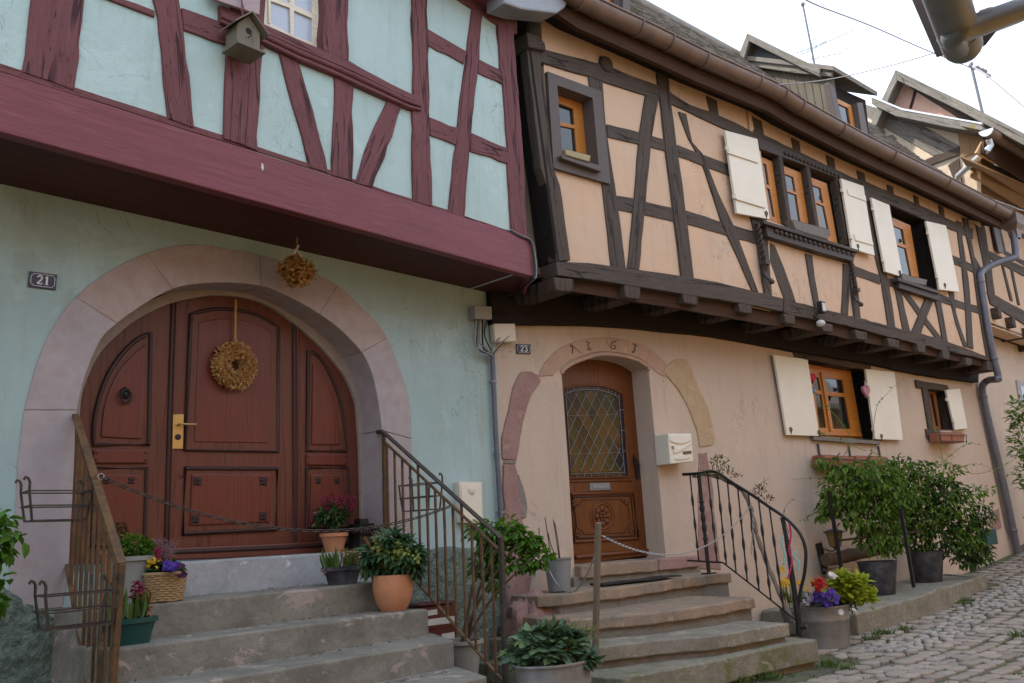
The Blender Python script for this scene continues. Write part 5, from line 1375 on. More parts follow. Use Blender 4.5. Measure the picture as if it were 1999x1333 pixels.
# ---- things on the walls
def sign(label, pl, corners, text, sc):
    c = sum((pl.at(x, y, .012) for x, y in corners), V((0, 0, 0))) / 4
    t = thing('house_number_sign', label, 'number sign', c)
    P = pxs(pl, corners, .014); mb = MB(); mb.prism(P, -pl.n * .012); mb.build('plate', M['enamel_blue'], t, bevel=.002)
    tl, tr, br, bl = P
    def q(u, v): return tl.lerp(tr, u).lerp(bl.lerp(br, u), 1 - v) + pl.n * .0015
    mb = MB(); H = (tl - bl).length; e = .07; cc = .16
    fr = [(e + cc * .6, e * 1.6), (1 - e - cc * .6, e * 1.6), (1 - e, e * 1.6 + cc), (1 - e, 1 - e * 1.6 - cc), (1 - e - cc * .6, 1 - e * 1.6), (e + cc * .6, 1 - e * 1.6), (e, 1 - e * 1.6 - cc), (e, e * 1.6 + cc)]
    mb.tube([q(*f) for f in fr], H * .022, 4, True); mb.build('border', M['enamel_white'], t)
    glyph = {'1': [([(.18, .80), (.42, .90), (.50, 1.0)], .07), ([(.52, 1.0), (.52, .0)], .16), ([(.25, .02), (.80, .02)], .06)],
             '2': [([(.14, .78), (.20, .92), (.45, 1.0), (.74, .92), (.80, .72), (.66, .48), (.36, .24), (.14, .05)], .12), ([(.12, .05), (.86, .05)], .10), ([(.86, .04), (.88, .24)], .06)],
             '3': [([(.16, .82), (.32, .98), (.58, .98), (.76, .82), (.68, .60), (.40, .53)], .11), ([(.40, .53), (.70, .48), (.84, .28), (.70, .06), (.42, .0), (.14, .16)], .13)]}
    for k, ch in enumerate(text):
        mb = MB(); u0 = .5 + (k - len(text) / 2) * sc * .5 + .02; 
        for path, wd in glyph[ch]:
            pts = [q(u0 + x * sc * .46, .24 + y * .54) for x, y in (s2(path, 4) if len(path) > 2 else path)]
            mb.tube(pts, H * .54 * wd * .85, 5)
        o = mb.build('numeral', M['enamel_white'], t)
    return t
sign('blue enamel house number sign reading 21 on the green wall', L1, [(58, 529), (112, 536), (109, 566), (55, 559)], '21', .5)
sign('blue enamel house number sign reading 23 below the cream junction box', O1, [(1008, 671), (1036, 672), (1036, 691), (1009, 690)], '23', .56)
# utility boxes, conduit and cables at the joint of the two houses
mb = MB(); c = [(927, 597), (960, 598), (961, 623), (928, 622)]; mb.prism(pxs(L1, c, .10), V((0, .1, 0)))
tag(center_origin(mb.build('junction_box', M['grey_box'], None, bevel=.006)), 'weathered grey junction box under the jetty corner on the green wall', 'junction box')
JB = thing('junction_box', 'cream plastic junction box with rounded corners above sign 23', 'junction box', O1.at(986, 647, .06))
mb = MB(); mb.prism(pxs(O1, [(963, 624), (1006, 626), (1009, 667), (967, 667)], .10), -O1.n * .08); mb.build('lid', M['meter_box'], JB, bevel=.016, bseg=4)
mb = MB(); mb.prism(pxs(O1, [(966, 627), (1004, 629), (1006, 664), (969, 664)], .06), -O1.n * .08); mb.build('back_box', M['meter_box'], JB, bevel=.008)
mb = MB(); pp = [L1.at(961, 690, .05), L1.at(964, 760, .05), L1.at(968, 850, .05), L1.at(976, 980, .05), L1.at(989, 1225, .05)]
CP = tag(center_origin(MB.build(mb, 'x', M['zinc'])) , 'x', 'x') if False else None
CPt = thing('conduit_pipe', 'thin grey metal conduit running down the joint between the two houses', 'pipe', pp[-1])
mb.tube(smooth_path(pp, 5), .026, 10); mb.build('tube', M['grey_pipe'], CPt, smooth=60)
for x, y in ((963.5, 745), (973, 885), (979, 1000)):
    p = L1.at(x, y, .05); mb = MB(); mb.lathe(p - V((0, 0, .012)), [(.033, 0), (.033, .024)], 12); mb.box(p + V((0, .03, 0)), .03, .06, .02); mb.build('clip', M['zinc'], CPt, smooth=50)
random.seed(5)
CB = thing('cable_bundle', 'tangle of black and grey cables between the junction boxes and the conduit', 'cables', L1.at(965, 680, .06))
for k in range(9):
    x0 = 930 + k * 4 if k < 6 else 968 + (k - 6) * 12; y0 = 622 if k < 6 else 668
    m1 = (x0 - ru(-2, 6) + (12 if k > 5 else 0), 650 + ru(0, 30)); m2 = (950 + ru(0, 12) + (10 if k > 5 else 0), 680 + ru(-4, 14))
    mb = MB(); mb.tube(smooth_path([L1.at(x0, y0, .07), L1.at(*m1, .07 + ru(0, .05)), L1.at(*m2, .07 + ru(0, .04)), L1.at(960 + ru(-3, 3), 700, .05)], 5), .006 if k % 3 else .009, 6)
    mb.build('cable', M['cable_black' if k % 2 else 'cable_grey'], CB, smooth=60)
for off, mat, r in ((0, 'cable_black', .009), (4, 'cable_grey', .006)):
    mb = MB(); pts = [L2.at(990 + off, 450 - off, .03), L2.at(1015, 462 - off, .04), L2.at(1034 + off, 470, .05), L2.at(1041 + off, 500, .05), L2.at(1043 + off, 535, .05), L2.at(1036 + off, 548, .0), O1.pt(.1, .25, 2.42), O1.pt(-.05, .06, 2.36), L1.at(962, 600, .06)]
    mb.tube(smooth_path(pts, 5), r, 6); mb.build('cable', M[mat], CB, smooth=60)
MBX = thing('meter_box', 'flat cream utility box with an oval cover on the green wall behind the railing', 'meter box', L1.at(920, 980, .06))
mb = MB(); mb.prism(pxs(L1, [(896, 940), (941, 941), (944, 1022), (902, 1020)], .075), V((0, .075, 0))); mb.build('case', M['meter_box'], MBX, bevel=.006)
mb = MB(); mb.prism(pxs(L1, [(900, 944), (938, 945), (941, 1018), (905, 1016)], .082), V((0, .02, 0))); dr = mb.build('lid', M['cream_box'], MBX, bevel=.004)
mb = MB(); p = L1.at(920, 957, .082); mb.lathe(p, [(.036, 0), (.034, .008), (.02, .012), (.001, .013)], 20, 1, 1.25, axis=(0, -1, 0)); mb.build('badge', M['meter_box'], dr, smooth=60)
# cream letter box by the oak door
LB = thing('letter_box', 'cream letter box with wavy relief on the wall right of the oak door', 'letter box', O1.at(1325, 905, .1))
cs = [(1304, 846), (1350, 846), (1354, 901), (1309, 906)]; dpt = .22
def lb(u, v, o=0.0):
    P = pxs(O1, cs, dpt); return P[0].lerp(P[1], u).lerp(P[3].lerp(P[2], u), v) + O1.n * o
mb = MB(); mb.prism([lb(0, 0), lb(1, 0), lb(1, 1), lb(0, 1)], -O1.n * (dpt - .002)); mb.build('case', M['cream_box'], LB, bevel=.012, bseg=3)
mb = MB(); mb.prism([lb(.05, .06, .008)] + [lb(.05 + .9 * i / 10, .26 + .10 * sin(pi * i / 10), .012) for i in range(11)] + [lb(.95, .06, .008), lb(.5, .02, .008)], -O1.n * .02); mb.build('flap', M['cream_box'], LB, bevel=.006)
mb = MB(); mb.prism([lb(.16, .40, .012), lb(.16, .66, .012), lb(.35, .64, .012), lb(.62, .54, .012), lb(.95, .36, .012), lb(.9, .32, .012), lb(.55, .48, .012), lb(.3, .52, .012)], -O1.n * .02); mb.build('wave_relief', M['cream_box'], LB, bevel=.005)
mb = MB(); mb.prism([lb(.2, .78, .010), lb(.5, .74, .012), lb(.85, .76, .010), lb(.85, .86, .010), lb(.5, .9, .012), lb(.2, .88, .010)], -O1.n * .02); mb.build('low_relief', M['cream_box'], LB, bevel=.006)
mb = MB(); mb.prism([lb(.56, .62, .008), lb(.92, .61, .008), lb(.92, .71, .008), lb(.56, .72, .008)], -O1.n * .02); mb.build('name_plate', M['brown_metal'], LB, bevel=.002)
mb = MB(); mb.lathe(lb(.14, .46, 0), [(.017, 0), (.017, .012), (.006, .014), (.001, .014)], 12, axis=O1.n); mb.build('lock', M['zinc'], LB, smooth=40)
# dark red letter box by the grey steps
DL = thing('letter_box', 'dark red letter box with white name strips beside the grey steps', 'letter box', L1.at(862, 1262, .2))
c4 = [(818, 1186), (888, 1178), (894, 1264), (826, 1270)]
def dl(u, v, o=0.0):
    P = pxs(L1, c4, .22); return P[0].lerp(P[1], u).lerp(P[3].lerp(P[2], u), v) + V((0, -o, 0))
mb = MB(); mb.prism([dl(0, 0), dl(1, 0), dl(1, 1), dl(0, 1)], V((0, .2, 0))); mb.build('case', M['dark_red_paint'], DL, bevel=.008)
mb = MB(); mb.prism([dl(-.02, -.02, .02), dl(1.02, -.02, .02), dl(1.0, -.02, -.2), dl(0, -.02, -.2)], V((0, 0, .02))); mb.build('roof_lid', M['dark_red_paint'], DL, bevel=.006)
for (a, b, c_, d_, mt) in ((.05, .10, .48, .22, 'paper'), (.05, .30, .95, .45, 'paper'), (.55, .66, .92, .82, 'paper')):
    mb = MB(); mb.prism([dl(a, b, .004), dl(c_, b - .02, .004), dl(c_, d_ - .02, .004), dl(a, d_, .004)], V((0, .01, 0))); mb.build('name_strip', M[mt], DL, bevel=.001)
mb = MB(); mb.prism([dl(.0, .5, .01), dl(1, .46, .01), dl(1, .49, .01), dl(0, .53, .01)], V((0, .02, 0))); mb.build('seam', M['dark_red_paint'], DL)
# spot lamp and camera under the jetty
SP = thing('spot_lamp', 'small black floodlight with a pale lens on the jetty beam', 'lamp', O2B.at(1604, 601, .12))
mb = MB(); p = O2B.at(1604, 600, .12); mb.box(p, .12, .07, .16, (O2B.u, O2B.n, V((0, 0, 1)))); mb.bar(p - V((.04, 0, .08)), O2B.at(1598, 610, .02), .03, .03); mb.build('housing', M['black_iron'], SP, bevel=.01)
mb = MB(); mb.box(p + O2B.n * .035, .085, .006, .11, (O2B.u, O2B.n, V((0, 0, 1)))); mb.build('lens', M['white_plastic'], SP, bevel=.002)
CM = thing('security_camera', 'small white round camera hanging under the jetty beam', 'camera', O2B.at(1602, 632, .10))
mb = MB(); p = O2B.at(1602, 631, .12); mb.ball(p, .052, 14, 10, 1.15, 1.15, .9); mb.build('dome', M['white_plastic'], CM, smooth=180)
mb = MB(); mb.tube([p + V((0, 0, .03)), p + V((0, 0, .12)) - O2B.n * .08], .02, 8); mb.build('arm', M['black_iron'], CM)
# bird box hung before the crimson post
bo = L2.at(474, 78, .14); k_ = mpp(bo); X_, Y_ = L2.u, L2.n
BH = thing('bird_box', 'weathered wooden bird box hanging on a crimson post of the green house', 'bird box', bo)
ww, dd_, hh = .185, .15, .17
mb = MB()
fr_ = [bo - X_ * ww / 2 - V((0, 0, hh * .6)), bo + X_ * ww / 2 - V((0, 0, hh * .6)), bo + X_ * ww / 2 + V((0, 0, hh * .35)), bo + V((0, 0, hh * .95)), bo - X_ * ww / 2 + V((0, 0, hh * .35))]
mb.prism([p + Y_ * dd_ * .5 for p in fr_], -Y_ * dd_, uax=V((0, 0, 1))); mb.build('case', M['birdhouse_wood'], BH, bevel=.003)
mb = MB(); mb.box(bo - V((0, 0, hh * .62)) + Y_ * .015, ww + .04, dd_ + .06, .016, (X_, Y_, V((0, 0, 1)))); mb.build('floor', M['birdhouse_wood'], BH)
for s in (-1, 1):
    a = bo + V((0, 0, hh * .98)); b = bo + X_ * (s * (ww / 2 + .045)) + V((0, 0, hh * .22)); mb = MB()
    q = [a + Y_ * (dd_ * .5 + .05), b + Y_ * (dd_ * .5 + .05), b - Y_ * (dd_ * .5 + .01), a - Y_ * (dd_ * .5 + .01)]
    mb.prism(q, V((0, 0, .012)), uax=Y_); mb.build('roof_board', M['birdhouse_wood'], BH)
mb = MB(); mb.lathe(bo + Y_ * (dd_ * .5 - .002) + V((0, 0, hh * .22)), [(.001, .004), (.024, .004), (.024, 0)], 16, axis=Y_); mb.build('entrance_hole', M['interior'], BH)
mb = MB(); mb.tube([bo + Y_ * dd_ * .5 - V((0, 0, hh * .05)), bo + Y_ * (dd_ * .5 + .05) - V((0, 0, hh * .05))], .006, 6); mb.build('perch', M['birdhouse_wood'], BH)
mb = MB(); a = bo + V((0, 0, hh * 1.0)); mb.tube([a, a + V((-.01, 0, .05)), a + V((.0, 0, .14)) - Y_ * .02, a + V((0, 0, .3)) - Y_ * .05], .006, 6); mb.tube([a - Y_ * .04, a + V((.01, 0, .07)), a + V((0, 0, .14)) - Y_ * .02], .005, 6); mb.build('hanging_cord', M['red_timber'], BH)
# dried wreath on the red door
WR = thing('door_wreath', 'round wreath of dried golden flowers hanging on the red arched door', 'wreath', L1.at(458, 714, DO + .06))
c = L1.at(458, 714, DO + .06); Rw, rw = mpp(c) * 30, mpp(c) * 14
random.seed(9); mb = MB()
for _ in range(1500):
    t, s = ru(0, 2 * pi), ru(0, 2 * pi); rr_ = rw * sqrt(ru(.35, 1.0))
    o = V((cos(t), 0, sin(t))); p = c + o * (Rw + rr_ * cos(s)) + V((0, -rr_ * sin(s) * .8, 0))
    d = (o * cos(s) + V((0, -sin(s), 0)) + V((-sin(t), 0, cos(t))) * ru(-.9, .9) + V((ru(-.5, .5), ru(-.5, .2), ru(-.5, .5)))).normalized()
    mb.leaf(p, d, V((ru(-1, 1), -1, ru(-1, 1))), ru(.022, .045), ru(.010, .020), .3, .3)
mb.build('dried_flowers', M['dried_wreath'], WR)
mb = MB(); mb.tube([c + V((Rw * cos(t), 0, Rw * sin(t))) for t in [i * pi / 12 for i in range(24)]], rw * .6, 8, True); mb.build('straw_ring', M['dry_gold'], WR, smooth=180)
mb = MB(); mb.box((c + V((0, 0, Rw + rw * .6)) + L1.at(461, 586, DO + .05)) / 2, .018, .003, (L1.at(461, 586, DO + .05) - c).length - Rw - rw * .5); mb.build('ribbon', M['dry_gold'], WR)
# dried hydrangea bunch hanging from the soffit
HB = thing('dried_bunch', 'bunch of dried brown hydrangeas hanging upside down from the jetty above the arch', 'dried flowers', onD(580, 500, 5.2))
c = onD(580, 528, depth(L1.at(580, 520, .30))); k = mpp(c); random.seed(13); mb = MB()
for _ in range(900):
    th, u = ru(0, 2 * pi), ru(-1, 1); r_ = (rnd() ** .4)
    p = c + V((cos(th) * sqrt(1 - u * u) * k * 38 * r_, sin(th) * sqrt(1 - u * u) * k * 30 * r_, u * k * 30 * r_ - (k * 6 if abs(cos(th)) < .4 else 0)))
    if (p.z - c.z) > k * 8 and abs(p.x - c.x) > k * 30: continue
    mb.leaf(p, V((ru(-1, 1), ru(-1, 1), ru(-1, .6))), V((ru(-1, 1), ru(-1, 1), ru(-1, 1))), ru(.022, .042), ru(.018, .034), .3, .4)
mb.build('dried_flowers', M['dried_flower'], HB)
top = c + V((0, 0, k * 50)); random.seed(2); mb = MB()
for _ in range(14): mb.tube([top, top + V((ru(-.02, .02), ru(-.02, .02), -k * 14)), c + V((ru(-1, 1) * k * 22, ru(-.1, .1), k * ru(2, 18)))], .004, 5)
mb.build('stems', M['dry_gold'], HB)
mb = MB(); mb.tube(smooth_path([top + V((0, -.02, .0)), top + V((-.05, -.03, -k * 22)), top + V((-.03, -.03, -k * 10)), top + V((.03, -.04, -k * 30)), top + V((.05, -.04, -k * 38))], 4), .009, 6); mb.build('paper_ribbon', M['white_plastic'], HB, smooth=60)
mb = MB(); mb.tube([top, V((top.x, top.y, 2.44))], .004, 5); mb.build('string', M['dry_gold'], HB)
# troughs on the sills
def trough(label, pl, px4, off, depth_, mat, grp, rimmed=False):
    P = pxs(pl, px4, off); c = sum(P, V((0, 0, 0))) / 4
    t = thing('planter_trough', label, 'planter', c, grp)
    mb = MB(); nb = -pl.n * depth_; n = P; f = lambda p, q: p.lerp(q, .06)
    fr = [P[0], P[1], f(P[2], P[3]), f(P[3], P[2])]; mb.prism(fr, nb); mb.build('box', M[mat], t, bevel=.012, bseg=3)
    mb = MB(); up = V((0, 0, .004)); a, b = P[0].lerp(P[1], .05), P[0].lerp(P[1], .95)
    mb.prism([a + nb * .12 + up, b + nb * .12 + up, b + nb * .88 + up, a + nb * .88 + up], V((0, 0, .004))); mb.build('soil', M['soil'], t)
    return t
TG = 'planter troughs on the window sills'
trough('grey stone trough on the carved sill of the triple window', O2B, [(1546, 428), (1622, 448), (1621, 469), (1550, 447)], .14, .12, 'trough_grey', TG)
trough('small grey trough on the sill of the single upper window', O2B, [(1760, 534), (1811, 546), (1811, 558), (1761, 547)], .12, .1, 'trough_grey', TG)
trough('tan stone trough in the small brown upper window', O2A, [(1103, 290), (1154, 303), (1155, 317), (1103, 302)], .07, .13, 'trough_tan', TG)
TP = trough('terracotta trough in a wire holder under the little square window', O1, [(1835, 844), (1884, 845), (1885, 864), (1836, 862)], .24, .2, 'terracotta_dark', TG)
for y in (850, 862): mb = MB(); mb.tube(pxs(O1, [(1832, y - 2), (1888, y)], .26), .006, 6); mb.build('holder_wire', M['black_iron'], TP)
for x in (1836, 1858, 1886): mb = MB(); mb.tube(pxs(O1, [(x, 848), (x + 1, 866)], .26), .006, 6); mb.build('holder_wire', M['black_iron'], TP)
# bracket with two terracotta troughs under the lower window
BR = thing('window_rack', 'black iron bracket shelf under the lower window holding terracotta troughs', 'flower rack', O1.at(1660, 905, .1))
for x in (1597, 1657, 1715):
    mb = MB(); mb.bar(O1.at(x, 866 + (4 if x > 1600 else 0), .02), O1.at(x + 7, 915, .02), .03, .012, O1.n); mb.build('upright', M['black_iron'], BR)
for y, o in ((895, .26), (912, .24), (912, .03)):
    mb = MB(); mb.tube(pxs(O1, [(1594, y), (1760, y + 6)], o), .010, 6); mb.build('rail_bar', M['black_iron'], BR)
for x in (1636, 1697, 1754):
    mb = MB(); mb.tube(pxs(O1, [(x, 905), (x, 888), (x + 4, 884)], .26), .008, 6); mb.build('hook_bar', M['black_iron'], BR)
trough('terracotta trough on the iron bracket, left one behind the bush', O1, [(1606, 888), (1668, 892), (1668, 914), (1608, 912)], .22, .18, 'terracotta_dark', TG)
trough('terracotta trough on the iron bracket, right one behind the bush', O1, [(1671, 890), (1735, 892), (1735, 914), (1672, 914)], .22, .18, 'terracotta_dark', TG)
# hearts in the lower window
def heart(label, px_c, size, mat, pl, off, cat='ornament'):
    c = pl.at(*px_c, off); t = thing('hanging_heart', label, cat, c); k = mpp(c) * size
    pts = []
    for i in range(28):
        a = 2 * pi * i / 28; x = 16 * sin(a) ** 3; y = 13 * cos(a) - 5 * cos(2 * a) - 2 * cos(3 * a) - cos(4 * a); pts.append(c + pl.u * (x / 32 * k) + V((0, 0, y / 32 * k)))
    mb = MB(); mb.prism([p + pl.n * .02 for p in pts], -pl.n * .04); mb.build('cushion', M[mat], t, bevel=.014, bseg=3, smooth=60)
    mb = MB(); mb.tube([c + V((0, 0, k * .3)), c + V((0, 0, k * .8))], .004, 5); mb.build('cord', M['paper'], t)
heart('red and white checked fabric heart hanging by the right shutter of the lower window', (1690, 763), 26, 'check_heart', O1, .14)
heart('plain red fabric heart half hidden by the left shutter', (1585, 737), 22, 'red_heart', O1, .0)
TY = thing('hanging_toy', 'small blue and white hanging toy behind the left shutter edge', 'ornament', O1.at(1588, 763, -.02))
mb = MB(); p = O1.at(1588, 763, -.02); mb.ball(p, .035, 8, 6, 1, 1, 1.2); mb.ball(p + V((.02, 0, .045)), .022, 8, 6); mb.build('body', M['blue_toy'], TY, smooth=180)
# ------------------------------------------------------------------ dormers on the peach roof
DFo = .10
def dfs(name, pts, mat, off=DFo, th=.08, parent=None, amp=0, **k): return slab(name, O2B, pts, off, th, M[mat], parent, amp=amp, **k)
DM = thing('dormer', 'shed dormer with grey board cladding and an orange window on the peach house roof', 'dormer', O2B.at(1650, 240, DFo))
cpt = O2B.at(1637, 230, DFo); PCH = Plane((cpt.x, cpt.y), -96)
def pch(name, pts, mat, off=.0, th=.05, **k): return slab(name, PCH, pts, off, th, M[mat], DM, amp=0, **k)
CH = pch('cheek', [(1470, 133), (1606, 148), (1622, 150), (1640, 250), (1560, 240), (1505, 168)], 'clad_wood', uax=(0, 0, 1))
for k in range(1, 9):
    x = 1503 + k * 15.5; mb = MB(); mb.bar(PCH.at(x, 140 + k * 1.5, .004), PCH.at(x + 14, 178 + k * 9, .004), .012, .008, PCH.n); mb.build('batten', M['clad_wood'], CH)
pch('roof', [(1436, 106), (1627, 128), (1627, 137), (1436, 115)], 'roof_tile', .14, (O2B.at(1705, 186, .46) - O2B.at(1622, 150, .46)).length + .1)
pch('verge_board', [(1436, 108), (1470, 111), (1624, 130), (1623, 149), (1560, 143), (1466, 129)], 'grey_wood', .10, .05)
dfs('corner_post', [(1618, 160), (1629, 170), (1648, 250), (1636, 246)], 'brown_metal', DFo + .03, .1, DM)
dfs('corner_post', [(1673, 200), (1684, 200), (1697, 272), (1684, 268)], 'brown_metal', DFo + .03, .1, DM)
dfs('front_wall', [(1622, 165), (1690, 195), (1700, 290), (1640, 262)], 'black_timber', DFo - .12, .03, DM)
casement('window', O2B, [(1629, 190), (1662, 206), (1672, 264), (1640, 250)], [[(1633, 200), (1656, 211), (1664, 258), (1642, 248)]], DFo - .05, DM, M['window_wood'], M['window_glass'], .05)
if 0:
  mb = MB(); a, b = O2B.at(1604, 158, .42), O2B.at(1707, 192, .42); up = V((0, 0, 1)); bk = -O2B.n * 2.2 + V((0, 0, 1.0))
  mb.prism([a, b, b + bk, a + bk], V((0, 0, .05)), uax=O2B.u); mb.build('roof_board', M['old_timber'], DM)
random.seed(4)
if 0: roof_sheet('roof', O2B.at(1612, 150, .46) + V((0, 0, .06)), O2B.at(1712, 186, .46) + V((0, 0, .06)), 2.2, radians(24), M['roof_tile'], DM, .17, .16)
D1 = thing('dormer', 'dormer at the left end of the peach roof, cut off by the top edge', 'dormer', O2A.at(1200, 10, .1))
slab('window', O2A, [(1150, -120), (1196, -100), (1198, 22), (1160, 5)], .0, .05, M['window_wood'], D1, amp=0)
slab('pane', O2A, [(1150, -120), (1184, -105), (1186, 10), (1155, -5)], .006, .02, M['window_glass'], D1, amp=0)
slab('corner_post', O2A, [(1198, -100), (1214, -95), (1217, 30), (1199, 20)], .06, .10, M['dark_timber'], D1, amp=0)
slab('side_board', O2A, [(1213, -100), (1228, -95), (1231, 36), (1217, 30)], .10, .9, M['brown_metal'], D1, amp=0)
# ------------------------------------------------------------------ a weathered gable behind the ridge
gp_ = onD(1458, 66, 15.0); G2 = Plane((gp_.x, gp_.y), -93)
BG = thing('roof_gable', 'weathered grey barge boards of a gable peeking over the tiled ridge', 'gable', gp_)
def g2(name, pts, mat, off, th): return slab(name, G2, pts, off, th, M[mat], BG, amp=.01, bevel=.01)
g2('barge_board', [(1458, 64), (1600, 133), (1600, 150), (1462, 80)], 'grey_wood', .3, .06); g2('barge_board', [(1458, 64), (1441, 112), (1451, 118), (1462, 80)], 'grey_wood', .3, .06)
g2('roof_slope', [(1458, 66), (1598, 134), (1598, 141), (1460, 74)], 'grey_wood', .28, .5); g2('roof_slope', [(1457, 67), (1420, 165), (1428, 170), (1460, 76)], 'grey_wood', .28, 3.5)
g2('gable_wall', [(1461, 80), (1600, 146), (1600, 260), (1430, 200), (1446, 118)], 'slate_panel', .0, .1)
# ------------------------------------------------------------------ the taller house further along
FH = thing('timbered_house', 'tall far house with ochre eave boards and a pink and cream gable', 'house', O1.pt(13, -1.5, -.8))
FL = Plane(xy(O1.pt(11.30, -.06, 0)), -3); FU = Plane(xy(O1.pt(11.2, .35, 0)), -3)
zj = FU.at(1945, 640).z
def wallq(name, pl, a, b, z0, z1, mat): mb = MB(); mb.prism([pl.pt(a, 0, z0), pl.pt(b, 0, z0), pl.pt(b, 0, z1), pl.pt(a, 0, z1)], -pl.n * .3, uax=pl.u); return mb.build(name, M[mat], FH)
ztop = FU.at(1893, 338).z
wallq('lower_wall', FL, -.15, 9, -1.2, zj + .1, 'lower_peach'); wallq('upper_wall', FU, .0, 9, zj, ztop + .6, 'peach_plaster')
def fu(name, pts, mat, off=.02, th=.1, amp=.01): return slab(name, FU, pts, off, th, M[mat], FH, amp=amp)
for pts in ([(1893, 345), (1911, 345), (1922, 440), (1936, 520), (1943, 574), (1929, 571), (1921, 515), (1906, 440)], [(1929, 400), (1934, 402), (1946, 488), (1941, 486)], [(1954, 508), (1958, 510), (1978, 588), (1973, 586)], [(1972, 514), (1976, 516), (1992, 596), (1988, 594)],
            [(1925, 486), (1944, 496), (1999, 520), (2060, 548), (2060, 570), (1999, 538), (1926, 500)], [(1928, 568), (1999, 606), (2080, 650), (2080, 676), (1999, 632), (1934, 592)], [(1924, 330), (1999, 372), (2080, 418), (2080, 440), (1999, 392), (1926, 350)]):
    fu('timber', pts, 'old_timber')
fu('shutter', [(1937, 432), (1948, 436), (1960, 494), (1950, 492)], 'brown_metal', .08, .04, 0)
casement('window', FU, [(1948, 436), (2010, 462), (2020, 530), (1960, 496)], [[(1954, 446), (1976, 456), (1984, 500), (1964, 490)], [(1980, 458), (2004, 468), (2012, 516), (1990, 504)]], .01, FH, M['dark_timber'], M['sky_reflect_glass'], .05)
mb = MB()
for x, y in ((1944, 612), (1972, 630), (2004, 650), (2036, 670)): 
    p = FU.at(x, y, .06); m2 = MB(); m2.box(p - FU.n * .3, .18, .75, .20, (FU.u, FU.n, V((0, 0, 1)))); m2.build('joist', M['old_timber'], FH, bevel=.015)
mb = MB(); mb.prism([FU.pt(0, .0, zj + .02), FU.pt(9, .0, zj + .02), FU.pt(9, -.6, zj + .02), FU.pt(0, -.6, zj + .02)], V((0, 0, .05))); mb.build('jetty_soffit', M['black_timber'], FH)
slab('window_surround', FL, [(1985, 741), (2040, 756), (2046, 812), (1992, 790)], .03, .1, M['pink_stone'], FH); slab('pane', FL, [(1992, 752), (2034, 764), (2038, 800), (1997, 784)], .035, .05, M['window_glass'], FH, amp=0)
# eave, gutter and the short pipe that drains on to the peach roof
mb = MB(); mb.prism([FU.at(1874, 306, .62), FU.at(2080, 398, .62), FU.at(2080, 440, 0), FU.at(1892, 334, 0)], V((0, 0, .04)), uax=FU.u); mb.build('eave_soffit', M['ochre_board'], FH)
gq_ = FU.pt(-.02, 0, 0); GEB = Plane((gq_.x, gq_.y), -93); slab('eave_box', GEB, [(1869, 254), (1922, 266), (1910, 296), (1876, 307)], .05, .05, M['ochre_board'], FH, amp=0, uax=(0, 0, 1))
fu('eave_board', [(1903, 302), (2080, 388), (2080, 455), (1898, 345)], 'ochre_board', .30, .04, 0)
fu('eave_board', [(1924, 262), (2080, 345), (2080, 405), (1918, 298)], 'brown_board', .70, .04, 0)
fu('eave_board', [(1906, 298), (1921, 270), (2080, 352), (2080, 392)], 'ochre_board', .66, .04, 0)
ga_, gb_ = FU.at(1926, 258, .80), FU.at(2080, 352, .80); t = (gb_ - ga_).normalized(); nn = V((t.y, -t.x, 0)).normalized(); r = .12
mb = MB(); rows = [[p + nn * (r * cos(a)) - V((0, 0, r * sin(a) - .04)) for a in [pi * k / 8 for k in range(9)]] for p in (ga_, gb_)]
mb.add(rows[0] + rows[1], [(k, k + 1, 9 + k + 1, 9 + k) for k in range(8)]); mb.tube([rows[0][0], rows[1][0]], .015, 6)
m2 = MB(); q1, q2 = ga_ - nn * .06 + V((0, 0, .06)), gb_ - nn * .06 + V((0, 0, .06)); bk2 = -nn * .35 + V((0, 0, .22)); m2.prism([q1, q2, q2 + bk2, q1 + bk2], V((0, 0, .08))); m2.build('roof', M['roof_tile'], FH)
fg = mb.build('gutter', M['copper_gutter'], FH, smooth=50); md = fg.modifiers.new('thick', 'SOLIDIFY'); md.thickness = .006
mb = MB(); mb.prism(rows[0], -t * .03); mb.build('end_cap', M['zinc_white'], fg)
FP = [FU.at(1930, 272, .80), FU.at(1934, 284, .80), FU.at(1930, 290, .78), FU.at(1900, 316, .40), FU.at(1870, 344, .05), FU.at(1869, 352, .0), FU.at(1872, 372, .0)]
mb = MB(); mb.tube(FP, .055, 12); mb.build('downpipe', M['zinc_white'], FH, smooth=40)
# the gable end that shows over the peach roof
gq = FU.pt(-.02, 0, 0); GE = Plane((gq.x, gq.y), -93)
def ge(name, pts, mat, off=.0, th=.12, amp=.008, **k): return slab(name, GE, pts, off, th, M[mat], FH, amp=amp, **k)
ge('gable_wall', [(1680, 205), (1755, 238), (1908, 262), (1908, 440), (1660, 300)], 'cream_plaster', 0, .2, 0)
ge('timber', [(1687, 203), (1720, 212), (1790, 240), (1872, 284), (1866, 292), (1822, 304), (1750, 262), (1684, 222)], 'grey_wood', .03)
ge('timber', [(1742, 262), (1750, 270), (1715, 282), (1703, 274)], 'grey_wood', .035); ge('timber', [(1793, 317), (1872, 286), (1877, 300), (1805, 326)], 'old_timber', .04)
ge('timber', [(1850, 322), (1872, 308), (1878, 360), (1862, 352)], 'old_timber', .03)
ge('skirt_roof', [(1700, 188), (1761, 213), (1917, 241), (1914, 258), (1850, 248), (1748, 226), (1702, 203)], 'grey_wood', .42, .46)
ge('skirt_flashing', [(1700, 186), (1761, 211), (1917, 239), (1917, 243), (1761, 215), (1700, 190)], 'zinc_white', .44, .48, 0)
ge('pink_gable', [(1736, 196), (1750, 150), (1890, 226), (1890, 245), (1760, 222)], 'pink_plaster', -.02, .1, 0)
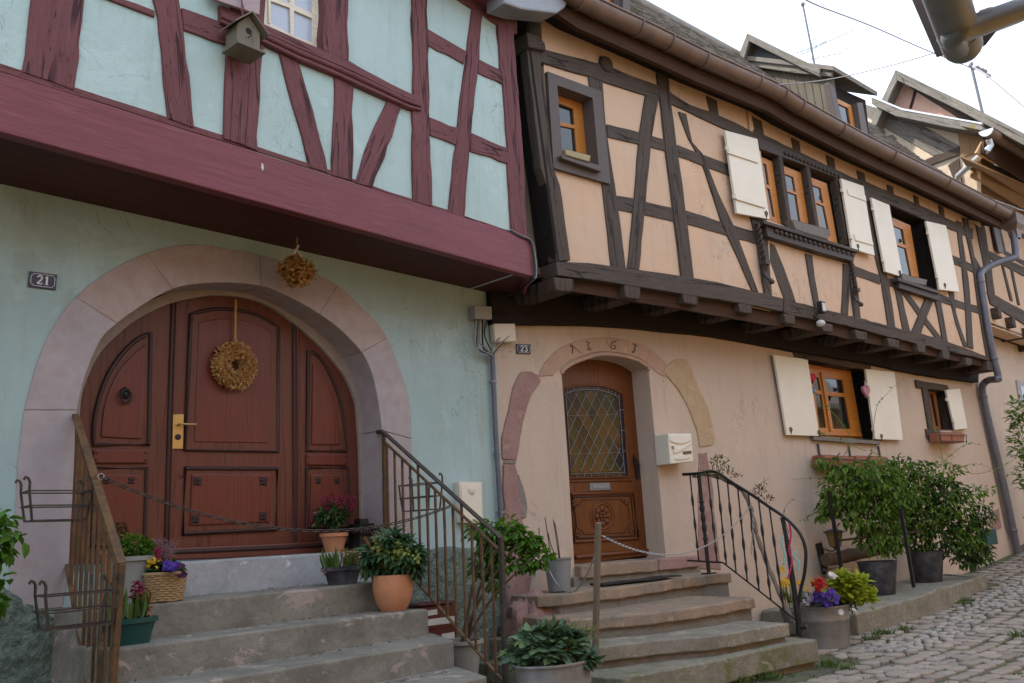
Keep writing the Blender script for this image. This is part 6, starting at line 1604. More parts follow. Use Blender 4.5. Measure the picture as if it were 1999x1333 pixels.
ge('timber', [(1784, 176), (1789, 178), (1779, 212), (1774, 211)], 'brown_board', .0)
ge('timber', [(1775, 170), (1790, 170), (1900, 232), (1880, 236)], 'old_timber', .01)
ge('barge_board', [(1748, 136), (1875, 196), (2030, 276), (2030, 300), (1875, 216), (1751, 156)], 'grey_wood', .36, .07, .012); ge('barge_board', [(1748, 136), (1720, 196), (1732, 200), (1751, 158)], 'grey_wood', .36, .07, .01)
ge('roof_slope', [(1749, 138), (2030, 278), (2030, 290), (1750, 148)], 'roof_tile', .34, 6, 0); ge('roof_slope', [(1747, 138), (1700, 240), (1710, 245), (1750, 150)], 'roof_tile', .34, 6, 0)
# ------------------------------------------------------------------ downpipe of the peach house
DP = thing('downpipe', 'long grey downpipe with swan necks at the right end of the peach house', 'pipe', O1.at(1990, 1080, .1))
he = O2B.at(1978, 440, .42)
path = [O2B.at(1978, 452, .42), O2B.at(1983, 496, .42), O2B.at(1979, 503, .40), O2B.at(1946, 513, .22), O2B.at(1921, 526, .09), O2B.at(1913, 536, .07), O2B.at(1914, 550, .07), O2B.at(1928, 640, .07), O2B.at(1940, 700, .07), O2B.at(1949, 735, .08), O2B.at(1946, 740, .06),
        O1.at(1930, 742, .22), O1.at(1919, 752, .10), O1.at(1920, 775, .09), O1.at(1934, 840, .09), O1.at(1958, 940, .09), O1.at(1978, 1035, .09), O1.at(1988, 1085, .09)]
mb = MB(); mb.tube(smooth_path(path, 4), .062, 14); mb.build('pipe', M['grey_pipe'], DP, smooth=50)
for i in (6, 8, 13, 16):
    p, q = path[i], path[min(i + 1, len(path) - 1)]; ax = (q - p).normalized(); mb = MB(); mb.lathe(p, [(.066, -.03), (.072, -.02), (.072, .02), (.066, .03)], 14, axis=ax); mb.build('collar', M['grey_pipe'], DP, smooth=50)
mb = MB(); w_ = .17
prof = [(.20, .20), (.20, .0), (.12, -.10), (.10, -.26)]
for (ra, za_), (rb_, zb) in zip(prof[:-1], prof[1:]):
    def sq(r_, z): return [he + O2B.u * (i * r_) + O2B.n * (j * r_ * .7) + V((0, 0, z)) for i, j in ((-1, -1), (1, -1), (1, 1), (-1, 1))]
    mb.add(sq(ra, za_) + sq(rb_, zb), [(k, (k + 1) % 4, 4 + (k + 1) % 4, 4 + k) for k in range(4)])
mb.build('hopper', M['copper_gutter'], DP)
mb = MB(); a, b = O2B.at(1935, 388, .5), O2B.at(2000, 412, .5); mb.prism([a, b, b - O2B.n * .5 + V((0, 0, .25)), a - O2B.n * .5 + V((0, 0, .25))], V((0, 0, .01))); mb.build('flashing', M['zinc_white'], DP)
# ------------------------------------------------------------------ antenna, pole and overhead cables
AN = thing('tv_antenna', 'thin rooftop television antenna with faint side arms against the white sky', 'antenna', onD(1594, 125, 15))
a, b = onD(1595, 150, 15), onD(1567, 8, 15)
mb = MB(); mb.tube([a, b], .018, 6); mb.ball(b, .04, 6, 5); mb.build('mast', M['zinc'], AN)
for y0, pts in ((0, [(1565, 106), (1618, 80), (1667, 58)]), (1, [(1550, 105), (1588, 92), (1614, 80)]), (2, [(1575, 118), (1600, 112), (1640, 104), (1655, 92)])):
    mb = MB(); mb.tube([onD(x, y, 15) for x, y in pts], .006, 5)
    for k in range(8):
        t = k / 7; p = V((*lerp2(pts[0], pts[-1], t), 0)); q = onD(p.x, p.y, 15); mb.tube([q - Rv * .03 - V((0, 0, .09)), q + V((0, 0, .09))], .004, 4)
    mb.build('arm', M['zinc'], AN)
def cable(label, pts, r, mat='cable_black'):
    P = [onD(x, y, d) for x, y, d in pts]; mb = MB(); mb.tube(smooth_path(P, 5), r, 5); tag(center_origin(mb.build('overhead_cable', M[mat], None)), label, 'cable')
cable('overhead cable crossing the sky from the top edge to the roof pole', [(1560, -8, 11), (1600, 12, 11.5), (1700, 50, 13), (1800, 94, 15), (1893, 131, 17)], .010, 'cable_grey')
cable('overhead cable running from the dormer cheek to the gutter corner', [(1509, 166, 11.5), (1610, 156, 11), (1730, 130, 10), (1836, 99, 9), (1960, 55, 8), (2020, 30, 7.5)], .006, 'cable_grey')
cable('thick overhead cable sloping down from the roof pole to the right edge', [(1897, 130, 17), (1920, 142, 16.5), (1950, 166, 16), (2020, 226, 15)], .016, 'cable_grey')
PO = thing('roof_pole', 'slim metal pole on the far roof with insulators where cables meet', 'pole', onD(1918, 222, 17))
mb = MB(); mb.tube([onD(1920, 228, 17), onD(1897, 132, 17)], .028, 8); mb.build('mast', M['zinc'], PO)
random.seed(6); mb = MB()
for k in range(9): mb.ball(onD(1892 + k * 5 + ru(-2, 2), 126 + k * 2.5 + ru(-4, 4), 17), ru(.03, .05), 6, 5)
mb.build('insulator', M['cable_grey'], PO)
# ------------------------------------------------------------------ the low house on our side of the street
B_ = onD(1878, 86, 3.1); A_ = onZ(1836, -40, B_.z); gd = (A_ - B_); gd.z = 0; gd.normalize()
NH = thing('plain_house', 'low near house of which only the grey gutter corner shows at top right', 'house', V((-2, -8.6, -1.4)))
gr = .066; back = V((-gd.y, gd.x, 0));
if back.y > 0: back = -back
mb = MB(); mb.tube([A_ + gd * 6, B_], gr, 18); mb.ball(B_, gr, 16, 10); mb.build('gutter', M['zinc'], NH, smooth=60)
mb = MB(); c_ = B_ + gd * .10; mb.tube([c_ + gd * (.004 * k) for k in range(2)], gr * 1.03, 18); c2_ = B_ - gd * .0; mb.build('gutter_joint', M['zinc'], NH, smooth=60)
mb = MB(); pe = onD(2060, -6, 3.15); pq = onD(1862, 66, 2.93); mb.tube(smooth_path([B_ + V((0, 0, -.02)), pq, pq.lerp(pe, .22), pe], 6), .040, 16); mb.build('downpipe', M['zinc'], NH, smooth=60)
def nslab(name, pts, d, th, mat):
    P = [onD(x, y, d) for x, y in pts]; mb = MB(); mb.prism(P, V((gd.y, -gd.x, 0)) * th); return mb.build(name, M[mat], NH)
rb = V((0, 0, gr * 1.2))
mb = MB(); e0_ = B_ + gd * -.03 + rb - back * .06; mb.prism([e0_, e0_ + gd * 8, e0_ + gd * 8 + back * 4 + V((0, 0, 3.4)), e0_ + back * 4 + V((0, 0, 3.4))], V((0, 0, .12))); mb.build('roof', M['roof_tile'], NH)
mb = MB(); mb.prism([e0_ + gd * 8 + back * 8, e0_ + back * 8, e0_ + back * 4 + V((0, 0, 3.4)), e0_ + gd * 8 + back * 4 + V((0, 0, 3.4))], V((0, 0, .12))); mb.build('roof', M['roof_tile'], NH)
nslab('barge_board', [(1905, 55), (1917, 92), (1924, 88), (1965, 36), (1990, 8), (1930, 14)], 3.3, .03, 'brown_metal')
nslab('drip_board', [(1794, -14), (1806, -14), (1852, 104), (1846, 107)], 3.25, .03, 'brown_metal')
wb = e0_ + back * 2.6
mb = MB(); mb.prism([V((wb.x, wb.y, -1.7)), V((wb.x, wb.y, B_.z + 1.1)), V((wb.x, wb.y, B_.z + 1.1)) + gd * 8, V((wb.x, wb.y, -1.7)) + gd * 8], back * .3); mb.build('wall', M['yellow_plaster'], NH)
# ------------------------------------------------------------------ houses across the street, unseen but for pane reflections; yellow walls for warm bounce
def across(label, x0, x1, y0, y1, ze, mat, nw):
    t = thing('plain_house', label, 'house', ((x0 + x1) / 2, (y0 + y1) / 2 - 3, -1.3)); d = V((x1 - x0, y1 - y0, 0)); L = d.length; d.normalize(); b = V((d.y, -d.x, 0)); a = V((x0, y0, 0))
    mb = MB(); mb.prism([a + V((0, 0, -1.7)), a + V((0, 0, ze)), a + V((0, 0, ze)) + d * L, a + V((0, 0, -1.7)) + d * L], b * 7); mb.build('wall', M[mat], t)
    for s0, s1 in ((-.5, 3.5), (7.5, 3.5)):
        mb = MB(); p = a + b * s0 + V((0, 0, ze - .15)); q = a + b * s1 + V((0, 0, ze + 3.6)); mb.prism([p, p + d * L, q + d * L, q], V((0, 0, .15))); mb.build('roof', M['roof_tile'], t)
    for k in range(nw):
        for z in (.2, 2.4):
            if z + 1.2 > ze: continue
            c = a + d * (L * (k + .5) / nw) + V((0, 0, z + .4)) - b * .02
            mb = MB(); mb.box(c, 1.0, .08, 1.3, (d, b, V((0, 0, 1)))); f_ = mb.build('window', M['window_wood'], t)
            mb = MB(); mb.box(c - b * .045, .8, .02, 1.1, (d, b, V((0, 0, 1)))); mb.build('pane', M['window_glass'], f_)
across('yellow ochre house across the street, seen as a reflection in the lower window', 3.4, 13.4, -8.3, -9.0, 3.0, 'yellow_plaster', 4)
across('unseen yellow house across the street further up the lane', 13.6, 25, -8.6, -9.6, 3.2, 'yellow_plaster', 4)
across('unseen yellow house across the street behind the viewer', -14, -4, -8.2, -8.2, 2.6, 'yellow_plaster', 4)
# ------------------------------------------------------------------ plants and pots
def blob(mb, P, px, n, L, asp=.5, dz=.7, droop=.2, surf=.55, up=.2, fold=.25, curl=.2, shape=None):
    """leaves through ellipsoids given as (x, y, rx, ry) in photo pixels at the depth of P"""
    d0 = depth(P); k = d0 / FPX; tot = sum(a * b for _, _, a, b in px)
    for (x, y, rx, ry) in px:
        c = onD(x, y, d0)
        for _ in range(int(n * rx * ry / tot)):
            while True:
                q = V((ru(-1, 1), ru(-1, 1), ru(-1, 1)))
                if 0 < q.length <= 1 and (q.length > surf or rnd() < .35): break
            lump = .82 + .3 * noise.noise(q * 2.2 + c * 3)
            p = c + (Rv * q.x * rx + V((0, 0, q.z * ry)) + V((Fv.x, Fv.y, 0)) * q.y * rx * dz) * (k * lump)
            d = (Rv * q.x + V((0, 0, q.z * .5 + up - droop * 1.2)) + V((Fv.x, Fv.y, 0)) * q.y + V((ru(-.6, .6), ru(-.6, .6), ru(-.6, .6)))).normalized()
            l = ru(*L); nrm = V((ru(-.5, .5), ru(-.5, .5), 1)) + q * .5
            if shape: shape(mb, p, d, nrm, l)
            else: mb.leaf(p, d, nrm, l, l * asp, fold, curl)
def palmate(n=5, spread=1.1, w=.22):
    def f(mb, p, d, nrm, l):
        d = V(d).normalized(); x = d.cross(nrm)
        if x.length < 1e-4: x = d.orthogonal()
        x.normalize()
        for k in range(n):
            a = (k - (n - 1) / 2) / max(1, (n - 1) / 2) * spread; mb.leaf(p, d * cos(a) + x * sin(a), nrm, l * (1 - .18 * abs(a)), l * w, .3, .25)
    return f
def lobed(mb, p, d, nrm, l):                                # ivy-like leaf
    d = V(d).normalized(); x = d.cross(V(nrm))
    if x.length < 1e-4: x = d.orthogonal()
    x.normalize(); nn = x.cross(d); out = [(0, 0), (.34, -.08), (.52, .22), (.30, .42), (.30, .62), (.0, 1.0), (-.30, .62), (-.30, .42), (-.52, .22), (-.34, -.08)]
    c = p + d * l * .35 + nn * l * .05
    vs = [p + x * (a * l) + d * (b * l) - nn * (l * .10 * abs(a) * 2) for a, b in out] + [c]
    mb.add(vs, [(i, (i + 1) % 10, 10) for i in range(10)])
def flower(mb, p, r, n=5, nrm=None):
    nrm = V(nrm or (ru(-.6, .3), ru(-1, -.4), ru(.1, .7))).normalized(); x = nrm.orthogonal().normalized(); y = nrm.cross(x)
    for k in range(n):
        a = 2 * pi * k / n + ru(-.2, .2); d = x * cos(a) + y * sin(a); mb.leaf(p, d + nrm * .25, nrm, r, r * .95, .1, .1)
def pot_profile(rb, rt, h, lip=.012, th=.010): return [(.001, 0), (rb, 0), (rb * .5 + rt * .5, h * .5), (rt, h - .03), (rt + lip, h - .028), (rt + lip, h), (rt - th, h), (rt - th, h - .04), (.001, h - .045)]
def potted(label, base, rb, rt, h, mat, sx=1, sy=1, rot=0, prof=None, name='potted_plant', cat='potted plant', lip=.012, pname='pot'):
    t = thing(name, label, cat, base); mb = MB(); mb.lathe(base, prof or pot_profile(rb, rt, h, lip), 28, sx, sy, rot=rot); mb.build(pname, M[mat], t, smooth=40)
    mb = MB(); mb.disc(V(base) + V((0, 0, h - .030)), rt * .96, 20, sx, sy); o = mb.build('soil', M['soil'], t)
    return t
def K(base): return mpp(base)
def bx_(px, py, Y): return L1.at(px, py, -Y).x
# -- on the left of the grey steps
random.seed(31)
b = V((bx_(256, 1165, -.27), -.27, zs[0])); k = K(b)
t = potted('tall pale planter of bushy green heath behind the left railing', b, .095, .135, .30, 'grey_pot')
mb = MB(); blob(mb, b + V((0, 0, .4)), [(258, 1068, 42, 30), (235, 1075, 26, 26), (285, 1078, 22, 26)], 1500, (.018, .035), .45, .9, .1); mb.build('foliage', M['leaf_fresh'], t)
b = V((bx_(311, 1140, -.16), -.16, zs[0])); t = potted('white pot of dusky pink heather beside the red door', b, .07, .105, .24, 'white_pot')
mb = MB()
for _ in range(170):
    a = ru(0, 2 * pi); r_ = ru(.0, .17); o = b + V((0, 0, .22)); tip = o + V((cos(a) * r_, sin(a) * r_ * .8, ru(.10, .22) - r_ * .2))
    for j in range(9): p = o.lerp(tip, .35 + .65 * j / 9); mb.leaf(p, V((ru(-1, 1), ru(-1, 1), ru(0, 1))), V((ru(-1, 1), ru(-1, 1), 1)), ru(.008, .018), ru(.005, .009))
mb.build('flowers', M['heather'], t)
b = V((2.80, .02, -.20)); t = potted('terracotta pot half hidden by the left railing on the threshold', b, .07, .10, .22, 'terracotta')
mb = MB(); blob(mb, b + V((0, 0, .3)), [(232, 1035, 14, 20)], 90, (.03, .05), .5); mb.build('foliage', M['leaf_brown'], t)
# wicker basket
b = V((bx_(321, 1165, -.42), -.42, zs[0])); k = K(b)
t = thing('potted_plant', 'wicker basket of purple pansies and small yellow flowers on the grey steps', 'flower basket', b); mb = MB()
for j in range(11):
    z = .012 + j * .0155; r_ = .108 + .024 * j / 10; mb.tube([b + V(((r_ + .004 * sin(a * 14 + j * pi)) * cos(a), (r_ + .004 * sin(a * 14 + j * pi)) * sin(a) * .9, z + .002 * sin(a * 5))) for a in [i * 2 * pi / 56 for i in range(56)]], .0095, 6, True)
mb.tube([b + V((.134 * cos(a), .121 * sin(a), .178)) for a in [i * 2 * pi / 36 for i in range(36)]], .013, 7, True)
mb.lathe(b, [(.001, .005), (.105, .005), (.122, .17)], 24, 1, .9); mb.build('basket', M['wicker'], t, smooth=60)
mb = MB(); mb.disc(b + V((0, 0, .165)), .125, 20, 1, .9); mb.build('soil', M['soil'], t)
mb = MB(); blob(mb, b + V((0, 0, .2)), [(320, 1116, 38, 20), (300, 1108, 18, 20)], 700, (.03, .055), .5, .8, .1); mb.build('foliage', M['leaf_dark'], t)
mb = MB()
for _ in range(20): flower(mb, onD(332 + ru(-10, 12), 1107 + ru(-9, 8), depth(b) + ru(-.14, .0)), ru(.017, .026))
mb.build('pansies', M['violet'], t); mb = MB()
for _ in range(8): flower(mb, onD(354 + ru(-8, 6), 1112 + ru(-10, 12), depth(b) + ru(-.1, .0)), ru(.02, .028))
mb.build('dark_pansies', M['pansy_dark'], t); mb = MB()
for _ in range(16): flower(mb, onD(302 + ru(-16, 16), 1098 + ru(-8, 12), depth(b) + ru(-.1, .05)), ru(.012, .022))
mb.build('yellow_flowers', M['yellow_flower'], t); mb = MB()
for _ in range(60):
    p = onD(308 + ru(-5, 5), 1088 + ru(-16, 14), depth(b) + ru(-.02, .06)); mb.leaf(p, V((ru(-1, 1), ru(-1, 1), ru(-.2, 1))), V((0, -1, .3)), ru(.015, .028), .014)
mb.build('magenta_spike', M['magenta'], t)
# green pot with hyacinth
b = V((bx_(250, 1250, -.74), -.74, zs[1])); t = potted('dark green oblong pot with a fading red hyacinth on the second grey step', b, .11, .14, .15, 'green_pot', 1.15, .75)
mb = MB()
for _ in range(26):
    a = ru(0, 2 * pi); o = b + V((ru(-.11, .11), ru(-.05, .05), .12)); mb.leaf(o, V((cos(a) * .35, sin(a) * .3, 1)), V((cos(a), sin(a), .1)), ru(.13, .22), ru(.022, .034), .35, .18)
mb.build('leaves', M['leaf_hyacinth'], t); mb = MB()
for _ in range(170):
    p = b + V((.05 + ru(-.035, .035), ru(-.035, .035), .19 + ru(0, .17))); mb.leaf(p, V((ru(-1, 1), ru(-1, 1), ru(-.4, .8))), V((ru(-1, 1), ru(-1, 1), 1)), ru(.018, .034), .014)
mb.build('hyacinth_flowers', M['magenta'], t); mb = MB()
for _ in range(70):
    p = b + V((.10 + ru(-.03, .03), ru(-.035, .035), .16 + ru(0, .15))); mb.leaf(p, V((ru(-1, 1), ru(-1, 1), ru(-1, .3))), V((ru(-1, 1), ru(-1, 1), 1)), ru(.018, .034), .016)
mb.build('withered_flowers', M['orange_brown'], t)
# -- on the right of the grey steps
b = V((bx_(652, 1060, .06), .06, -.088)); t = potted('terracotta pot of magenta celosia by the red door', b, .075, .108, .155, 'terracotta', lip=.01)
mb = MB(); blob(mb, b + V((0, 0, .25)), [(650, 1003, 36, 24), (640, 1015, 28, 14)], 330, (.04, .075), .42, .8, .25); mb.build('foliage', M['leaf_dark'], t); mb = MB()
for (x, y) in ((632, 978), (645, 972), (660, 976), (674, 972), (688, 978), (668, 985), (640, 986), (682, 992)):
    blob(mb, b + V((0, ru(-.1, .1), .3)), [(x, y, 9, 10)], 90, (.010, .020), .6, 1)
mb.build('flower_heads', M['magenta'], t)
b = V((bx_(706, 1050, .02), .02, -.088)); k = K(b); LN = thing('lantern', 'black tiered metal lantern standing on the threshold behind a terracotta pot', 'lantern', b)
mb = MB(); mb.box(b + V((0, 0, .07)), .16, .16, .14); mb.build('body', M['black_iron'], LN, bevel=.004)
for (z, s) in ((.145, .22), (.185, .15)):
    mb = MB(); mb.box(b + V((0, 0, z)), s, s, .014)
    for i in range(-3, 4):
        for sx, sy in ((i / 6.5, .5), (i / 6.5, -.5), (.5, i / 6.5), (-.5, i / 6.5)): mb.box(b + V((sx * s, sy * s, z + .016)), .010, .010, .035)
    mb.box(b + V((0, 0, z + .034)), s, s, .008); mb.build('gallery', M['black_iron'], LN)
mb = MB(); mb.box(b + V((0, 0, .235)), .09, .09, .06); mb.build('chimney', M['black_iron'], LN, bevel=.004)
b = V((bx_(669, 1132, -.33), -.33, zs[0])); t = potted('glossy black oval planter of fading hyacinths on the top grey step', b, .10, .135, .135, 'pot_black', 1.25, .75, lip=.016)
mb = MB()
for _ in range(60):
    a = ru(0, 2 * pi); o = b + V((ru(-.14, .15), ru(-.05, .05), .11)); mb.leaf(o, V((cos(a) * .35 + (o.x - b.x) * 2.2, sin(a) * .3, 1)), V((cos(a), sin(a), .1)), ru(.10, .19), ru(.018, .028), .35, .15)
mb.build('leaves', M['leaf_hyacinth'], t); mb = MB()
for cx in (-.02, .06, .13, .19, .20):
    for _ in range(40): p = b + V((cx + ru(-.025, .025), ru(-.05, .02), .20 + ru(-.05, .07) - (.09 if cx > .18 else 0))); mb.leaf(p, V((ru(-1, 1), ru(-1, 1), ru(-1, .4))), V((ru(-1, 1), ru(-1, 1), 1)), ru(.015, .03), .013)
mb.build('withered_flowers', M['orange_brown'], t)
mb = MB()
for _ in range(24): p = b + V((-.20 + ru(-.02, .02), -.03, .10 + ru(-.02, .03))); mb.leaf(p, V((ru(-1, 1), ru(-1, 1), ru(-1, .4))), V((ru(-1, 1), ru(-1, 1), 1)), ru(.012, .022), .012)
mb.build('fallen_floret', M['heather'], t)
b = V((bx_(768, 1185, -.74), -.74, zs[1])); k = K(b)
t = potted('large round terracotta pot of hellebores on the right of the grey steps', b, .10, .145, .25, 'terracotta', prof=[(.001, .004), (.095, 0), (.13, .06), (.152, .14), (.155, .22), (.148, .265), (.138, .265), (.135, .23), (.001, .225)])
mb = MB(); HB_ = [(768, 1082, 56, 36), (735, 1088, 34, 28), (800, 1092, 34, 28), (760, 1062, 40, 22), (748, 1106, 30, 20), (800, 1112, 26, 18)]
blob(mb, b + V((0, 0, .36)), HB_, 300, (.085, .135), .3, .8, .35, .4, .25, shape=palmate(5, 1.15, .24)); mb.build('foliage', M['leaf_hellebore'], t); mb = MB()
for (x, y) in ((770, 1082), (778, 1092), (788, 1076), (752, 1078), (812, 1088), (738, 1068), (776, 1070)): blob(mb, b + V((-.06, -.12, .36)), [(x, y, 10, 9)], 20, (.03, .045), .8, .5)
mb.build('flowers', M['lime_flower'], t); mb = MB()
for _ in range(40):
    o = b + V((ru(-.05, .05), ru(-.05, .05), .25)); mb.tube([o, o + V((-.14 + ru(-.10, .10), ru(-.05, .05), .20 + ru(0, .14)))], .0022, 4)
mb.build('dry_stalks', M['dry_gold'], t); mb = MB()
for _ in range(26):
    o = b + V((.06, .1, .30)); p1 = o + V((.10 + ru(-.06, .08), ru(-.05, .05), .14 + ru(0, .14))); mb.tube([o, (o + p1) / 2 + V((0, 0, .04)), p1], .003, 4)
    for _ in range(9): mb.leaf(p1 + V((ru(-.04, .04), ru(-.04, .04), ru(-.05, .04))), V((ru(-1, 1), ru(-1, 1), ru(-.5, 1))), V((ru(-1, 1), -1, 1)), ru(.02, .04), .012)
mb.build('silver_foliage', M['leaf_silver'], t)
# grey pot with the climber between the houses
b = V((5.62, -.42, -1.16)); k = K(b)
t = potted('grey plastic pot with a tall leafy shrub between the two stairs', b, .12, .16, .28, 'grey_pot', lip=.022)
for q in range(5):
    mb = MB(); o = b + V((ru(-.05, .05), ru(-.05, .05), .25)); e = onD(*[(950, 1050), (985, 1040), (1010, 1060), (1045, 1085), (930, 1075)][q], depth(b) + ru(-.05, .1)); mb.tube(smooth_path([o, o.lerp(e, .4) + V((ru(-.05, .05), 0, .1)), e], 5), [.012] * 6 + [.010, .008, .007, .006, .005], 6); mb.build('stem', M['stem_brown'], t, smooth=60)
mb = MB(); blob(mb, b + V((0, 0, 1)), [(950, 1038, 46, 26), (992, 1036, 36, 26), (1030, 1062, 34, 22), (965, 1075, 40, 26), (1048, 1088, 30, 18), (1000, 1100, 46, 16), (1015, 1050, 34, 16), (935, 1105, 22, 20), (1028, 1105, 28, 10), (965, 1130, 16, 40)], 800, (.055, .095), .62, .6, .35, .3, .1); mb.build('foliage', M['leaf_fresh'], t)
mb = MB(); blob(mb, b + V((0, 0, 1)), [(1000, 1052, 34, 20), (1035, 1075, 26, 16)], 130, (.018, .03), .5, .6); mb.build('dark_buds', M['pansy_dark'], t)
# zinc bucket on the sandstone step
b = onZ(1092, 1153, -.585); k = K(b); t = potted('tapered zinc bucket with bare twigs on the top sandstone step', b, k * 24, k * 27, k * 60, 'zinc', prof=[(.001, 0), (k * 21, 0), (k * 22, k * 8), (k * 26.5, k * 59), (k * 28.5, k * 60), (k * 28.5, k * 62), (k * 26, k * 62), (k * 25, k * 52), (.001, k * 51)])
mb = MB()
for (x, y) in ((1064, 1010), (1080, 1014), (1083, 1020), (1052, 1030), (1070, 1040)): mb.tube(smooth_path([b + V((ru(-.06, .06), ru(-.05, .05), k * 50)), onD(x + 6, (y + 1090) / 2, depth(b)), onD(x, y, depth(b))], 4), .005, 5)
mb.build('twigs', M['stem_brown'], t)
# ivy tub
b = V((5.02, -1.93, -1.33)); b.z = gz(b.x, b.y) - .03; kk = mpp(onD(1085, 1300, depth(b) - .1)); rr = kk * 96; zt_ = onD(1085, 1292, depth(b)).z - b.z
t = potted('oval zinc tub overflowing with ivy at the foot of the steps', b, rr * .80, rr * .98, zt_, 'tub_zinc', 1, .72, .0, prof=[(.001, 0), (rr * .82, 0), (rr * .86, zt_ * .35), (rr * .905, zt_ * .66), (rr * .925, zt_ * .68), (rr * .93, zt_ * .72), (rr * .92, zt_ * .74), (rr * .96, zt_ * .96), (rr * 1.0, zt_ * .965), (rr * 1.01, zt_ * .985), (rr * 1.0, zt_), (rr * .955, zt_ * .99), (rr * .94, zt_ * .9), (.001, zt_ * .88)], cat='planted tub')
mb = MB(); blob(mb, b + V((0, -.05, zt_)), [(1075, 1265, 74, 30), (1040, 1245, 40, 22), (1100, 1250, 48, 26), (1015, 1275, 30, 28), (1140, 1285, 26, 16), (1060, 1236, 40, 16)], 1000, (.055, .10), .8, .62, .4, .45, .25, shape=lobed); mb.build('foliage', M['leaf_ivy'], t)
mb = MB(); blob(mb, b + V((0, -.05, zt_)), [(1080, 1262, 62, 26)], 80, (.03, .05), .5, .6); mb.build('dead_leaves', M['orange_brown'], t)
mb = MB()
for _ in range(22): mb.tube(smooth_path([b + V((ru(-.1, .3), ru(-.15, .15), zt_ - .02)), b + V((ru(.05, .4), ru(-.2, .15), zt_ + ru(.05, .2))), b + V((ru(.1, .45), ru(-.25, .15), zt_ + ru(.1, .28)))], 4), .0022, 4)
mb.build('thin_stalks', M['stem_green'], t)
# weeds at the foot of the steps
b = onZ(1185, 1345, -1.37); t = thing('weed_clump', 'clump of green weeds between the ivy tub and the mossy bottom step', 'weeds', b); mb = MB()
blob(mb, b + V((0, 0, .15)), [(1182, 1300, 26, 26), (1192, 1325, 30, 24), (1168, 1290, 14, 30), (1205, 1310, 16, 16)], 420, (.035, .06), .62, .7, .2, .3); mb.build('foliage', M['leaf_fresh'], t)
for (x, y, n_) in ((1350, 1328, 140), (1455, 1330, 200)):
    b = onZ(x, y + 8, -1.38); t = thing('weed_clump', 'low weeds under the bottom sandstone step, %s' % ('left clump' if x < 1400 else 'right clump'), 'weeds', b); mb = MB(); blob(mb, b + V((0, 0, .05)), [(x, y, 26, 12)], n_, (.02, .035), .5, .6); mb.build('foliage', M['leaf_moss'], t)
# -- flower tub by the black railing
b = onZ(1612, 1260, -1.37); b.z = gz(b.x, b.y) - .01; kk = mpp(b + V((0, 0, .2))); rr = kk * 64; H = onD(1612, 1181, depth(b)).z - b.z
t = potted('big zinc tub of pansies, red primulas and lime leaves beside the black railing', b, rr * .85, rr, H, 'tub_zinc', 1, .8, prof=[(.001, 0), (rr * .86, 0), (rr * .87, H * .12), (rr * .92, H * .62), (rr * .95, H * .65), (rr * .95, H * .70), (rr * .93, H * .73), (rr * .98, H * .96), (rr * 1.01, H * .97), (rr * 1.01, H), (rr * .96, H), (rr * .95, H * .9), (.001, H * .88)], cat='planted tub')
top = b + V((0, 0, H)); D_ = depth(b)
mb = MB(); blob(mb, top, [(1655, 1150, 44, 30), (1668, 1140, 34, 26), (1690, 1165, 22, 22), (1640, 1135, 24, 14), (1650, 1125, 16, 10)], 620, (.06, .10), .8, .7, .2, .4, .35, shape=lobed); mb.build('lime_foliage', M['leaf_lime'], t)
mb = MB(); blob(mb, top, [(1580, 1170, 34, 12), (1620, 1172, 34, 12), (1650, 1180, 30, 14)], 420, (.035, .06), .5, .7, .1); mb.build('green_foliage', M['leaf_dark'], t)
def flw(name, mat, pts, n_, r_, sp):
    mb = MB()
    for (x, y) in pts:
        for _ in range(n_): flower(mb, onD(x + ru(-sp, sp), y + ru(-sp, sp) * .8, D_ - ru(.16, .34)), ru(r_ * .8, r_ * 1.2))
    mb.build(name, M[mat], t)
flw('violet_pansies', 'violet', [(1598, 1160), (1604, 1166), (1620, 1160), (1625, 1168), (1612, 1176), (1592, 1170)], 6, .040, 8)
flw('pale_violas', 'pale_violet', [(1572, 1164), (1578, 1174), (1586, 1168), (1570, 1176)], 4, .030, 6)
flw('red_primulas', 'red_flower', [(1592, 1136), (1600, 1132), (1606, 1140), (1598, 1146)], 8, .032, 7)
flw('yellow_flowers', 'yellow_flower', [(1586, 1138), (1572, 1152), (1560, 1136), (1534, 1136), (1538, 1142), (1528, 1138)], 6, .022, 5)
flw('white_flowers', 'white_flower', [(1624, 1122), (1622, 1126), (1630, 1124)], 6, .026, 4)
flw('trailing_violas', 'white_flower', [(1642, 1196), (1667, 1192)], 2, .032, 2)
mb = MB()
for x in (1528, 1534, 1560, 1541): mb.tube([onD(x + 8, 1185, D_), onD(x, 1138, D_ - .2)], .004, 5)
mb.build('stalks', M['stem_green'], t)
b = onZ(1545, 1215, -1.2)
t = potted('small clay pot of yellow daffodils behind the end of the black railing', b, .08, .11, .16, 'trough_grey'); mb = MB(); D2 = depth(b)
for _ in range(34): o = onD(1537 + ru(-12, 12), 1180, D2); mb.leaf(o, V((ru(-.4, .4), ru(-.3, .3), 1)), V((ru(-1, 1), -1, 0)), ru(.14, .26), .018, .3, .2)
mb.build('leaves', M['leaf_hyacinth'], t); mb = MB()
for _ in range(22): flower(mb, onD(1536 + ru(-16, 14), 1140 + ru(-12, 10), D2 + ru(-.1, .1)), .028)
flower(mb, onD(1526, 1112, D2), .05)
mb.build('yellow_flowers', M['yellow_flower'], t)
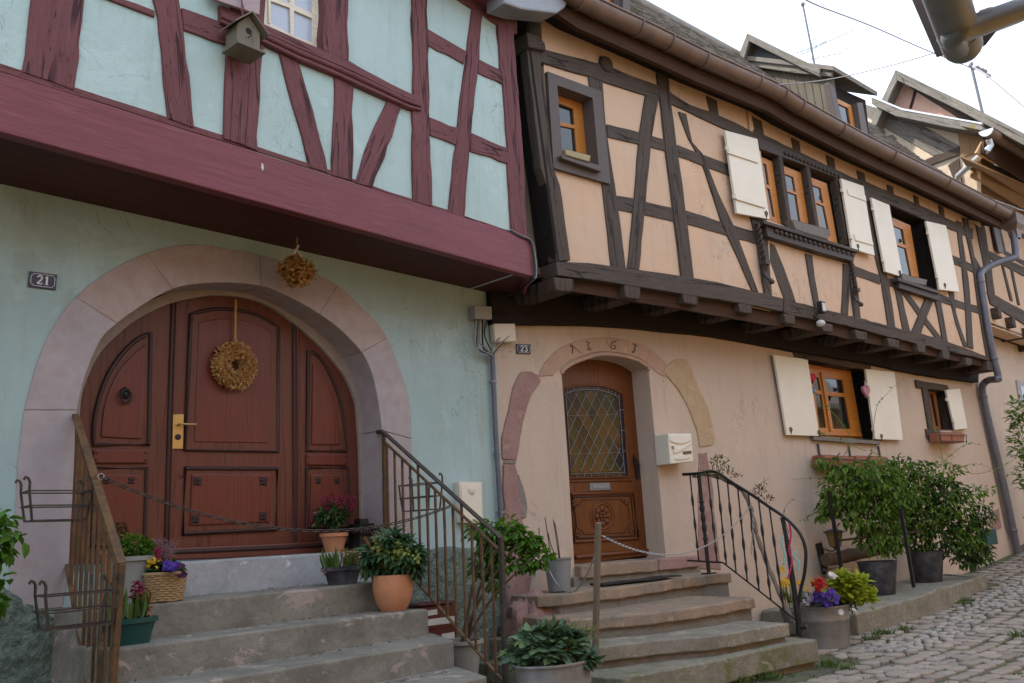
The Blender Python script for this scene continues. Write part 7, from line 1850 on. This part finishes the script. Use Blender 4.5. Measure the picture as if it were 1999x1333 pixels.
# -- ledge pots and the climbers in them
def slate(px_c, y0, y1, rt_px, label):
    b = V(O1.pt(0, 0, 0)); z0 = -1.05
    for it in range(3):
        P = onZ(px_c, y1, z0); s = (O1.inv(P)[0] - i0_[0]) / (i1_[0] - i0_[0]); z0 = LF[0].z + (LF[-1].z - LF[0].z) * s + .002
    P = onZ(px_c, y1 - 3, z0); k = mpp(P); H = (y1 - y0) * k; rt_ = rt_px * k
    t = potted(label, P, rt_ * .72, rt_, H, 'slate_pot', prof=[(.001, 0), (rt_ * .70, 0), (rt_ * .72, .01), (rt_ * .97, H - .012), (rt_ * 1.0, H - .006), (rt_, H), (rt_ * .93, H), (rt_ * .9, H - .06), (.001, H - .07)])
    return t, P, H
t1, P1, H1_ = slate(1720, 1100, 1164, 38, 'slate grey pot of a leafy climber on the ledge, left of the two')
t2, P2, H2_ = slate(1813, 1080, 1139, 35, 'slate grey pot of a dense dark climber on the ledge, right of the two')
random.seed(77)
BL = [(1650, 960, 60, 42), (1700, 930, 70, 40), (1640, 920, 34, 22), (1690, 1000, 66, 46), (1740, 970, 60, 50), (1730, 1045, 46, 40), (1620, 990, 28, 20), (1690, 1050, 20, 34), (1610, 900, 24, 12), (1605, 1005, 20, 8)]
BR_ = [(1790, 950, 70, 46), (1840, 960, 60, 44), (1800, 1010, 80, 50), (1870, 1010, 56, 46), (1880, 1060, 52, 40), (1830, 1050, 60, 44), (1900, 1080, 44, 30), (1905, 1030, 30, 36), (1790, 1060, 34, 30), (1770, 905, 50, 16), (1915, 1075, 26, 16), (1885, 1100, 30, 10), (1920, 1000, 26, 24), (1765, 1000, 30, 50)]
mb = MB(); blob(mb, P1 + V((0, 0, .5)), BL, 2400, (.06, .12), .5, .55, .45, .35, .1, .25, .3); mb.build('foliage', M['leaf_bush'], t1)
mb = MB(); blob(mb, P2 + V((0, 0, .5)) + O1.n * -.1, BR_, 3000, (.055, .11), .5, .50, .45, .35, .1, .25, .3); mb.build('foliage', M['leaf_bush_dark'], t2)
mb = MB(); blob(mb, P2 + V((0, 0, .5)) + O1.n * .1, [(1740, 915, 90, 18), (1830, 920, 80, 20), (1770, 955, 60, 40), (1860, 985, 60, 34), (1800, 1010, 60, 44), (1885, 1050, 44, 34), (1910, 960, 34, 16)], 1500, (.05, .09), .5, .5, .4, .3, .2); mb.build('young_shoots', M['leaf_bush'], t2)
def tendrils(t, P, lines, mat='stem_green', r=.005, leaves=0):
    mb = MB(); lf = MB()
    for ln in lines:
        pts = smooth_path([onD(x, y, depth(P) + (q[2] if len(q) > 2 else 0)) for q in ln for x, y in [(q[0], q[1])]], 5); n_ = len(pts)
        mb.tube(pts, [r * (1 - .6 * i / n_) for i in range(n_)], 5)
        for _ in range(leaves):
            p = random.choice(pts[n_ // 3:]); lf.leaf(p, V((ru(-1, 1), ru(-1, 1), ru(-.8, .8))), V((ru(-1, 1), ru(-1, 1), 1)), ru(.03, .06), ru(.015, .03), .25, .2)
    mb.build('tendrils', M[mat], t, smooth=60)
    if leaves: lf.build('tendril_leaves', M['leaf_fresh'], t)
tendrils(t1, P1, [[(1735, 1095), (1740, 1000), (1700, 930), (1640, 900)], [(1715, 1095), (1700, 1040), (1690, 960)], [(1720, 1095), (1722, 1030), (1760, 950), (1700, 880)], [(1690, 930), (1650, 925), (1590, 932), (1545, 936)], [(1640, 960), (1590, 1000), (1560, 1018)], [(1700, 900), (1710, 800), (1730, 770), (1762, 740)],
                  [(1640, 900), (1660, 855), (1620, 800), (1595, 790)], [(1690, 880), (1640, 860), (1600, 845)]], leaves=7)
tendrils(t2, P2, [[(1810, 1075), (1800, 1000), (1790, 930)], [(1815, 1075), (1830, 1020), (1860, 960)], [(1760, 910), (1820, 930), (1900, 905), (1960, 925), (1995, 920)], [(1820, 920), (1880, 870), (1915, 868)], [(1830, 890), (1900, 925), (1975, 900), (1990, 870), (1980, 855)], [(1790, 960), (1730, 1000), (1710, 1010), (1690, 990)],
                  [(1840, 900), (1830, 850), (1812, 820)], [(1850, 960), (1900, 950), (1960, 965)], [(1860, 1000), (1890, 1020), (1900, 1060)], [(1780, 1000), (1840, 1020), (1880, 1010), (1910, 1020)], [(1700, 880), (1760, 905), (1850, 900)]], leaves=9)
# iron frame the climbers lean on
TF = thing('plant_frame', 'dark iron frame of posts and a cross bar in front of the ledge pots', 'plant support', P1 + O1.n * .1)
for (a, b) in (((1617, 958), (1648, 1142)), ((1757, 985), (1784, 1146))):
    mb = MB(); mb.bar(onD(*a, depth(P1) - .10), onD(*b, depth(P1) - .12), .040, .040, V((1, 0, 0))); mb.build('post', M['black_iron'], TF)
mb = MB(); mb.bar(onD(1638, 1055, depth(P1) - .1), onD(1800, 1036, depth(P1) + .3), .03, .03); mb.build('cross_bar', M['black_iron'], TF)
# wall lantern, log and its bracket
p = O1.at(1629, 1050, .18); WL = thing('wall_lantern', 'old brown lantern with amber panes low on the wall beside the climber', 'lantern', p); k = mpp(p)
mb = MB(); mb.lathe(p, [(k * 9, -k * 16), (k * 15, k * 12)], 4, rot=.4); mb.build('pane', M['lamp_glass'], WL)
for i in range(4):
    a = .4 + i * pi / 2; mb = MB(); mb.bar(p + V((cos(a) * k * 9.3, sin(a) * k * 9.3, -k * 17)), p + V((cos(a) * k * 15.5, sin(a) * k * 15.5, k * 13)), .014, .014); mb.build('rib', M['brown_metal'], WL)
mb = MB(); mb.lathe(p, [(.001, k * 18), (k * 10, k * 16), (k * 20, k * 12), (k * 20, k * 10)], 4, rot=.4); mb.build('cap', M['brown_metal'], WL)
mb = MB(); mb.lathe(p, [(.001, -k * 22), (k * 4, -k * 20), (k * 9, -k * 16), (.001, -k * 15)], 8); mb.tube([p + V((0, 0, -k * 21)), p + V((0, 0, -k * 26)) - O1.n * .05, O1.at(1604, 1070, .02)], .012, 6); mb.build('bracket', M['brown_metal'], WL)
lg0, lg1 = O1.at(1612, 1094, .26), O1.at(1715, 1072, .26); LG = thing('log', 'dark weathered log on the iron bracket against the wall', 'log', (lg0 + lg1) / 2)
mb = MB(); n_ = 14; mb.tube([lg0.lerp(lg1, i / n_) + V((0, 0, .02 * noise.noise(V((i * .6, 0, 0))))) for i in range(n_ + 1)], [.085 + .02 * noise.noise(V((i * .7, 3, 0))) for i in range(n_ + 1)], 12); mb.build('trunk', M['stem_brown'], LG, smooth=60)
BK = thing('iron_bracket', 'dark iron wall bracket at the left end of the log', 'bracket', O1.at(1612, 1085, .05)); mb = MB(); mb.bar(O1.at(1598, 1060, .03), O1.at(1612, 1120, .05), .10, .05, O1.n); mb.build('plate', M['black_iron'], BK, bevel=.008)
mb = MB(); mb.bar(O1.at(1609, 1112, .05), O1.at(1609, 1112, .45), .04, .04); mb.build('arm', M['black_iron'], BK)
mb = MB(); mb.box(O1.at(1640, 1122, .25), .30, .25, .18, (O1.u, O1.n, V((0, 0, 1)))); o = tag(center_origin(mb.build('stone_block', M['yellow_stone'], None, bevel=.03)), 'rough yellow stone block under the log behind the slate pots', 'stone')
mb = MB(); mb.box(O1.at(1930, 1048, .10), .40, .12, .26, (O1.u, O1.n, V((0, 0, 1)))); tag(center_origin(mb.build('planter_box', M['green_pot'], None, bevel=.01)), 'dark green box against the wall between the climber and the downpipe', 'box')
# grape vine on the black railing
b = POR.at(1535, 1232); VN = thing('vine', 'dry old grape vine stem winding down the black iron railing', 'vine', b)
vp = [(1352, 930), (1375, 926), (1398, 930), (1430, 944), (1452, 962), (1468, 1000), (1478, 1045), (1492, 1085), (1508, 1125), (1525, 1165), (1548, 1215)]
pts = smooth_path([POR.at(x, y, -.03) for x, y in vp], 5); n_ = len(pts)
for s in (0, 1):
    mb = MB(); mb.tube([p + V((cos(i * .8 + s * pi), 0, sin(i * .8 + s * pi))) * .014 for i, p in enumerate(pts)], [.010 + .008 * min(1, i / n_ * 2) for i in range(n_)], 7); mb.build('stem', M['vine_bark'], VN, smooth=60)
mb = MB(); blob(mb, POR.at(1400, 905), [(1403, 905, 20, 18), (1385, 925, 26, 6), (1420, 922, 14, 10)], 150, (.03, .055), .3, .6, .1, .3, .6); mb.build('young_leaves', M['leaf_moss'], VN)
mb = MB(); blob(mb, POR.at(1482, 955), [(1482, 960, 16, 14), (1440, 930, 12, 5), (1500, 975, 12, 6)], 110, (.025, .05), .35, .6, .1, .3, .5); mb.build('dry_leaves', M['leaf_brown'], VN)
tendrils(VN, POR.at(1482, 955), [[(1480, 965), (1485, 945), (1500, 935)], [(1478, 962), (1490, 950), (1492, 930)], [(1400, 930), (1398, 905), (1390, 895)], [(1402, 928), (1412, 905), (1425, 898)], [(1405, 925), (1400, 900), (1404, 890)], [(1540, 1040), (1530, 1000), (1545, 975)]], 'stem_brown', .004, 2)
def ribbon(label, pts, mat, wd):
    P = [POR.at(x, y, .04) for x, y in pts]; mb = MB(); sp_ = smooth_path(P, 5)
    for i in range(len(sp_) - 1):
        t_ = i / len(sp_); d = POR.u * (wd * .5); d2 = d
        mb.add([sp_[i] - d, sp_[i] + d, sp_[i + 1] + d2, sp_[i + 1] - d2], [(0, 1, 2, 3)])
    o = tag(center_origin(mb.build('ribbon', M[mat], None, smooth=180)), label, 'ribbon'); md = o.modifiers.new('thick', 'SOLIDIFY'); md.thickness = .002
ribbon('bright pink ribbon tied to the black railing end', [(1541, 1022), (1544, 1045), (1540, 1075), (1546, 1095), (1538, 1130)], 'pink_ribbon', .022)
ribbon('pale mint ribbon hanging left of the pink ribbon', [(1528, 1046), (1526, 1062), (1532, 1080), (1530, 1104)], 'mint_ribbon', .022)
ribbon('pale mint bow hanging right of the pink ribbon', [(1556, 1076), (1550, 1086), (1560, 1098), (1558, 1114)], 'mint_ribbon', .03)
# leafy shrub at the right edge and the branch at the left edge
b = FL.at(2010, 1000, .6); b = V((b.x, b.y, gz(b.x, b.y))); t = thing('shrub', 'glossy evergreen shrub in front of the far house at the right edge', 'shrub', b); P = FL.at(2000, 850, .55)
mb = MB(); blob(mb, P, [(2000, 800, 36, 34), (2010, 860, 46, 50), (2020, 930, 40, 50), (1990, 815, 24, 22), (2035, 1000, 30, 50)], 900, (.09, .16), .36, .7, .1, .4, .3, .2, .2); mb.build('crown', M['leaf_bush'], t)
mb = MB(); mb.tube([b + V((0, 0, -.05)), V((P.x, P.y, P.z - .3))], .03, 6); mb.build('trunk', M['stem_brown'], t)
b = V((1.75, -1.15, -1.40)); t = thing('shrub', 'bright green leafy shrub at the left edge in front of the green wall', 'shrub', b); P = V((1.75, -1.15, 0))
mb = MB(); blob(mb, P, [(8, 1010, 26, 18), (12, 1042, 34, 14), (0, 1075, 18, 16), (2, 1132, 16, 10), (-30, 1060, 50, 70), (-40, 1180, 50, 60)], 330, (.05, .085), .62, .7, .3, .3, .15); mb.build('crown', M['leaf_fresh'], t)
mb = MB(); mb.tube(smooth_path([b, b + V((-.05, 0, .8)), onD(-20, 1060, depth(P))], 4), .016, 6); mb.tube(smooth_path([onD(-20, 1080, depth(P)), onD(20, 1052, depth(P)), onD(52, 1042, depth(P))], 4), .005, 5); mb.build('trunk', M['stem_brown'], t)
mb = MB()
for x, y in ((50, 1072), (20, 1090), (8, 1082)): mb.leaf(onD(x - 4, y - 14, depth(P)), V((.2, -.1, -1)), V((.3, -1, .2)), .085, .05, .2, .2)
mb.build('hanging_leaves', M['leaf_fresh'], t)
